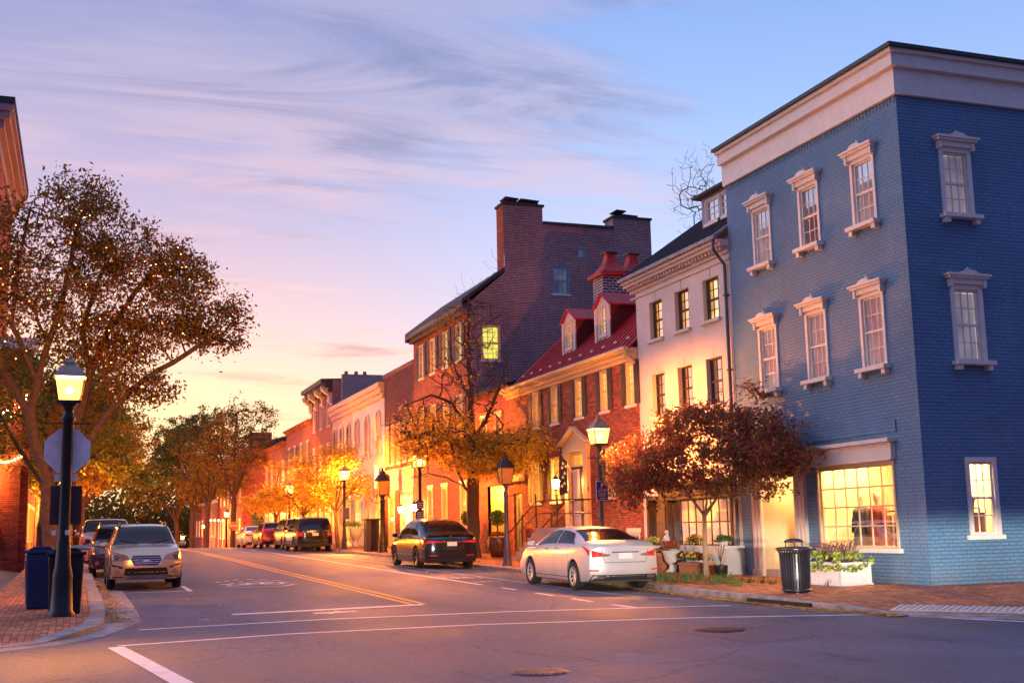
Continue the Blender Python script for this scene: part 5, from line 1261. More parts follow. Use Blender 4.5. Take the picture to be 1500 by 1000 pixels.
def wheelie(x, y, z, w, d, h, mat, label, rz, cat='bin'):
    t = thing('wheeled_bin' if cat == 'recycling bin' else 'square_bin', label, cat, (x, y, z))
    b = MB(); k = .86
    b.add([(x - w * k / 2, y - d * k / 2, z + .03), (x + w * k / 2, y - d * k / 2, z + .03), (x + w * k / 2, y + d * k / 2, z + .03), (x - w * k / 2, y + d * k / 2, z + .03), (x - w / 2, y - d / 2, z + h), (x + w / 2, y - d / 2, z + h), (x + w / 2, y + d / 2, z + h), (x - w / 2, y + d / 2, z + h)],
          [(0, 3, 2, 1), (4, 5, 6, 7), (0, 1, 5, 4), (1, 2, 6, 5), (2, 3, 7, 6), (3, 0, 4, 7)])
    b.build('body', mat, t, bevel=.03)
    s_ = MB(); n = 7
    for i in range(n):
        u_ = -w / 2 * .8 + w * .8 * i / (n - 1); s_.prism([(x + u_ * k - .012, y - d * k / 2 - .012, z + .12), (x + u_ * k + .012, y - d * k / 2 - .012, z + .12), (x + u_ + .012, y - d / 2 - .012, z + h - .12), (x + u_ - .012, y - d / 2 - .012, z + h - .12)], (0, .02, 0))
        v_ = -d / 2 * .8 + d * .8 * i / (n - 1); s_.prism([(x - w * k / 2 - .012, y + v_ * k - .012, z + .12), (x - w * k / 2 - .012, y + v_ * k + .012, z + .12), (x - w / 2 - .012, y + v_ + .012, z + h - .12), (x - w / 2 - .012, y + v_ - .012, z + h - .12)], (.02, 0, 0))
    s_.build('ribs', mat, t)
    s_ = MB(); s_.box(x - w / 2 - .03, x + w / 2 + .03, y - d / 2 - .03, y + d / 2 + .03, z + h, z + h + .06); s_.build('rim', mat, t, bevel=.015)
    s_ = MB(); s_.prism([(x - w / 2 + .04, y - d / 2 + .04, z + h + .06), (x + w / 2 - .04, y - d / 2 + .04, z + h + .06), (x + w / 2 - .12, y - d / 2 + .04, z + h + .13), (x - w / 2 + .12, y - d / 2 + .04, z + h + .13)], (0, d - .08, 0)); s_.build('lid', mat, t, bevel=.01)
    return t
wheelie(-.20, 23.05, .17, .60, .58, 1.05, simple('black_bin_metal', (.022, .014, .014), .4, metal=.2), 'large black litter bin standing behind the left lamp post', 0)
wheelie(-.66, 24.6, .2, .54, .58, 1.05, simple('blue_bin_plastic', (.012, .03, .11), .45), 'dark blue recycling bin left of the black litter bin', 0, 'recycling bin')
t = thing('bin_lid_disc', 'pale round lid resting on top of the black litter bin', 'lid', (-.05, 23.2, 1.3)); s_ = MB(); s_.lathe((-.0, 23.15, 1.31), [(.26, 0), (.26, .03), (.14, .08), (0, .09)], 24); s_.build('dome', simple('dull_grey_metal', (.28, .25, .25), .45, metal=.4), t, smooth=True)

# ================================================================== planters and pots
def foliage(mb, c, r, n, size, rnd, flat=1.0, m0=0, nm=1, up=False):
    for _ in range(n):
        a, b = rnd.random() * 2 * pi, math.acos(rnd.uniform(-.2 if up else -1, 1)); q = (rnd.random() ** .4) * r
        x, y, z = c[0] + q * sin(b) * cos(a), c[1] + q * sin(b) * sin(a), c[2] + q * cos(b) * flat
        s = size * (.6 + rnd.random() * .8); v = Vector((rnd.gauss(0, 1), rnd.gauss(0, 1), rnd.gauss(0, 1))).normalized(); w = v.orthogonal().normalized(); k = v.cross(w)
        w *= s; k *= s * .55; p = Vector((x, y, z)); mb.add([p - w, p - k, p + w, p + k], [(0, 1, 2, 3)], m0 + rnd.randrange(nm))
def fol(name, col, r=.7): return simple(name, col, r, var=.35, nscale=18)
YEL, GRN, REDF, ORF, LIME = fol('yellow_petal', (.72, .50, .03)), fol('leaf_green', (.05, .11, .03)), fol('red_petal', (.50, .03, .02)), fol('orange_petal', (.70, .30, .03)), fol('lime_leaf', (.45, .50, .06))
def pot(label, x, y, z, prof, mat, flowers, cr, cz, n=16, name='flower_pot', group=None, seed=1, cat='flower pot', fs=.035, cnt=260):
    t = thing(name, label, cat, (x, y, z), group); p = MB(); p.lathe((x, y, z), prof, n); p.build('pot', mat, t, smooth=True, bevel=0)
    rnd = random.Random(seed); g = MB(); foliage(g, (x, y, z + cz), cr, int(cnt * .6), fs * 1.2, rnd, .7, 0, 1, True); foliage(g, (x, y, z + cz + cr * .15), cr, cnt, fs, rnd, .7, 1, len(flowers), True)
    g.build('flowers', [GRN] + flowers, t); return t
urn = [(.17, 0), (.17, .05), (.09, .10), (.07, .18), (.10, .22), (.19, .32), (.22, .48), (.26, .55), (.27, .58), (.23, .58)]
zz = lambda x, y: zwalk(x, y)
pot('white stone urn of yellow flowers beside the small statue', 15.45, 31.1, zz(15.4, 31), [(r * 1.1, h * 1.15) for r, h in urn], M['urnstone'], [YEL], .25, .74, seed=2)
pot('terracotta pot of dark flowers between two white urns', 15.35, 30.2, zz(15.3, 30.3), [(.17, 0), (.25, .42), (.27, .43), (.27, .5), (.23, .5)], M['terracotta'], [fol('dull_orange_petal', (.35, .10, .02))], .2, .52, seed=3)
pot('white urn of red flowers right of the terracotta pot', 15.2, 29.45, zz(15.2, 29.6), urn, M['urnstone'], [REDF], .24, .66, seed=4)
pot('small dark pot of purple plants behind the young tree', 15.45, 29.3, zz(15.2, 29.1), [(.14, 0), (.2, .3), (.2, .34)], M['iron'], [fol('purple_leaf', (.10, .03, .08))], .22, .42, seed=5)
pot('white urn of orange flowers on the ledge side by the shop window', 15.5, 28.65, zz(15.4, 28.6), [(r, h * 1.25) for r, h in urn], M['urnstone'], [ORF, YEL], .27, .80, seed=6)
pot('black nursery pot with bare twigs right of the young tree trunk', 14.75, 26.0, zz(14.9, 26.6), [(.14, 0), (.17, .30), (.17, .32)], M['iron'], [GRN], .06, .3, seed=7, cnt=20)
tw = MB(); rnd = random.Random(2)
for k in range(9): a = rnd.random() * 6.3; tw.tube([(14.75, 26.0, .6), (14.75 + .12 * cos(a), 26.0 + .12 * sin(a), .9 + rnd.random() * .25)], .006, 4)
p_ = [o for o in bpy.data.objects if o.get('label', '').startswith('black nursery')][0]
tw2 = tw.build('twigs', M['bark'], p_)
t = thing('trough_planter', 'low terracotta trough of red and yellow flowers against the white ledge', 'planter', (15.0, 27.9, zz(15, 27.9))); z_ = zz(15, 28)
s_ = MB(); s_.box(14.85, 15.2, 27.1, 28.4, z_, z_ + .3); s_.box(14.82, 15.23, 27.07, 28.43, z_ + .26, z_ + .32); s_.build('trough', M['terracotta'], t, bevel=.015)
g = MB(); rnd = random.Random(9)
for k in range(7): foliage(g, (15.02, 27.2 + k * .18, z_ + .42), .17, 70, .035, rnd, .8, 0, 1, True); foliage(g, (15.02, 27.2 + k * .18, z_ + .46), .17, 60, .035, rnd, .8, 1 + k % 2, 1, True)
g.build('flowers', [GRN, YEL, REDF], t)
t = thing('window_box_plant', 'green trailing plant sitting on the right end of the white ledge', 'plant', (15.6, 27.3, 1.0)); g = MB(); rnd = random.Random(3)
foliage(g, (15.6, 27.3, 1.12), .22, 160, .05, rnd, .7, 0, 1, True); g.build('leaves', GRN, t); s_ = MB(); s_.lathe((15.6, 27.3, .985), [(.1, 0), (.13, .12)], 10); s_.build('pot', M['urnstone'], t)
# cherub statue on plinth
t = thing('garden_statue', 'small pale stone child statue by the yellow flower urn', 'statue', (15.75, 30.75, zz(15.7, 30.6))); z_ = zz(15.7, 30.7)
s_ = MB(); s_.box(15.58, 15.92, 30.58, 30.92, z_, z_ + .45); s_.build('plinth', M['urnstone'], t, bevel=.02)
def skin(name, verts, edges, radii, mat, parent, sub=2):
    off = OFF.get(parent.name, Vector((0, 0, 0))); me = bpy.data.meshes.new(name); me.from_pydata([tuple(Vector(v) - off) for v in verts], edges, []); me.materials.append(mat)
    o = bpy.data.objects.new(name, me); sc.collection.objects.link(o); o.parent = parent
    sk = o.modifiers.new('skin', 'SKIN'); l = me.skin_vertices[0].data if me.skin_vertices else None
    if l is None:
        bm = bmesh.new(); bm.from_mesh(me); bm.verts.layers.skin.verify(); bm.to_mesh(me); bm.free(); l = me.skin_vertices[0].data
    for i, r in enumerate(radii): l[i].radius = (r, r)
    l[0].use_root = True
    ss = o.modifiers.new('sub', 'SUBSURF'); ss.levels = ss.render_levels = sub
    return o
X_, Y_, Z_ = 15.75, 30.75, z_ + .45
V = [(0, 0, .26), (0, 0, .38), (0, 0, .48), (0, 0, .53), (-.01, 0, .60), (-.01, 0, .66), (-.05, -.06, .14), (-.05, -.05, .02), (-.05, .06, .14), (-.05, .05, .02), (-.02, -.10, .46), (-.10, -.10, .38), (-.02, .10, .46), (-.08, .12, .36), (-.13, .04, .36), (-.13, -.05, .44)]
skin('figure', [(X_ + a, Y_ + b, Z_ + c) for a, b, c in V], [(0, 1), (1, 2), (2, 3), (3, 4), (4, 5), (0, 6), (6, 7), (0, 8), (8, 9), (2, 10), (10, 11), (11, 15), (2, 12), (12, 13), (13, 14)],
     [.075, .075, .07, .035, .07, .055, .045, .03, .045, .03, .035, .028, .035, .028, .022, .022], M['urnstone'], t)
# lion-like small stone ornament by the urn
# white planter box by the shop window
t = thing('planter_box', 'white panelled planter box of lime and purple plants under the shop window', 'planter', (15.3, 21.9, zz(15.4, 22))); z_ = zz(15.4, 22) - .01
x0, x1, y0, y1 = 14.92, 15.62, 21.3, 22.6
s_ = MB(); s_.box(x0, x1, y0, y1, z_ + .03, z_ + .44); s_.build('box', M['white'], t)
s_ = MB(); s_.box(x0 - .05, x1 + .05, y0 - .05, y1 + .05, z_ + .44, z_ + .50); s_.box(x0 - .04, x1 + .04, y0 - .04, y1 + .04, z_, z_ + .07)
for (a, b, c, d) in ((x0 - .02, x0 + .06, y0 - .02, y0 + .06), (x1 - .06, x1 + .02, y0 - .02, y0 + .06), (x0 - .02, x0 + .06, y1 - .06, y1 + .02)): s_.box(a, b, c, d, z_ + .07, z_ + .438)
s_.build('trim', M['white'], t, bevel=.008)
g = MB(); rnd = random.Random(12)
for k in range(9): foliage(g, (15.25 + rnd.uniform(-.2, .2), 21.3 + k * .16, z_ + .60), .20, 120, .045, rnd, .65, 0, 2, True)
for k in range(14): foliage(g, (x0 - .06 + rnd.uniform(-.05, .08), 21.25 + k * .1, z_ + .46 + rnd.uniform(-.12, .1)), .10, 30, .04, rnd, .8, 0, 2)
for k in range(5): foliage(g, (x0 + .1 + k * .15, y0 - .06, z_ + .46 + rnd.uniform(-.12, .08)), .10, 30, .04, rnd, .8, 0, 2)
g.build('leaves', [LIME, fol('mid_green_leaf', (.12, .2, .04))], t)
g = MB()
for k in range(60):
    a = rnd.random() * 6.3; cx, cy = 15.25 + rnd.uniform(-.2, .2), 21.4 + rnd.random() * 1.0; l = .3 + rnd.random() * .3
    g.tube([(cx, cy, z_ + .5), (cx + cos(a) * l * .35, cy + sin(a) * l * .35, z_ + .5 + l * .75), (cx + cos(a) * l * .8, cy + sin(a) * l * .8, z_ + .5 + l * .85)], [.012, .009, .002], 4)
g.build('purple_grass', simple('purple_grass_blade', (.16, .06, .07), .7), t)
# topiary pots by the passage, stone urns farther on
def topiary(x, y, label):
    z = zz(15, y); t = thing('topiary_pot', label, 'potted shrub', (x, y, z), 'clipped shrubs by the yellow passage'); p = MB(); p.lathe((x, y, z), [(.26, 0), (.38, .35), (.40, .62), (.34, .74), (.37, .78), (.3, .78)], 18); p.build('pot', simple('dark_glazed_pot', (.12, .05, .04), .35), t, smooth=True)
    s = MB(); s.tube([(x, y, z + .7), (x, y, z + 1.25)], .03, 6); s.build('stem', M['bark'], t)
    g = MB(); rnd = random.Random(int(y * 7)); foliage(g, (x, y, z + 1.5), .33, 1500, .035, rnd); foliage(g, (x, y, z + .85), .3, 300, .04, rnd, .5, 1, 1, True); g.build('foliage', [GRN, fol('dull_red_flower', (.3, .06, .03))], t)
topiary(15.2, 43.9, 'clipped ball shrub in a dark pot, right of the big tree trunk'); topiary(15.3, 47.9, 'clipped ball shrub in a dark pot, mostly hidden behind the big tree trunk')
for y, lb in ((66.4, 'white stone urn of greenery, right one of the pair beyond the kiosk'), (68.6, 'white stone urn of greenery, left one of the pair beyond the kiosk')):
    pot(lb, 14.6, y, zz(14.6, y), [(r * 1.7, h * 1.9) for r, h in urn], M['urnstone'], [GRN], .4, 1.15, seed=int(y))
# outdoor chairs/table outside the shop
def bistro_chair(x, y, rz, label):
    z = zz(15, y); t = thing('bistro_chair', label, 'chair', (x, y, z), 'dark chairs outside the bright shop')
    s = MB(); s.box(x - .2, x + .2, y - .2, y + .2, z + .44, z + .47); s.build('seat', M['shutter'], t)
    s = MB(); s.box(x + .17, x + .2, y - .2, y + .2, z + .6, z + .9); s.build('backrest', M['shutter'], t)
    for a in (-.18, .18):
        for b in (-.18, .18): s = MB(); s.tube([(x + a, y + b, z), (x + a, y + b, z + (.44 if a < 0 else .9))], .018, 5); s.build('leg', M['iron'], t)
bistro_chair(15.2, 56.6, 0, 'dark bistro chair behind the black crossover, nearest the camera'); bistro_chair(15.2, 58.4, 0, 'dark bistro chair nearer the unlit pale lantern')

# string lights on the left brick building, plus a lantern added to brighten it
t = thing('string_lights', 'short strings of warm bulbs hung across the left brick building front', 'string lights', (-2.6, 45.0, 5.6)); g = MB(); w_ = MB()
for k, (xa, za, xb_, zb2) in enumerate([(-3.6, 5.9, -1.9, 6.5), (-3.6, 5.2, -1.9, 6.4), (-3.4, 4.7, -2.0, 4.4)]):
    pts = []
    for i in range(15):
        u = i / 14; p = (xa + (xb_ - xa) * u, 44.7 + .1 * k, za + (zb2 - za) * u - .35 * sin(pi * u)); pts.append(p)
        if i % 1 == 0: g.lathe(p, [(0, -.03), (.028, 0), (0, .03)], 6)
    w_.tube(pts, .006, 3)
gm = glowmat('porch_bulb_glow', (1, .42, .12), 160.0); b1_ = g.build('bulbs', gm, t); tag(b1_, kind='stuff'); w_.build('wire', M['iron'], t)
t = thing('wall_lantern', 'added wall lantern that brightens the left brick building', 'wall lantern', (-3.2, 44.95, 3.6)); a = MB(); a.box(-3.28, -3.12, 44.9, 45.08, 3.5, 3.9); a.lathe((-3.2, 44.75, 3.45), [(.14, .42), (.05, .55)], 6); a.build('bracket', M['iron'], t)
g = MB(); g.lathe((-3.2, 44.75, 3.55), [(.08, 0), (.12, .28)], 6); g.build('lantern_glass', glowmat('added_lantern_glow', (1, .38, .08), 420), t)
# ================================================================== cars
def paint(name, col, metal=.6, rough=.32, coat=.9):
    m, t, b = bsdf(name); pos = t.new('ShaderNodeTexCoord').outputs['Object']
    n = t.mrange(t.noise(pos, 3, 4, .6), .3, .7, .93, 1.05); s = t.new('ShaderNodeSeparateXYZ', inp={0: pos})
    dirt = t.math('MULTIPLY', t.mrange(s.outputs[2], .5, .15, 0, .5), t.mrange(t.noise(pos, 7, 5, .7), .3, .7))
    c = t.mix(1.0, C3(col), t.new('ShaderNodeCombineXYZ', inp={0: n, 1: n, 2: n}).outputs[0], 'MULTIPLY'); c = t.mix(dirt, c, C3((.12, .09, .07)))
    setb(t, b, Base_Color=c, Metallic=metal, Roughness=rough, Coat_Weight=coat); b.inputs['Coat Roughness'].default_value = .10; return m
M['carglass'] = simple('tinted_car_glass', (.010, .010, .013), .05, var=0, spec=.28); M['rubber'] = simple('tyre_rubber', (.018, .018, .02), .85, var=.2, nscale=20)
M['alloy'] = simple('alloy_wheel', (.62, .60, .60), .35, metal=.45, var=.1); M['darkalloy'] = simple('dark_alloy', (.06, .06, .065), .35, metal=.8, var=.1); M['plastic'] = simple('black_trim_plastic', (.02, .02, .022), .55, var=.2, nscale=20)
M['chrome'] = simple('chrome_trim', (.65, .65, .66), .14, metal=1.0, var=.05); M['seam'] = simple('panel_gap', (.01, .01, .01), .9, var=0)
M['redlens'] = simple('red_tail_lens', (.42, .015, .012), .12, var=.1, nscale=30, coat=.8, emit=(1, .03, .02), estr=.22); M['clearlens'] = simple('headlight_lens', (.30, .22, .17), .10, metal=.35, var=.35, nscale=28, coat=.9)
M['plate'] = simple('licence_plate', (.75, .73, .70), .4, var=.04); M['amber'] = simple('amber_lens', (.55, .20, .03), .2, coat=.5)
TYPES = dict(
 sedan=dict(L=4.9, W=1.83, bot=.19, wh=(.95, 3.77), r=.335,
   top=[(-.06, 1.02), (0, 1.05), (.16, 1.115), (.50, 1.14), (.85, 1.235), (1.3, 1.36), (1.8, 1.44), (2.3, 1.462), (2.75, 1.42), (3.2, 1.28), (3.85, 1.01), (4.3, .94), (4.7, .82), (4.9, .72), (4.96, .68)],
   belt=[(-.06, .93), (0, .95), (.5, 1.03), (2, .98), (3.7, .92), (4.4, .80), (4.96, .60)],
   wt=[(-.06, .80), (0, .86), (.5, .80), (.85, .70), (1.3, .63), (2.5, .60), (3.2, .66), (3.85, .80), (4.5, .84), (4.96, .78)],
   rear=[(.2, .10), (.35, .02), (.6, .0), (.8, .03), (1.0, .05), (1.5, .1)], front=[(.2, .14), (.4, .02), (.55, 0), (.75, .10), (1.0, .3), (1.5, .5)], side=(.92, 3.5), glass_r=(.56, 1.5), glass_f=(2.9, 3.78)),
 wagon=dict(L=4.82, W=1.86, bot=.24, wh=(.98, 3.75), r=.35,
   top=[(-.06, 1.10), (0, 1.16), (.18, 1.34), (.42, 1.57), (1.0, 1.63), (2.2, 1.64), (2.75, 1.58), (3.62, 1.12), (4.2, 1.04), (4.6, .94), (4.82, .82), (4.88, .78)],
   belt=[(-.06, .98), (0, 1.02), (2, 1.03), (3.6, 1.0), (4.3, .90), (4.88, .72)],
   wt=[(-.06, .80), (0, .84), (.42, .68), (1.0, .66), (2.7, .66), (3.2, .73), (3.62, .82), (4.5, .86), (4.88, .80)],
   rear=[(.2, .08), (.45, .0), (.8, .02), (1.2, .06), (1.7, .1)], front=[(.22, .12), (.42, .01), (.6, 0), (.82, .04), (1.0, .16), (1.7, .4)], side=(.5, 3.3), glass_r=(.10, .40), glass_f=(2.72, 3.56)),
 fast=dict(L=5.0, W=1.99, bot=.2, wh=(1.0, 3.97), r=.37,
   top=[(-.06, .98), (0, 1.04), (.16, 1.13), (.5, 1.24), (1.2, 1.50), (1.9, 1.65), (2.5, 1.67), (3.0, 1.58), (4.0, 1.08), (4.5, .95), (4.9, .80), (5.0, .72), (5.06, .68)],
   belt=[(-.06, .92), (0, .96), (.6, 1.06), (2, 1.06), (3.9, .98), (4.6, .82), (5.06, .62)],
   wt=[(-.06, .82), (0, .87), (.5, .80), (1.2, .70), (2.6, .66), (3.3, .72), (4.0, .82), (5.06, .80)],
   rear=[(.2, .10), (.4, .0), (.7, .0), (.95, .02), (1.1, .0), (1.5, .1)], front=[(.2, .14), (.4, .02), (.6, 0), (.8, .10), (1.0, .3), (1.7, .5)], side=(.9, 3.65), glass_r=(.55, 1.55), glass_f=(3.0, 3.9)),
 boxy=dict(L=4.9, W=2.0, bot=.27, wh=(1.0, 3.85), r=.40,
   top=[(-.06, 1.15), (0, 1.22), (.12, 1.5), (.30, 1.76), (.7, 1.82), (2.6, 1.82), (3.0, 1.76), (3.6, 1.28), (4.4, 1.18), (4.75, 1.10), (4.9, 1.0), (4.96, .94)],
   belt=[(-.06, 1.02), (0, 1.08), (2, 1.12), (3.6, 1.10), (4.5, 1.02), (4.96, .85)],
   wt=[(-.06, .84), (0, .88), (.30, .74), (2.7, .72), (3.2, .78), (3.6, .86), (4.96, .84)],
   rear=[(.25, .06), (.5, .0), (1.0, .0), (1.8, .03)], front=[(.25, .10), (.5, .0), (.9, .02), (1.1, .08), (1.9, .3)], side=(.4, 3.3), glass_r=(.08, .28), glass_f=(2.92, 3.54)))
def hermite(pts, x):
    xs = [p[0] for p in pts]; yv = [p[1] for p in pts]
    if x <= xs[0]: return yv[0]
    if x >= xs[-1]: return yv[-1]
    i = next(k for k in range(len(xs) - 1) if xs[k] <= x <= xs[k + 1])
    def slope(k):
        if k == 0 or k == len(xs) - 1: return 0.0 if k else (yv[1] - yv[0]) / (xs[1] - xs[0])
        a = (yv[k] - yv[k - 1]) / (xs[k] - xs[k - 1]); b = (yv[k + 1] - yv[k]) / (xs[k + 1] - xs[k]); return 0 if a * b <= 0 else 2 * a * b / (a + b)
    h = xs[i + 1] - xs[i]; t = (x - xs[i]) / h; m0, m1 = slope(i) * h, slope(i + 1) * h
    return (2 * t ** 3 - 3 * t * t + 1) * yv[i] + (t ** 3 - 2 * t * t + t) * m0 + (-2 * t ** 3 + 3 * t * t) * yv[i + 1] + (t ** 3 - t * t) * m1
def make_car(kind, label, paintm, wheelm='alloy', cladding=False, rails=False, facing='rear'):
    D = TYPES[kind]; L, Wd = D['L'], D['W']; w0 = Wd / 2
    lin = lambda pts, x: float(np.interp(x, [p[0] for p in pts], [p[1] for p in pts]))
    def wmax(y):
        e = max(0, (.9 - y) / .96); f = max(0, (y - (L - 1.1)) / 1.16); return w0 * (1 - .07 * e * e - .09 * f * f)
    def sect(y):
        top = hermite(D['top'], y); belt = min(hermite(D['belt'], y), top - .04); bot = D['bot'] + .04 * max(0, (.5 - y) / .5) + .03 * max(0, (y - L + .5) / .5)
        w = wmax(y); wt = hermite(D['wt'], y) * (w / w0) * (w0 / .93); wt = min(wt, w * .94); gh = top - belt
        return [(0, bot), (w * .84, bot), (w * .955, bot + .03), (w * .985, bot + .12), (w, bot + (belt - bot) * .40), (w * .995, bot + (belt - bot) * .70), (w * .972, belt - .05), (w * .955, belt),
                (w * .94 * .93 + wt * .07, belt + gh * .10), ((w * .93 + wt) / 2 + .012, belt + gh * .52), (wt, top - min(.055, gh * .25)), (wt * .90, top - min(.02, gh * .1)), (wt * .5, top - .002), (0, top + .004)]
    NT_ = 13
    def yo(x, y, z):
        w = wmax(y); r = max(0, 1 - (y + .06) / .75) ** 1.6; f = max(0, 1 - (L + .06 - y) / .85) ** 1.6; q = (x / w) ** 2 if w else 0
        return y + r * (lin(D['rear'], z) + .14 * q * q) - f * (lin(D['front'], z) + .20 * q * q)
    def S(y, t, s=1, off=0.0):
        se = sect(y); i = min(int(t), NT_ - 1); f = t - i; a, b = se[i], se[i + 1]; x = a[0] + (b[0] - a[0]) * f; z = a[1] + (b[1] - a[1]) * f
        tx, tz = b[0] - a[0], b[1] - a[1]; n_ = hypot(tx, tz) or 1; nx, nz = tz / n_, -tx / n_
        return Vector(((x + nx * off) * s, yo(x, y, z), z + nz * off))
    def cap(x, z, front, off=.006):
        y = L + .06 if front else -.06; return Vector((x, yo(x, y, z) + (off if front else -off), z))
    root = thing('parked_car', label, 'car', (0, 0, 0))
    ysn = sorted(set([-.06 + (L + .12) * i / 56 for i in range(57)]))
    B = MB(); vs = []; ring = list(range(NT_ + 1)); per = 2 * NT_
    for y in ysn:
        se = sect(y)
        pts = [(x, z) for x, z in se] + [(-x, z) for x, z in se[1:-1]][::-1]
        vs += [(x, yo(x, y, z), z) for x, z in pts]
    fs = []
    for i in range(len(ysn) - 1):
        for k in range(per): fs.append((i * per + k, (i + 1) * per + k, (i + 1) * per + (k + 1) % per, i * per + (k + 1) % per))
    B.add(vs, fs)
    # bowed end caps: rows between mirrored section points
    for y, front in ((-.06, False), (L + .06, True)):
        se = sect(y); base = (len(ysn) - 1) * per if front else 0
        cols = 6; grid = []
        for k in range(NT_ + 1):
            row = []
            for c in range(-cols, cols + 1):
                x = se[k][0] * c / cols; row.append(len(B.v)); B.v.append((x, yo(x, y, se[k][1]), se[k][1]))
            grid.append(row)
        for k in range(NT_):
            for c in range(2 * cols):
                q = (grid[k][c], grid[k][c + 1], grid[k + 1][c + 1], grid[k + 1][c]); B.f.append(q if not front else q[::-1]); B.m.append(0)
    body = B.build('body', paintm, root, smooth=True)
    # weld, then cut real wheel arches
    bm = bmesh.new(); bm.from_mesh(body.data); bmesh.ops.remove_doubles(bm, verts=bm.verts, dist=1e-4); bmesh.ops.dissolve_degenerate(bm, edges=bm.edges, dist=1e-5); bmesh.ops.recalc_face_normals(bm, faces=bm.faces); bm.to_mesh(body.data); bm.free()
    r = D['r']; ra = r + .055; C_ = MB()
    for yw in D['wh']:
        for s in (-1, 1): C_.lathe((s * (w0 - .13), yw, r + .01), [(ra, -.17), (ra, .17)], 36, axis='X')
    cut = C_.build('cutter', paintm, None); bm = bmesh.new(); bm.from_mesh(cut.data); bmesh.ops.recalc_face_normals(bm, faces=bm.faces); bm.to_mesh(cut.data); bm.free()
    md = body.modifiers.new('b', 'BOOLEAN'); md.operation = 'DIFFERENCE'; md.object = cut; md.solver = 'EXACT'
    bpy.context.view_layer.update(); me = bpy.data.meshes.new_from_object(body.evaluated_get(bpy.context.evaluated_depsgraph_get()))
    body.modifiers.clear(); body.data = me; me.name = 'body'; bpy.data.objects.remove(cut)
    me.polygons.foreach_set('use_smooth', [True] * len(me.polygons)); 
    try: me.set_sharp_from_angle(angle=R(38))
    except Exception: pass
    def patch(mb, quad, n=(8, 4), off=.005, s=1, m=0):
        """quad: four (y, t) corners"""
        (a, b, c, d) = [Vector(q) for q in quad]; base = len(mb.v)
        for i in range(n[0] + 1):
            for j in range(n[1] + 1):
                u, v = i / n[0], j / n[1]; q = a * (1 - u) * (1 - v) + b * u * (1 - v) + c * u * v + d * (1 - u) * v; p = S(q.x, q.y, s, off); mb.v.append(tuple(p))
        for i in range(n[0]):
            for j in range(n[1]): k = base + i * (n[1] + 1) + j; mb.f.append((k, k + n[1] + 1, k + n[1] + 2, k + 1)); mb.m.append(m)
    def cpatch(mb, quad, front, n=8, off=.006, m=0):
        a, b, c, d = [Vector(q) for q in quad]; base = len(mb.v)
        for i in range(n + 1):
            u = i / n
            for e, f in ((a, b), (d, c)): q = e.lerp(f, u); mb.v.append(tuple(cap(q.x, q.y, front, off)))
        for i in range(n): k = base + 2 * i; mb.f.append((k, k + 2, k + 3, k + 1)); mb.m.append(m)
    # inner arch liners
    for yw in D['wh']:
        for s in (-1, 1):
            A = MB(); n = 20; vs = []
            for k in range(n + 1):
                a = -.35 + (pi + .7) * k / n
                for x in (w0 - .305, w0 - .05): vs.append((s * x, yw + (ra - .004) * cos(a), r + .01 + (ra - .004) * sin(a)))
            A.add(vs, [(2 * k, 2 * k + 1, 2 * k + 3, 2 * k + 2) for k in range(n)])
            A.add([(s * (w0 - .305), yw + (ra - .004) * cos(-.35 + (pi + .7) * k / n), r + .01 + (ra - .004) * sin(-.35 + (pi + .7) * k / n)) for k in range(n + 1)], [tuple(range(n + 1))])
            A.build('wheel_well', M['seam'], root)
    if cladding:
        A = MB()
        for yw in D['wh']:
            for s in (-1, 1):
                n = 18; vs = []
                for k in range(n + 1):
                    a = -.12 + (pi + .24) * k / n
                    for rr, dx in ((ra - .01, .0), (ra - .01, .012), (ra + .055, .012), (ra + .06, -.03)): vs.append((s * (w0 * (1.0 if .95 < yw < L - 1.1 else .99) + dx - .008), yw + rr * cos(a), r + .01 + rr * sin(a)))
                A.add(vs, [(4 * k + j, 4 * k + j + 1, 4 * k + 5 + j, 4 * k + 4 + j) for k in range(n) for j in range(3)])
        A.build('arch_trim', M['plastic'], root)
    # glass
    y0, y1 = D['side']
    for s in (-1, 1):
        G = MB(); ym = y0 + (y1 - y0) * .46
        tl, tt = 8.15, 9.86; lean = .42 if kind != 'boxy' else .16
        gf = D['glass_f'][0]
        top0, top1 = y0 + (lean if kind in ('sedan', 'fast') else .12) + (.25 if kind == 'fast' else 0), gf + .02
        qy0, qy3 = y0 + (0 if kind != 'boxy' else .03), y1
        mid_t = ym
        patch(G, [(qy0 + .05, tl), (ym - .035, tl), (ym - .035, tt), (top0, tt)], (10, 6), .006, s)
        patch(G, [(ym + .035, tl), (qy3, tl), (top1, tt), (ym + .035, tt)], (10, 6), .006, s)
        G.build('side_window', M['carglass'], root, smooth=True)
        Tm = MB(); e = .12
        patch(Tm, [(qy0 - .02, tl - .12), (qy3 + .06, tl - .12), (qy3 + .06, tl + .02), (qy0 - .02, tl + .02)], (14, 1), .010, s); Tm.build('window_trim', M['chrome' if kind != 'boxy' else 'plastic'], root, smooth=True)
        Q = MB()                                      # panel gaps
        for yy in (ym, y1 - .12, max(y0 - .02, D['wh'][0] + .30)): patch(Q, [(yy - .006, 3.0), (yy + .006, 3.0), (yy + .006, 8.0), (yy - .006, 8.0)], (1, 14), .0025, s)
        patch(Q, [(max(y0, D['wh'][0] + .30), 2.9), (y1 - .12, 2.9), (y1 - .12, 3.02), (max(y0, D['wh'][0] + .30), 3.02)], (12, 1), .0025, s)
        Q.build('door_gap', M['seam'], root)
        Hn = MB()
        for yy in (ym - .28, y1 - 1.0 if kind != 'boxy' else y1 - .95):
            pts = [S(yy + d_, 6.35, s, o_) for d_, o_ in ((0, .0), (.015, .035), (.17, .035), (.19, .0))]; Hn.tube(pts, .013, 6)
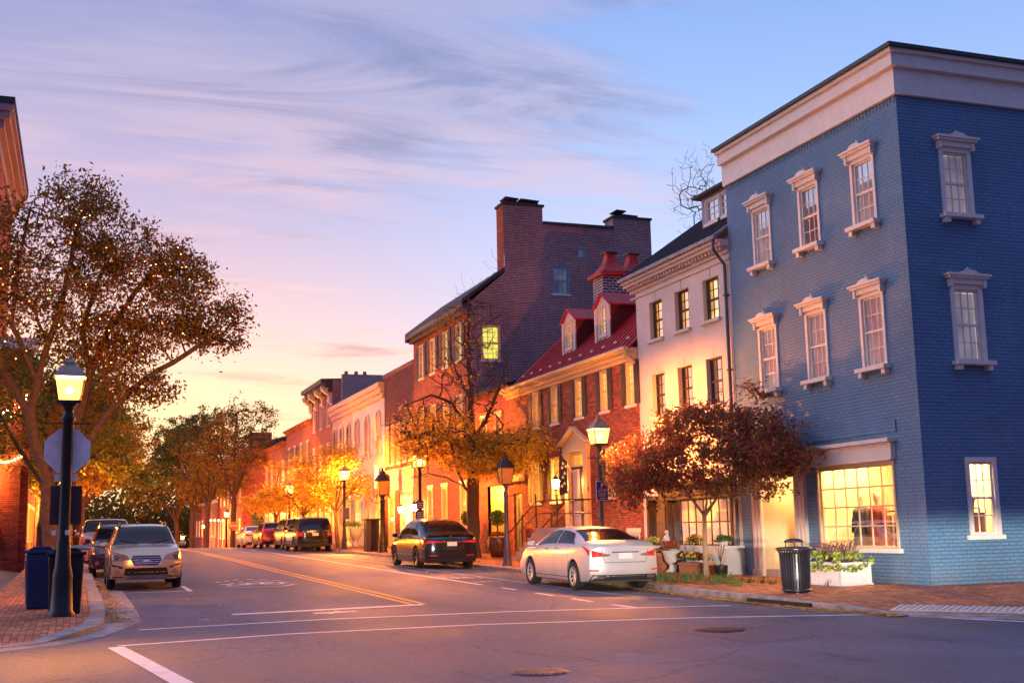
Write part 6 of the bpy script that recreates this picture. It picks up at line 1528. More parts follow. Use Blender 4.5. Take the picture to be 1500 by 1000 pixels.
        Hn.build('door_handle', M['chrome'] if kind != 'boxy' else paintm, root, smooth=True)
        Mi = MB(); p = S(y1 - .02, 8.1, s, .0); c = p + Vector((s * .13, -.02, .07))
        Mi.lathe(tuple(c - Vector((0, 0, 0))), [(0, -.10), (.055, -.09), (.075, -.02), (.075, .05), (.05, .09), (0, .10)], 10, axis='X'); Mi.tube([tuple(p), tuple(c)], .022, 6); Mi.build('wing_mirror', [paintm], root, smooth=True)
        if rails:
            Rl = MB(); pts = [S(y, 10.9, s, .0) + Vector((0, 0, h)) for y, h in ((.6, .0), (.75, .06), (1.2, .07), (2.3, .07), (2.62, .05), (2.78, .0))]; Rl.tube(pts, .018, 6); Rl.build('roof_rail', M['plastic'], root, smooth=True)
    fy0, fy1 = D['glass_f']; G = MB(); 
    for s in (-1, 1): patch(G, [(fy0, 10.5), (fy1, 10.35), (fy1, 13), (fy0, 13)], (8, 8), .005, s)
    G.build('windscreen', M['carglass'], root, smooth=True)
    ry0, ry1 = D['glass_r']; G = MB()
    for s in (-1, 1): patch(G, [(ry0, 10.45), (ry1, 10.5), (ry1, 13), (ry0, 13)], (8, 8), .005, s)
    G.build('rear_window', M['carglass'], root, smooth=True)
    for s in (-1, 1):     # wipers
        Q = MB(); Q.tube([S(fy1 - .0, 12.6, s, .02), S(fy1 - .2, 11.3, s, .02)], .009, 4); Q.build('wiper', M['plastic'], root)
    ew = wmax(L + .06); rw = wmax(-.06)
    # front end
    Gr = MB(); Hl = MB(); Lb = MB()
    if kind == 'wagon':
        hexa = [(-.36, .76), (-.32, .86), (.32, .86), (.36, .76), (.28, .62), (-.28, .62)]
        F = MB(); F.add([tuple(cap(x * 1.08, .74 + (z - .74) * 1.12, True, .010)) for x, z in hexa], [tuple(range(6))], 0); F.build('grille_frame', M['chrome'], root)
        F = MB(); F.add([tuple(cap(x, z, True, .015)) for x, z in hexa], [tuple(range(6))], 0); F.build('grille', M['seam'], root)
        F = MB()
        for z, hw in ((.66, .28), (.705, .31), (.755, .34), (.81, .34)): F.prism([tuple(cap(-hw, z, True, .016)), tuple(cap(hw, z, True, .016)), tuple(cap(hw, z + .016, True, .016)), tuple(cap(-hw, z + .016, True, .016))], (0, .012, 0))
        F.prism([tuple(cap(-.09, .72, True, .02)), tuple(cap(0, .70, True, .02)), tuple(cap(.09, .72, True, .02)), tuple(cap(.09, .745, True, .02)), tuple(cap(0, .765, True, .02)), tuple(cap(-.09, .745, True, .02))], (0, .018, 0))
        F.build('grille_bars', M['chrome'], root)
        F = MB(); cpatch(F, [(-.54, .385), (.54, .385), (.50, .56), (-.50, .56)], True, 10, .010); F.build('lower_intake', M['seam'], root)
        F = MB(); cpatch(F, [(-.50, .28), (.50, .28), (.54, .38), (-.54, .38)], True, 10, .020); F.build('skid_plate', M['chrome'], root)
        for s in (-1, 1):
            F = MB(); cpatch(F, [(s * .50, .33), (s * ew * .96, .31), (s * ew * .99, .66), (s * .58, .60)], True, 6, .010); patch(F, [(L + .05, 3.2), (L - .28, 3.2), (L - .30, 4.9), (L + .05, 5.2)], (5, 4), .008, s); F.build('fog_lamp_surround', M['plastic'], root, smooth=True)
            F = MB(); c = cap(s * .70, .46, True, .02); F.tube([c - Vector((0, .02, 0)), c + Vector((0, .012, 0))], .062, 16); F.build('fog_lamp', M['clearlens'], root)
            F = MB(); cpatch(F, [(s * .40, .77), (s * ew * .93, .72), (s * ew * .96, .97), (s * .48, .88)], True, 6, .010, 1); patch(F, [(L + .04, 5.6), (L - .24, 6.2), (L - .34, 7.7), (L + .04, 7.6)], (6, 4), .010, s, 1)
            hl = F.build('headlight', [M['clearlens'], M['clearlens']], root, smooth=True)
            F = MB(); c = cap(s * .72, .82, True, .018); F.tube([c - Vector((0, .02, 0)), c + Vector((0, .006, 0))], .055, 16); F.tube([c - Vector((0, .02, 0)), c + Vector((0, .010, 0))], .032, 12, 1); F.build('lens', [M['carglass'], M['chrome']], hl)
        F = MB(); patch(F, [(.3, 2.0), (L - .3, 2.0), (L - .3, 3.35), (.3, 3.35)], (20, 2), .012, 1); patch(F, [(.3, 2.0), (L - .3, 2.0), (L - .3, 3.35), (.3, 3.35)], (20, 2), .012, -1)
        # drop cladding inside arches
        keep = [i for i, f in enumerate(F.f) if all(abs(sum(F.v[k][1] for k in f) / 4 - yw) > ra + .02 for yw in D['wh'])]; F.f = [F.f[i] for i in keep]; F.m = [0] * len(F.f); F.build('sill_cladding', M['plastic'], root, smooth=True)
    else:
        zg = hermite(D['top'], L) - .12
        F = MB(); cpatch(F, [(-.45, zg - .22), (.45, zg - .22), (.5, zg), (-.5, zg)], True, 8, .01); F.build('grille', M['seam'], root)
        F = MB(); cpatch(F, [(-.6, .30), (.6, .30), (.6, .42), (-.6, .42)], True, 8, .01); F.build('lower_intake', M['seam'], root)
        for s in (-1, 1):
            F = MB(); cpatch(F, [(s * .5, zg - .08), (s * ew * .94, zg - .1), (s * ew * .95, zg + .04), (s * .55, zg + .02)], True, 6, .010); patch(F, [(L + .04, 5.6), (L - .3, 6.2), (L - .34, 7.4), (L + .04, 7.2)], (6, 4), .008, s); F.build('headlight', M['clearlens'], root, smooth=True)
    # rear end
    P = MB(); zp = .80 if kind in ('sedan',) else .83 if kind == 'fast' else .92
    pc = [cap(x, z, False, .014) for x, z in ((-.17, zp - .06), (.17, zp - .06), (.17, zp + .07), (-.17, zp + .07))]; P.prism([tuple(q) for q in pc], (0, .006, 0)); pl = P.build('number_plate', M['plate'], root)
    if kind == 'sedan':
        for s in (-1, 1):
            F = MB(); cpatch(F, [(s * .42, .80), (s * rw * .93, .78), (s * rw * .94, .94), (s * .50, .86)], False, 7, .010); patch(F, [(-.05, 5.5), (.34, 6.35), (.50, 6.95), (-.05, 6.9)], (6, 4), .009, s); tl_ = F.build('tail_light', M['redlens'], root, smooth=True)
            F = MB(); cpatch(F, [(s * .36, .815), (s * .56, .80), (s * .60, .85), (s * .42, .85)], False, 4, .0135); F.build('reversing_lens', M['clearlens'], tl_)
            F = MB(); cpatch(F, [(s * .66, .465), (s * .86, .47), (s * .86, .505), (s * .66, .50)], False, 3, .010); F.build('reflector', M['redlens'], root)
            F = MB(); c = cap(s * .62, .33, False, .0); F.tube([c + Vector((-.09, .08, 0)), c + Vector((-.09, -.02, 0))], .001, 4)
            F.prism([tuple(c + Vector((x, -.035, z))) for x, z in ((-.10, -.02), (.07, -.035), (.11, 0.0), (.08, .035), (-.07, .035))], (0, .12, 0)); F.build('exhaust', M['chrome'], root, bevel=.006)
        F = MB(); cpatch(F, [(-.86, .24), (.86, .24), (.80, .385), (-.80, .385)], False, 12, .010); F.build('lower_bumper', M['plastic'], root, smooth=True)
        F = MB(); cpatch(F, [(-.34, .875), (.34, .875), (.34, .90), (-.34, .90)], False, 8, .014); F.build('chrome_bar', M['chrome'], root)
        F = MB(); cpatch(F, [(-.50, .655), (.50, .655), (.50, .665), (-.50, .665)], False, 8, .004)
        for s in (-1, 1): cpatch(F, [(s * .50, .655), (s * .512, .66), (s * .60, .95), (s * .588, .95)], False, 3, .004)
        F.build('boot_gap', M['seam'], root)
    elif kind == 'fast':
        for s in (-1, 1):
            F = MB(); cpatch(F, [(s * .34, .90), (s * rw * .93, .86), (s * rw * .95, .96), (s * .38, .935)], False, 7, .010); patch(F, [(-.05, 5.9), (.34, 6.5), (.42, 6.95), (-.05, 6.9)], (6, 4), .009, s); F.build('tail_light', M['redlens'], root, smooth=True)
            F = MB(); cpatch(F, [(s * .50, .44), (s * .78, .45), (s * .78, .475), (s * .50, .465)], False, 3, .010); F.build('reflector', M['redlens'], root)
        F = MB(); cpatch(F, [(-.34, .905), (.34, .905), (.34, .93), (-.34, .93)], False, 8, .012); F.build('chrome_bar', M['chrome'], root)
        F = MB(); cpatch(F, [(-.88, .24), (.88, .24), (.84, .40), (-.84, .40)], False, 12, .010); F.build('lower_bumper', M['plastic'], root, smooth=True)
        F = MB(); F.prism([tuple(S(.14, 12.9 - 0, -1, .02)), tuple(S(.14, 10.9, -1, .02)), tuple(S(.04, 10.9, -1, .045)), tuple(S(.04, 12.9, -1, .045))], (0, 0, .02)); F.prism([tuple(S(.14, 12.9, 1, .02)), tuple(S(.14, 10.9, 1, .02)), tuple(S(.04, 10.9, 1, .045)), tuple(S(.04, 12.9, 1, .045))], (0, 0, .02)); F.build('spoiler', paintm, root)
    else:
        for s in (-1, 1):
            F = MB(); cpatch(F, [(s * .66, .86), (s * rw * .94, .84), (s * rw * .95, 1.05), (s * .68, 1.03)], False, 5, .010); patch(F, [(-.05, 5.3), (.24, 5.6), (.26, 7.0), (-.05, 7.0)], (6, 4), .009, s); F.build('tail_light', M['redlens'], root, smooth=True)
        F = MB(); cpatch(F, [(-.88, .30), (.88, .30), (.84, .46), (-.84, .46)], False, 12, .010); F.build('lower_bumper', M['plastic'], root, smooth=True)
        F = MB(); cpatch(F, [(-.50, .74), (.50, .74), (.50, .75), (-.50, .75)], False, 8, .006); F.build('tailgate_gap', M['seam'], root)
    # wheels
    for yw in D['wh']:
        for s in (-1, 1):
            xo = s * (w0 - .115)
            wt_ = MB(); hw = .105
            wt_.lathe((xo, yw, r), [(r * .66, -hw), (r * .93, -hw), (r * .985, -hw * .75), (r, -hw * .4), (r, hw * .4), (r * .985, hw * .75), (r * .93, hw), (r * .66, hw)], 40, axis='X', closed=False)
            wh = thing('wheel', None, None); wh.parent = root; OFF[wh.name] = Vector((0, 0, 0))
            wt_.build('tyre', M['rubber'], wh, smooth=True)
            Rm = MB(); f = s
            Rm.lathe((xo, yw, r), [(r * .67, f * -hw * .9), (r * .70, f * hw * .9), (r * .66, f * hw * .92), (r * .60, f * hw * .3), (r * .58, f * -hw * .2), (.0, f * -hw * .2)], 40, axis='X', closed=False, m=1)
            Rm.lathe((xo, yw, r), [(r * .71, f * hw * .80), (r * .70, f * hw * 1.0), (r * .64, f * hw * .92), (r * .63, f * hw * .5)], 40, axis='X', closed=False)
            nsp = 10 if kind == 'sedan' else 5
            for k in range(nsp):
                a = 2 * pi * k / nsp + .2; wsp = r * (.055 if nsp == 10 else .10)
                for da in ((-.0,) if nsp == 10 else (-.11, .11)):
                    ca, sa = cos(a + da), sin(a + da); pts = []
                    for rr, xx, ww in ((r * .10, .55, wsp * 1.1), (r * .45, .68, wsp * .8), (r * .665, .88, wsp * .95)): pts.append((rr, xx, ww))
                    for (r0, x0_, w0_), (r1, x1_, w1_) in zip(pts, pts[1:]):
                        P4 = lambda rr, xx, ww: (xo + f * hw * xx, yw + rr * ca - ww * sa, r + rr * sa + ww * ca)
                        Q4 = lambda rr, xx, ww: (xo + f * hw * (xx - .3), yw + rr * ca - ww * sa, r + rr * sa + ww * ca)
                        Rm.add([P4(r0, x0_, -w0_), P4(r0, x0_, w0_), P4(r1, x1_, w1_), P4(r1, x1_, -w1_), Q4(r0, x0_, -w0_), Q4(r0, x0_, w0_), Q4(r1, x1_, w1_), Q4(r1, x1_, -w1_)], [(0, 1, 2, 3), (0, 3, 7, 4), (1, 2, 6, 5)])
            Rm.lathe((xo, yw, r), [(r * .14, f * hw * .2), (r * .14, f * hw * .6), (r * .10, f * hw * .7), (0, f * hw * .7)], 14, axis='X', closed=False)
            Rm.build('rim', [M[wheelm], M['seam']], wh)
    return root
def place_car(c, x, y, rz):
    """x, y of the rear axle centre line start; car stands on the sloping road"""
    c.rotation_euler = (0, 0, rz); return c
PW = paint('pearl_silver_paint', (.58, .53, .52), .3, .42, .3); PS = paint('champagne_silver_paint', (.54, .41, .24), .6, .28); PB = paint('black_car_paint', (.012, .012, .016), .3, .15)
PR_ = paint('red_car_paint', (.62, .02, .015), .1, .25); PD = paint('dark_maroon_paint', (.07, .025, .03), .4, .25); PG = paint('bronze_grey_paint', (.24, .15, .10), .6, .3); PWh = paint('white_car_paint', (.75, .72, .68), .0, .3)
def setcar(c, x, y, rz=0.0, dz=0.0):
    L = 4.9; fwd = Vector((-sin(rz), cos(rz)))
    z0 = zroad(x, y + fwd.y * .95); z1 = zroad(x, y + fwd.y * 3.8); s = (z1 - z0) / (2.85)
    c.location = (x, y, z0 - s * .95 * 1 + dz); c.rotation_euler = (math.atan(s), 0, rz)
sedan = make_car('sedan', 'pearl silver sedan parked at the right kerb, nearest car on the right', PW); setcar(sedan, 11.78, 25.15)
cross = make_car('fast', 'black fastback crossover parked on the right beyond the silver sedan', PB, 'darkalloy'); setcar(cross, 11.85, 39.0)
boxs = make_car('boxy', 'large black sport utility vehicle parked on the right near the crest', PB, 'darkalloy'); setcar(boxs, 11.85, 64.0)
wag = make_car('wagon', 'champagne silver wagon with roof rails facing the camera at the left kerb', PS, 'alloy', cladding=True, rails=True); setcar(wag, 1.62, 36.7, pi)
wag['label'] = 'champagne silver wagon with roof rails facing the camera at the left kerb'
def cardup(src, label, paintm, x, y, rz, old):
    c = dup(src, label=label)
    for ch in c.children:
        if ch.type == 'MESH' and old in [m for m in ch.data.materials]:
            ch.data = ch.data.copy()
            for i, m in enumerate(ch.data.materials):
                if m == old: ch.data.materials[i] = paintm
    setcar(c, x, y, rz); return c
cardup(wag, 'dark maroon car with roof rails parked right behind the silver wagon', PD, 1.25, 44.5, pi, PS)
cardup(boxs, 'white boxy vehicle parked third along the left kerb', PWh, 1.0, 54.5, pi, PB)
cardup(boxs, 'bronze grey vehicle just ahead of the large black one by the crest', PG, 12.1, 69.6, 0, PB)
cardup(wag, 'bright red sport utility vehicle parked fourth along the right kerb', PR_, 11.5, 75.2, 0, PS)
cardup(sedan, 'white sedan parked farthest along the right kerb, left of the red one', PWh, 11.3, 82.0, 0, PW)
# a few vehicles at the far left lot
cardup(wag, 'dark vehicle parked in the left lot behind the bins', PD, -4.2, 62, pi / 2, PS)

# ================================================================== trees
def leafmat(name, stops, trans=.35, rough=.75):
    m = bpy.data.materials.new(name); m.use_nodes = True; t = NT(m.node_tree); t.n.clear()
    rnd = t.new('ShaderNodeNewGeometry').outputs['Random Per Island']; pos = t.new('ShaderNodeNewGeometry').outputs['Position']
    f = t.math('ADD', t.math('MULTIPLY', rnd, .6), t.mrange(t.noise(pos, .9, 3, .6), .3, .7, 0, .4))
    col = t.ramp(f, stops); b = t.new('ShaderNodeBsdfPrincipled', inp={'Base Color': col, 'Roughness': rough}); b.inputs['Specular IOR Level'].default_value = .25
    tr = t.new('ShaderNodeBsdfTranslucent', inp={0: col}); mx = t.new('ShaderNodeMixShader', inp={0: trans, 1: b.outputs[0], 2: tr.outputs[0]})
    t.new('ShaderNodeOutputMaterial', inp={0: mx.outputs[0]}); return m
def grow_tree(name, label, cat, base, limbs, clumps, ntips, leaf, lmat, seed, r_base, per_tip=14, spread=.22, bare=0.0, lat=.5, twig=.006, step=.35, group=None, barkm='bark', droop=0.0, leafkeep=None):
    """limbs: polylines (absolute points) that start on the trunk; clumps: ellipsoids (centre, radii, weight) filled with twigs; leaves sit on the twigs"""
    rng = np.random.default_rng(seed); rnd = random.Random(seed)
    t = thing(name, label, cat, base, group)
    nodes = []; par = []
    def addn(p, k): nodes.append(np.array(p, float)); par.append(k); return len(nodes) - 1
    def poly(pts, start):
        k = start
        for a, b in zip(pts, pts[1:]):
            a = np.array(a, float); b = np.array(b, float); n = max(1, int(np.linalg.norm(b - a) / .3))
            for i in range(1, n + 1):
                q = a + (b - a) * i / n + (rng.normal(0, .018, 3) if i < n else 0); k = addn(q, k)
        return k
    addn(base, -1); poly(limbs[0], 0)
    for l in limbs[1:]:
        N_ = np.array(nodes); k = int(np.argmin(((N_ - np.array(l[0])) ** 2).sum(1))); poly([nodes[k]] + list(l[1:]), k)
    W_ = np.array([c[2] for c in clumps], float); W_ /= W_.sum(); tips = []
    for _ in range(ntips):
        c, r, w = clumps[rng.choice(len(clumps), p=W_)]; v = rng.normal(size=3); v /= np.linalg.norm(v); q = rng.random() ** .42
        tips.append(np.array(c) + v * q * np.array(r))
    tips = np.array(tips); N_ = np.array(nodes); ntr = len([1 for _ in limbs[0]])
    cand = np.arange(len(N_)); d = np.array([np.min(((N_[4:] - q) ** 2).sum(1)) for q in tips]); order = np.argsort(d); tipid = []; M_ = len(nodes)
    buf = np.zeros((len(nodes) + ntips * 60, 3)); buf[:M_] = N_; cnt = M_; mn = 4
    for ti in order:
        q = tips[ti]; seg = buf[mn:cnt]; dd = seg - q; dist = np.sqrt((dd ** 2).sum(1)) + .25 * np.maximum(0, dd[:, 2]); k = mn + int(np.argmin(dist)); a = buf[k]; L_ = np.linalg.norm(q - a)
        if L_ < .04: continue
        n = max(1, int(L_ / step)); side = rng.normal(0, .09 * L_, 3); kk = k
        for i in range(1, n + 1):
            u = i / n; p = a + (q - a) * u + side * 4 * u * (1 - u) * .5 + np.array([0, 0, .10 * L_ * sin(pi * u)]) - np.array([0, 0, droop * L_ * u * u]); 
            addn(p, kk); kk = len(nodes) - 1; buf[cnt] = p; cnt += 1
            if cnt >= len(buf) - 2: break
        tipid.append(kk)
        if cnt >= len(buf) - 70: break
    n = len(nodes); area = np.zeros(n); child = [[] for _ in range(n)]
    for i in range(n - 1, -1, -1):
        if area[i] == 0: area[i] = twig ** 2.2
        if par[i] >= 0: area[par[i]] += area[i]; child[par[i]].append(i)
    rad = area ** (1 / 2.2); rad = rad * (r_base / rad[0]) if rad[0] > 0 else rad; rad = np.maximum(rad, twig * .55)
    rad = np.where(rad > r_base, r_base, rad)
    Wd = MB(); seen = set()
    def chain(i):
        ch = [i]
        while child[ch[-1]]:
            nx = max(child[ch[-1]], key=lambda c: area[c]); ch.append(nx)
        return ch
    stack = [0]
    while stack:
        i = stack.pop(); ch = chain(i); pts = [nodes[c] for c in ch]; rr = [rad[c] for c in ch]
        if par[i] >= 0: pts = [nodes[par[i]]] + pts; rr = [min(rr[0] * 1.05, rad[par[i]])] + rr
        if i == 0:
            rr[0] = r_base * 1.35; rr[1:3] = [x * 1.08 for x in rr[1:3]]
        if len(pts) > 1: Wd.tube(pts, rr, 9 if rr[0] > .06 else 5 if rr[0] > .02 else 3, caps=False)
        for c, nx in zip(ch, ch[1:] + [None]):
            for o in child[c]:
                if o != nx: stack.append(o)
    Wd.build('trunk', M[barkm], t, smooth=True)
    # leaves
    tipid = [k for k in tipid if leafkeep is None or leafkeep(nodes[k], rnd)]
    sel = [k for k in tipid if rnd.random() > bare]
    P_ = np.array([nodes[k] for k in sel]) if sel else np.zeros((0, 3)); cen = np.repeat(P_, per_tip, axis=0)
    back = np.repeat(np.array([nodes[par[k]] for k in sel]), per_tip, axis=0) if sel else cen
    u = rng.random((len(cen), 1)) * lat; cen = cen * (1 - u) + back * u + rng.normal(0, spread, cen.shape) * np.array([1, 1, .75])
    m_ = len(cen); ax = rng.normal(size=(m_, 3)); ax[:, 2] -= .35; ax /= np.linalg.norm(ax, axis=1, keepdims=True); b_ = np.cross(ax, rng.normal(size=(m_, 3))); b_ /= np.linalg.norm(b_, axis=1, keepdims=True) + 1e-9
    s = leaf * (.6 + .8 * rng.random((m_, 1))); v = np.empty((m_, 4, 3)); v[:, 0] = cen - ax * s; v[:, 1] = cen - b_ * s * .42 + ax * s * .1; v[:, 2] = cen + ax * s; v[:, 3] = cen + b_ * s * .42 + ax * s * .1
    v = v.reshape(-1, 3) - np.array(base)
    me = bpy.data.meshes.new('crown'); me.vertices.add(len(v)); me.vertices.foreach_set('co', v.ravel()); me.loops.add(len(v)); me.loops.foreach_set('vertex_index', np.arange(len(v), dtype=np.int32))
    me.polygons.add(m_); me.polygons.foreach_set('loop_start', np.arange(0, len(v), 4, dtype=np.int32)); me.polygons.foreach_set('loop_total', np.full(m_, 4, dtype=np.int32)); me.materials.append(lmat); me.update(); me.validate()
    o = bpy.data.objects.new('crown', me); sc.collection.objects.link(o); o.parent = t; OFF[o.name] = Vector(base)
    return t, nodes, rad
LM_left = leafmat('autumn_leaf_olive', [(0, (.05, .065, .012)), (.3, (.14, .11, .015)), (.6, (.24, .11, .014)), (.85, (.30, .08, .012)), (1, (.32, .20, .03))], .45)
LM_green = leafmat('leaf_dark_green', [(0, (.05, .08, .02)), (.5, (.13, .17, .02)), (.8, (.28, .24, .03)), (1, (.30, .16, .02))], .45)
LM_gold = leafmat('autumn_leaf_gold', [(0, (.30, .20, .02)), (.4, (.55, .32, .025)), (.75, (.68, .42, .03)), (1, (.55, .20, .02))], .5)
LM_rust = leafmat('autumn_leaf_rust', [(0, (.09, .10, .015)), (.4, (.22, .15, .02)), (.75, (.34, .17, .02)), (1, (.36, .24, .03))], .45)
LM_red = leafmat('autumn_leaf_crimson', [(0, (.10, .14, .03)), (.32, (.22, .17, .045)), (.48, (.24, .06, .05)), (.75, (.34, .09, .06)), (1, (.36, .25, .08))], .35, .45)
# 1 big left tree with string lights
Yb = 29.0; zb_ = zroad(-.9, Yb) + .1
limbs = [[(-.62, Yb, zb_), (-.62, Yb, 1.4), (-.70, Yb, 2.4), (-.74, Yb, 3.0)],
         [(-.74, Yb, 3.0), (-1.0, Yb, 3.6), (-1.15, Yb, 4.3), (-1.0, Yb - .1, 5.0), (-.8, Yb - .2, 6.0), (-.5, Yb - .3, 7.2), (-.3, Yb - .2, 8.6), (-.1, Yb, 9.6)],
         [(-.70, Yb, 2.6), (-.40, Yb + .1, 3.4), (-.1, Yb + .2, 4.4), (.1, Yb + .3, 5.3), (.5, Yb + .4, 6.4), (1.1, Yb + .4, 7.4), (1.7, Yb + .3, 8.0)],
         [(-.62, Yb, 2.2), (-.1, Yb - .2, 3.2), (.5, Yb - .4, 4.3), (1.3, Yb - .6, 5.1), (2.2, Yb - .7, 5.7), (3.1, Yb - .6, 6.3)],
         [(-1.1, Yb, 4.2), (-1.8, Yb + .2, 5.4), (-2.3, Yb + .3, 7.0), (-2.6, Yb + .2, 8.4)], [(-1.0, Yb, 5.0), (-1.6, Yb - .3, 6.3), (-1.5, Yb - .6, 7.8), (-1.3, Yb - .5, 9.0)],
         [(.1, Yb + .3, 5.3), (-.1, Yb + .6, 6.4), (.2, Yb + .9, 7.6), (.7, Yb + .8, 8.7)], [(-.1, Yb, 4.4), (-.4, Yb + 1.4, 5.4), (-.6, Yb + 2.3, 6.2)], [(-.8, Yb, 6.0), (-1.2, Yb - 1.2, 6.6), (-1.6, Yb - 2.0, 7.0)]]
cl = [((-2.2, Yb, 8.2), (1.5, 2.0, 1.5), 3), ((-.3, Yb, 9.0), (1.1, 1.6, 1.2), 2.2), ((.9, Yb + .2, 8.0), (1.5, 1.8, 1.1), 3), ((2.1, Yb, 7.6), (.8, 1.3, .9), 1.4), ((2.9, Yb - .3, 6.5), (.9, 1.2, .8), 1.3), ((1.6, Yb - .4, 6.4), (1.2, 1.5, .7), 1.6),
      ((-1.0, Yb - .4, 6.9), (1.7, 2.2, 1.3), 2.6), ((.5, Yb + .6, 6.0), (1.3, 1.8, .9), 1.8), ((-2.6, Yb, 5.8), (1.4, 2.0, 1.4), 1.6), ((1.2, Yb - .2, 4.9), (.9, 1.2, .45), .6), ((-.2, Yb + 1.5, 4.6), (1.2, 1.3, .8), .8), ((-3.6, Yb, 7.4), (1.4, 2, 2), 1.6)]
lt, nd, rd = grow_tree('street_tree', 'big spreading olive and rust autumn tree wound with string lights at the left kerb', 'tree', (-.62, Yb, zb_), limbs, cl, 1800, .056, LM_left, 11, .17, per_tip=24, spread=.16, bare=.2)
# string lights wound in the branches
rnd = random.Random(77); thick = [i for i in range(len(nd)) if .014 < rd[i] < .09 and nd[i][2] > 3.6]; thin = [i for i in range(len(nd)) if rd[i] <= .014 and nd[i][2] > 5.0]
bulbs = rnd.sample(thick, min(110, len(thick))) + rnd.sample(thin, 90)
t = thing('string_lights', 'string of tiny warm bulbs wound through the big left tree', 'string lights', (-.62, Yb, 4.0))
BL = MB(); Wr = MB(); prev = None
for i in bulbs:
    p = nd[i]; q = (p[0] + rnd.gauss(0, .03), p[1] + rnd.gauss(0, .03) - .02, p[2] + rnd.gauss(0, .03)); BL.lathe(q, [(.0, -.016), (.013, -.005), (.013, .005), (0, .016)], 6)
srt = sorted(bulbs, key=lambda i: (round(nd[i][0] * 1.5), nd[i][2]))
for a, b in zip(srt, srt[1:]):
    if np.linalg.norm(nd[a] - nd[b]) < .8: m_ = (nd[a] + nd[b]) / 2 - np.array([0, 0, .03]); Wr.tube([nd[a], m_, nd[b]], .003, 3)
bm_, bt, bb = bsdf('fairy_bulb_glow'); setb(bt, bb, Base_Color=(1, .8, .5, 1), Emission_Color=(1, .32, .07, 1), Emission_Strength=12.0)
b1 = BL.build('bulbs', bm_, t); tag(b1, kind='stuff'); Wr.build('wire', M['iron'], t)
# 2 tall half-bare golden tree beside the crossover
B2 = (14.35, 44.3, zwalk(14.3, 44.3) - .03); y = 44.3
limbs = [[B2, (14.35, y, 2.5), (14.4, y, 4.2), (14.35, y, 5.6), (14.3, y, 7.4), (14.25, y, 9.2), (14.3, y, 10.6)],
         [(14.35, y, 2.7), (14.0, y - .1, 3.15), (13.6, y - .3, 3.9), (13.4, y - .4, 4.8)], [(13.9, y - .1, 3.2), (13.2, y - .3, 3.55), (12.4, y - .5, 3.7), (11.7, y - .6, 3.5)],
         [(14.4, y, 4.4), (13.6, y + .3, 5.0), (12.6, y + .4, 5.3), (11.4, y + .5, 4.9)], [(14.35, y, 5.4), (13.5, y - .2, 6.4), (12.6, y - .4, 6.7), (11.6, y - .5, 6.3)],
         [(14.35, y, 5.0), (14.9, y - .4, 6.0), (15.3, y - .8, 7.2), (15.6, y - 1.0, 8.4)], [(14.3, y, 6.6), (13.9, y + .6, 7.8), (13.7, y + .9, 9.0)], [(14.35, y, 4.6), (14.9, y - 1.2, 5.2), (15.2, y - 2.4, 5.6)], [(14.35, y, 4.2), (14.6, y + 1.3, 5.2), (14.7, y + 2.6, 5.9)], [(14.35, y, 3.9), (13.9, y - 1.5, 4.5), (13.6, y - 2.8, 4.9)]]
cl = [((15.1, y - 4.0, 4.5), (.7, 2.0, .8), 1.6), ((13.0, y, 4.95), (1.8, 2.6, .9), 3), ((14.6, y - 1.0, 4.4), (1.3, 2.4, .9), 3), ((15.0, y - 1.9, 4.3), (.8, 2.2, .8), 2.6), ((13.6, y - .4, 5.9), (2.0, 2.4, .8), 2), ((14.2, y, 7.8), (1.7, 2.0, 1.5), 2.6), ((14.3, y, 9.8), (1.3, 1.5, 1.2), 1.8), ((11.9, y, 5.6), (1.1, 1.6, .8), 1), ((15.1, y - .6, 7.4), (.8, 1.6, 1.0), .7), ((13.6, y - 2.0, 3.9), (.9, 1.4, .4), .8)]
grow_tree('street_tree', 'tall half-bare golden tree with thick dark trunk beside the black crossover', 'tree', B2, limbs, cl, 1500, .060, LM_gold, 23, .25, per_tip=26, spread=.22, leafkeep=lambda p, r: r.random() < (1.0 if p[2] < 5.0 else .42 if p[2] < 6.0 else .05))
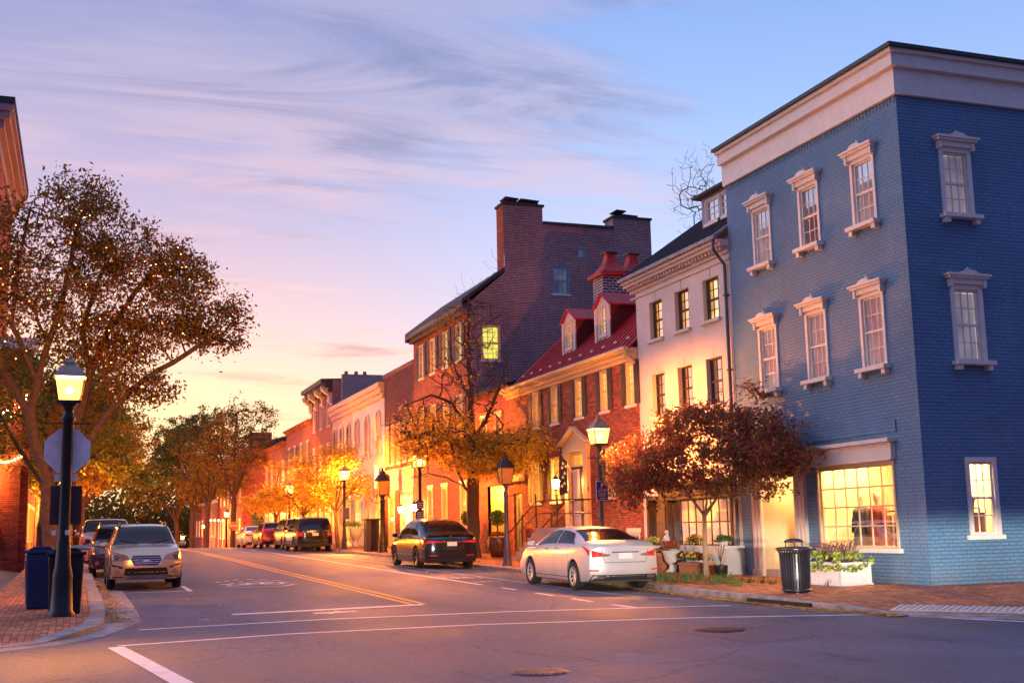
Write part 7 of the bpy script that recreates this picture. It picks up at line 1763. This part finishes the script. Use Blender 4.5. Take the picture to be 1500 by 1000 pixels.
# 3 young crimson tree on the near pavement
B3 = (14.55, 26.4, zwalk(14.5, 26.4)); y = 26.4
limbs = [[B3, (14.56, y, 1.0), (14.58, y, 1.75)], [(14.58, y, 1.7), (14.3, y + .1, 2.15), (13.8, y + .3, 2.6)], [(14.58, y, 1.75), (14.62, y - .1, 2.4), (14.6, y, 3.2), (14.6, y, 4.0)], [(14.58, y, 1.75), (14.85, y - .5, 2.4), (15.0, y - 1.3, 3.1), (15.0, y - 2.2, 3.5)],
         [(14.58, y, 1.75), (14.4, y + .6, 2.4), (14.3, y + 1.5, 3.0), (14.2, y + 2.4, 3.3)], [(14.6, y, 3.2), (15.0, y - .2, 4.2), (15.3, y - .7, 4.95), (15.4, y - 1.2, 4.8), (15.4, y - 1.4, 4.5)]]
cl = [((14.2, y + .2, 3.35), (1.3, 1.4, .85), 3), ((14.0, y + 1.8, 3.2), (1.2, 1.3, .75), 2.3), ((14.9, y - 1.4, 3.3), (.9, 1.3, .75), 2.3), ((14.9, y - 2.5, 3.1), (.8, 1.0, .6), 1.3), ((14.5, y, 4.05), (.9, 1.4, .4), 1.3), ((13.4, y + 1.0, 2.8), (.9, 1.2, .5), 1.2), ((14.8, y - 1.2, 2.5), (.8, 1.0, .4), .7), ((13.7, y + 2.6, 3.0), (.8, 1.0, .6), 1), ((15.35, y - 1.3, 4.7), (.15, .35, .3), .15), ((15.0, y - 3.2, 2.95), (.7, .9, .45), 1.2), ((15.1, y - 2.6, 3.6), (.7, 1.0, .4), 1.0), ((14.3, y + .4, 2.6), (1.2, 2.0, .35), 1.2), ((15.1, y - 2.3, 2.55), (.6, 1.1, .5), 1.0), ((13.5, y + 1.8, 2.45), (.8, 1.4, .5), 1.2), ((14.6, y + .2, 4.3), (.9, 1.3, .35), 1.0), ((14.9, y - 1.6, 4.0), (.7, 1.0, .35), .7)]
M['palebark'] = simple('pale_smooth_bark', (.30, .20, .12), .75, var=.25, nscale=8, bump=.4)
grow_tree('young_tree', 'small umbrella-shaped crimson tree with slim pale trunk on the right pavement', 'tree', B3, limbs, cl, 760, .052, LM_red, 5, .058, per_tip=34, spread=.13, twig=.004, step=.22, barkm='palebark', droop=.05)
# 4 the rest of the avenue
def avenue(label, x, y, h, w, lmat, seed, tips=260, leaf=.085, per=18, bare=.1, lo=.32, group='street trees along the avenue', zadd=.1, spread=.26):
    z = zroad(x, y) + zadd; rn = random.Random(seed); b = (x, y, z); th = z + h * lo
    L0 = [[b, (x + rn.uniform(-.1, .1), y, z + h * .18), (x + rn.uniform(-.2, .2), y, th)]]; ls = []
    for k in range(6):
        a = 2 * pi * k / 6 + rn.random(); rr = w * (.35 + .3 * rn.random()); ls.append([(x, y, th), (x + cos(a) * rr * .5, y + sin(a) * rr * .5, th + h * .18), (x + cos(a) * rr, y + sin(a) * rr, th + h * (.28 + .15 * rn.random()))])
    ls.append([(x, y, th), (x, y, z + h * .6), (x + .2, y, z + h * .85)]); cs = []
    for k in range(8):
        a = 2 * pi * k / 8 + rn.random() * .6; rr = w * (.25 + .45 * rn.random()); zz_ = z + h * (lo + .12 + .42 * rn.random()); cs.append(((x + cos(a) * rr, y + sin(a) * rr, zz_), (w * .35, w * .4, h * .14), 1))
    cs.append(((x, y, z + h * .86), (w * .35, w * .4, h * .13), 1))
    grow_tree('street_tree', label, 'tree', b, L0 + ls, cs, tips, leaf, lmat, seed, (.035 * h * .5 if bare < .9 else .06), per_tip=per, spread=spread, bare=bare, twig=(.01 if bare < .9 else .004), step=(.45 if bare < .9 else .22), group=group)
avenue('golden leafy tree glowing round the lamp by the large black vehicle', 13.7, 67.0, 6.2, 2.9, LM_gold, 31, 300, .075, 22, .05)
avenue('bright golden tree around the lamp above the red car', 13.7, 77.5, 6.0, 3.2, LM_gold, 32, 260, .09, 20, .05)
avenue('golden tree beyond the white sedan under the downhill lamp', 14.0, 92.0, 6.6, 3.4, LM_gold, 33, 240, .10, 20, .05)
avenue('tall thin rust-coloured tree against the distant house', 13.2, 112, 14.5, 5.0, LM_rust, 34, 460, .12, 20, .25)
avenue('olive and rust tree left of the distant house', 12.6, 130, 16.0, 6.5, LM_rust, 35, 520, .14, 22, .1)
avenue('broad olive tree over the downhill end of the right pavement', 13.0, 152, 18.5, 7.5, LM_green, 47, 520, .17, 24, .05)
avenue('farthest rust tree of the right pavement down in the dip', 13.0, 176, 20.0, 8.5, LM_rust, 48, 480, .2, 24, .05)
avenue('dark green tree behind the champagne wagon and the left lamp', -1.2, 43.5, 8.0, 3.6, LM_green, 36, 420, .085, 22, .05)
avenue('dark olive tree at the left kerb beside the white vehicle', -1.0, 56.0, 8.5, 4.0, LM_green, 37, 420, .10, 22, .05)
avenue('rust-brown tree at the left kerb beyond the white vehicle', -.8, 70.0, 9.2, 5.2, LM_rust, 38, 520, .11, 24, .05)
avenue('dark leafy tree of the left kerb just before the crest', -.6, 86.0, 11.5, 6.4, LM_green, 39, 560, .13, 24, .05)
avenue('rust tree just over the crest on the left side', .0, 104.0, 13.5, 7.8, LM_rust, 40, 560, .15, 24, .05)
avenue('low spreading dark tree far down the left side', .2, 124.0, 16.0, 9.0, LM_green, 41, 560, .18, 24, .05)
avenue('farthest broad rust tree of the left side, down in the dip', .2, 150.0, 19.0, 10.0, LM_rust, 42, 560, .21, 24, .05)
avenue('dark green tree in front of the left brick building', -4.4, 40.0, 7.2, 2.6, LM_green, 43, 320, .08, 20, .05)
avenue('dark tree in the left lot beyond the bins', -5.5, 53.0, 7.5, 3.0, LM_green, 44, 240, .1, 20, .05)
avenue('bare small tree behind the cream house roof dormer', 18.9, 33.5, 11.3, 1.5, LM_rust, 45, 520, .05, 1, .97, .6, group='bare trees behind the roofs', zadd=0)
avenue('bare small tree showing behind the big brick house eave', 20.5, 63.0, 14.6, 2.6, LM_rust, 46, 260, .05, 1, .97, .6, group='bare trees behind the roofs', zadd=0)
# far wooded rise closing the street
def farwood():
    rng = np.random.default_rng(9); W = MB(); rnd = random.Random(9)
    for _ in range(20000):
        x = rnd.uniform(-10, 26); y = rnd.uniform(205, 225); z = zr(y) - 2 + rnd.random() * 11 + abs(rnd.gauss(0, 1)) * 4
        s = .42; v = Vector((rnd.gauss(0, 1), rnd.gauss(0, 1), rnd.gauss(0, 1))).normalized(); w_ = v.orthogonal().normalized() * s; k = v.cross(w_); p = Vector((x, y, z)); W.add([p - w_, p - k * .6, p + w_, p + k * .6], [(0, 1, 2, 3)])
    tag(W.build('distant_wood', LM_rust), kind='stuff')
farwood()
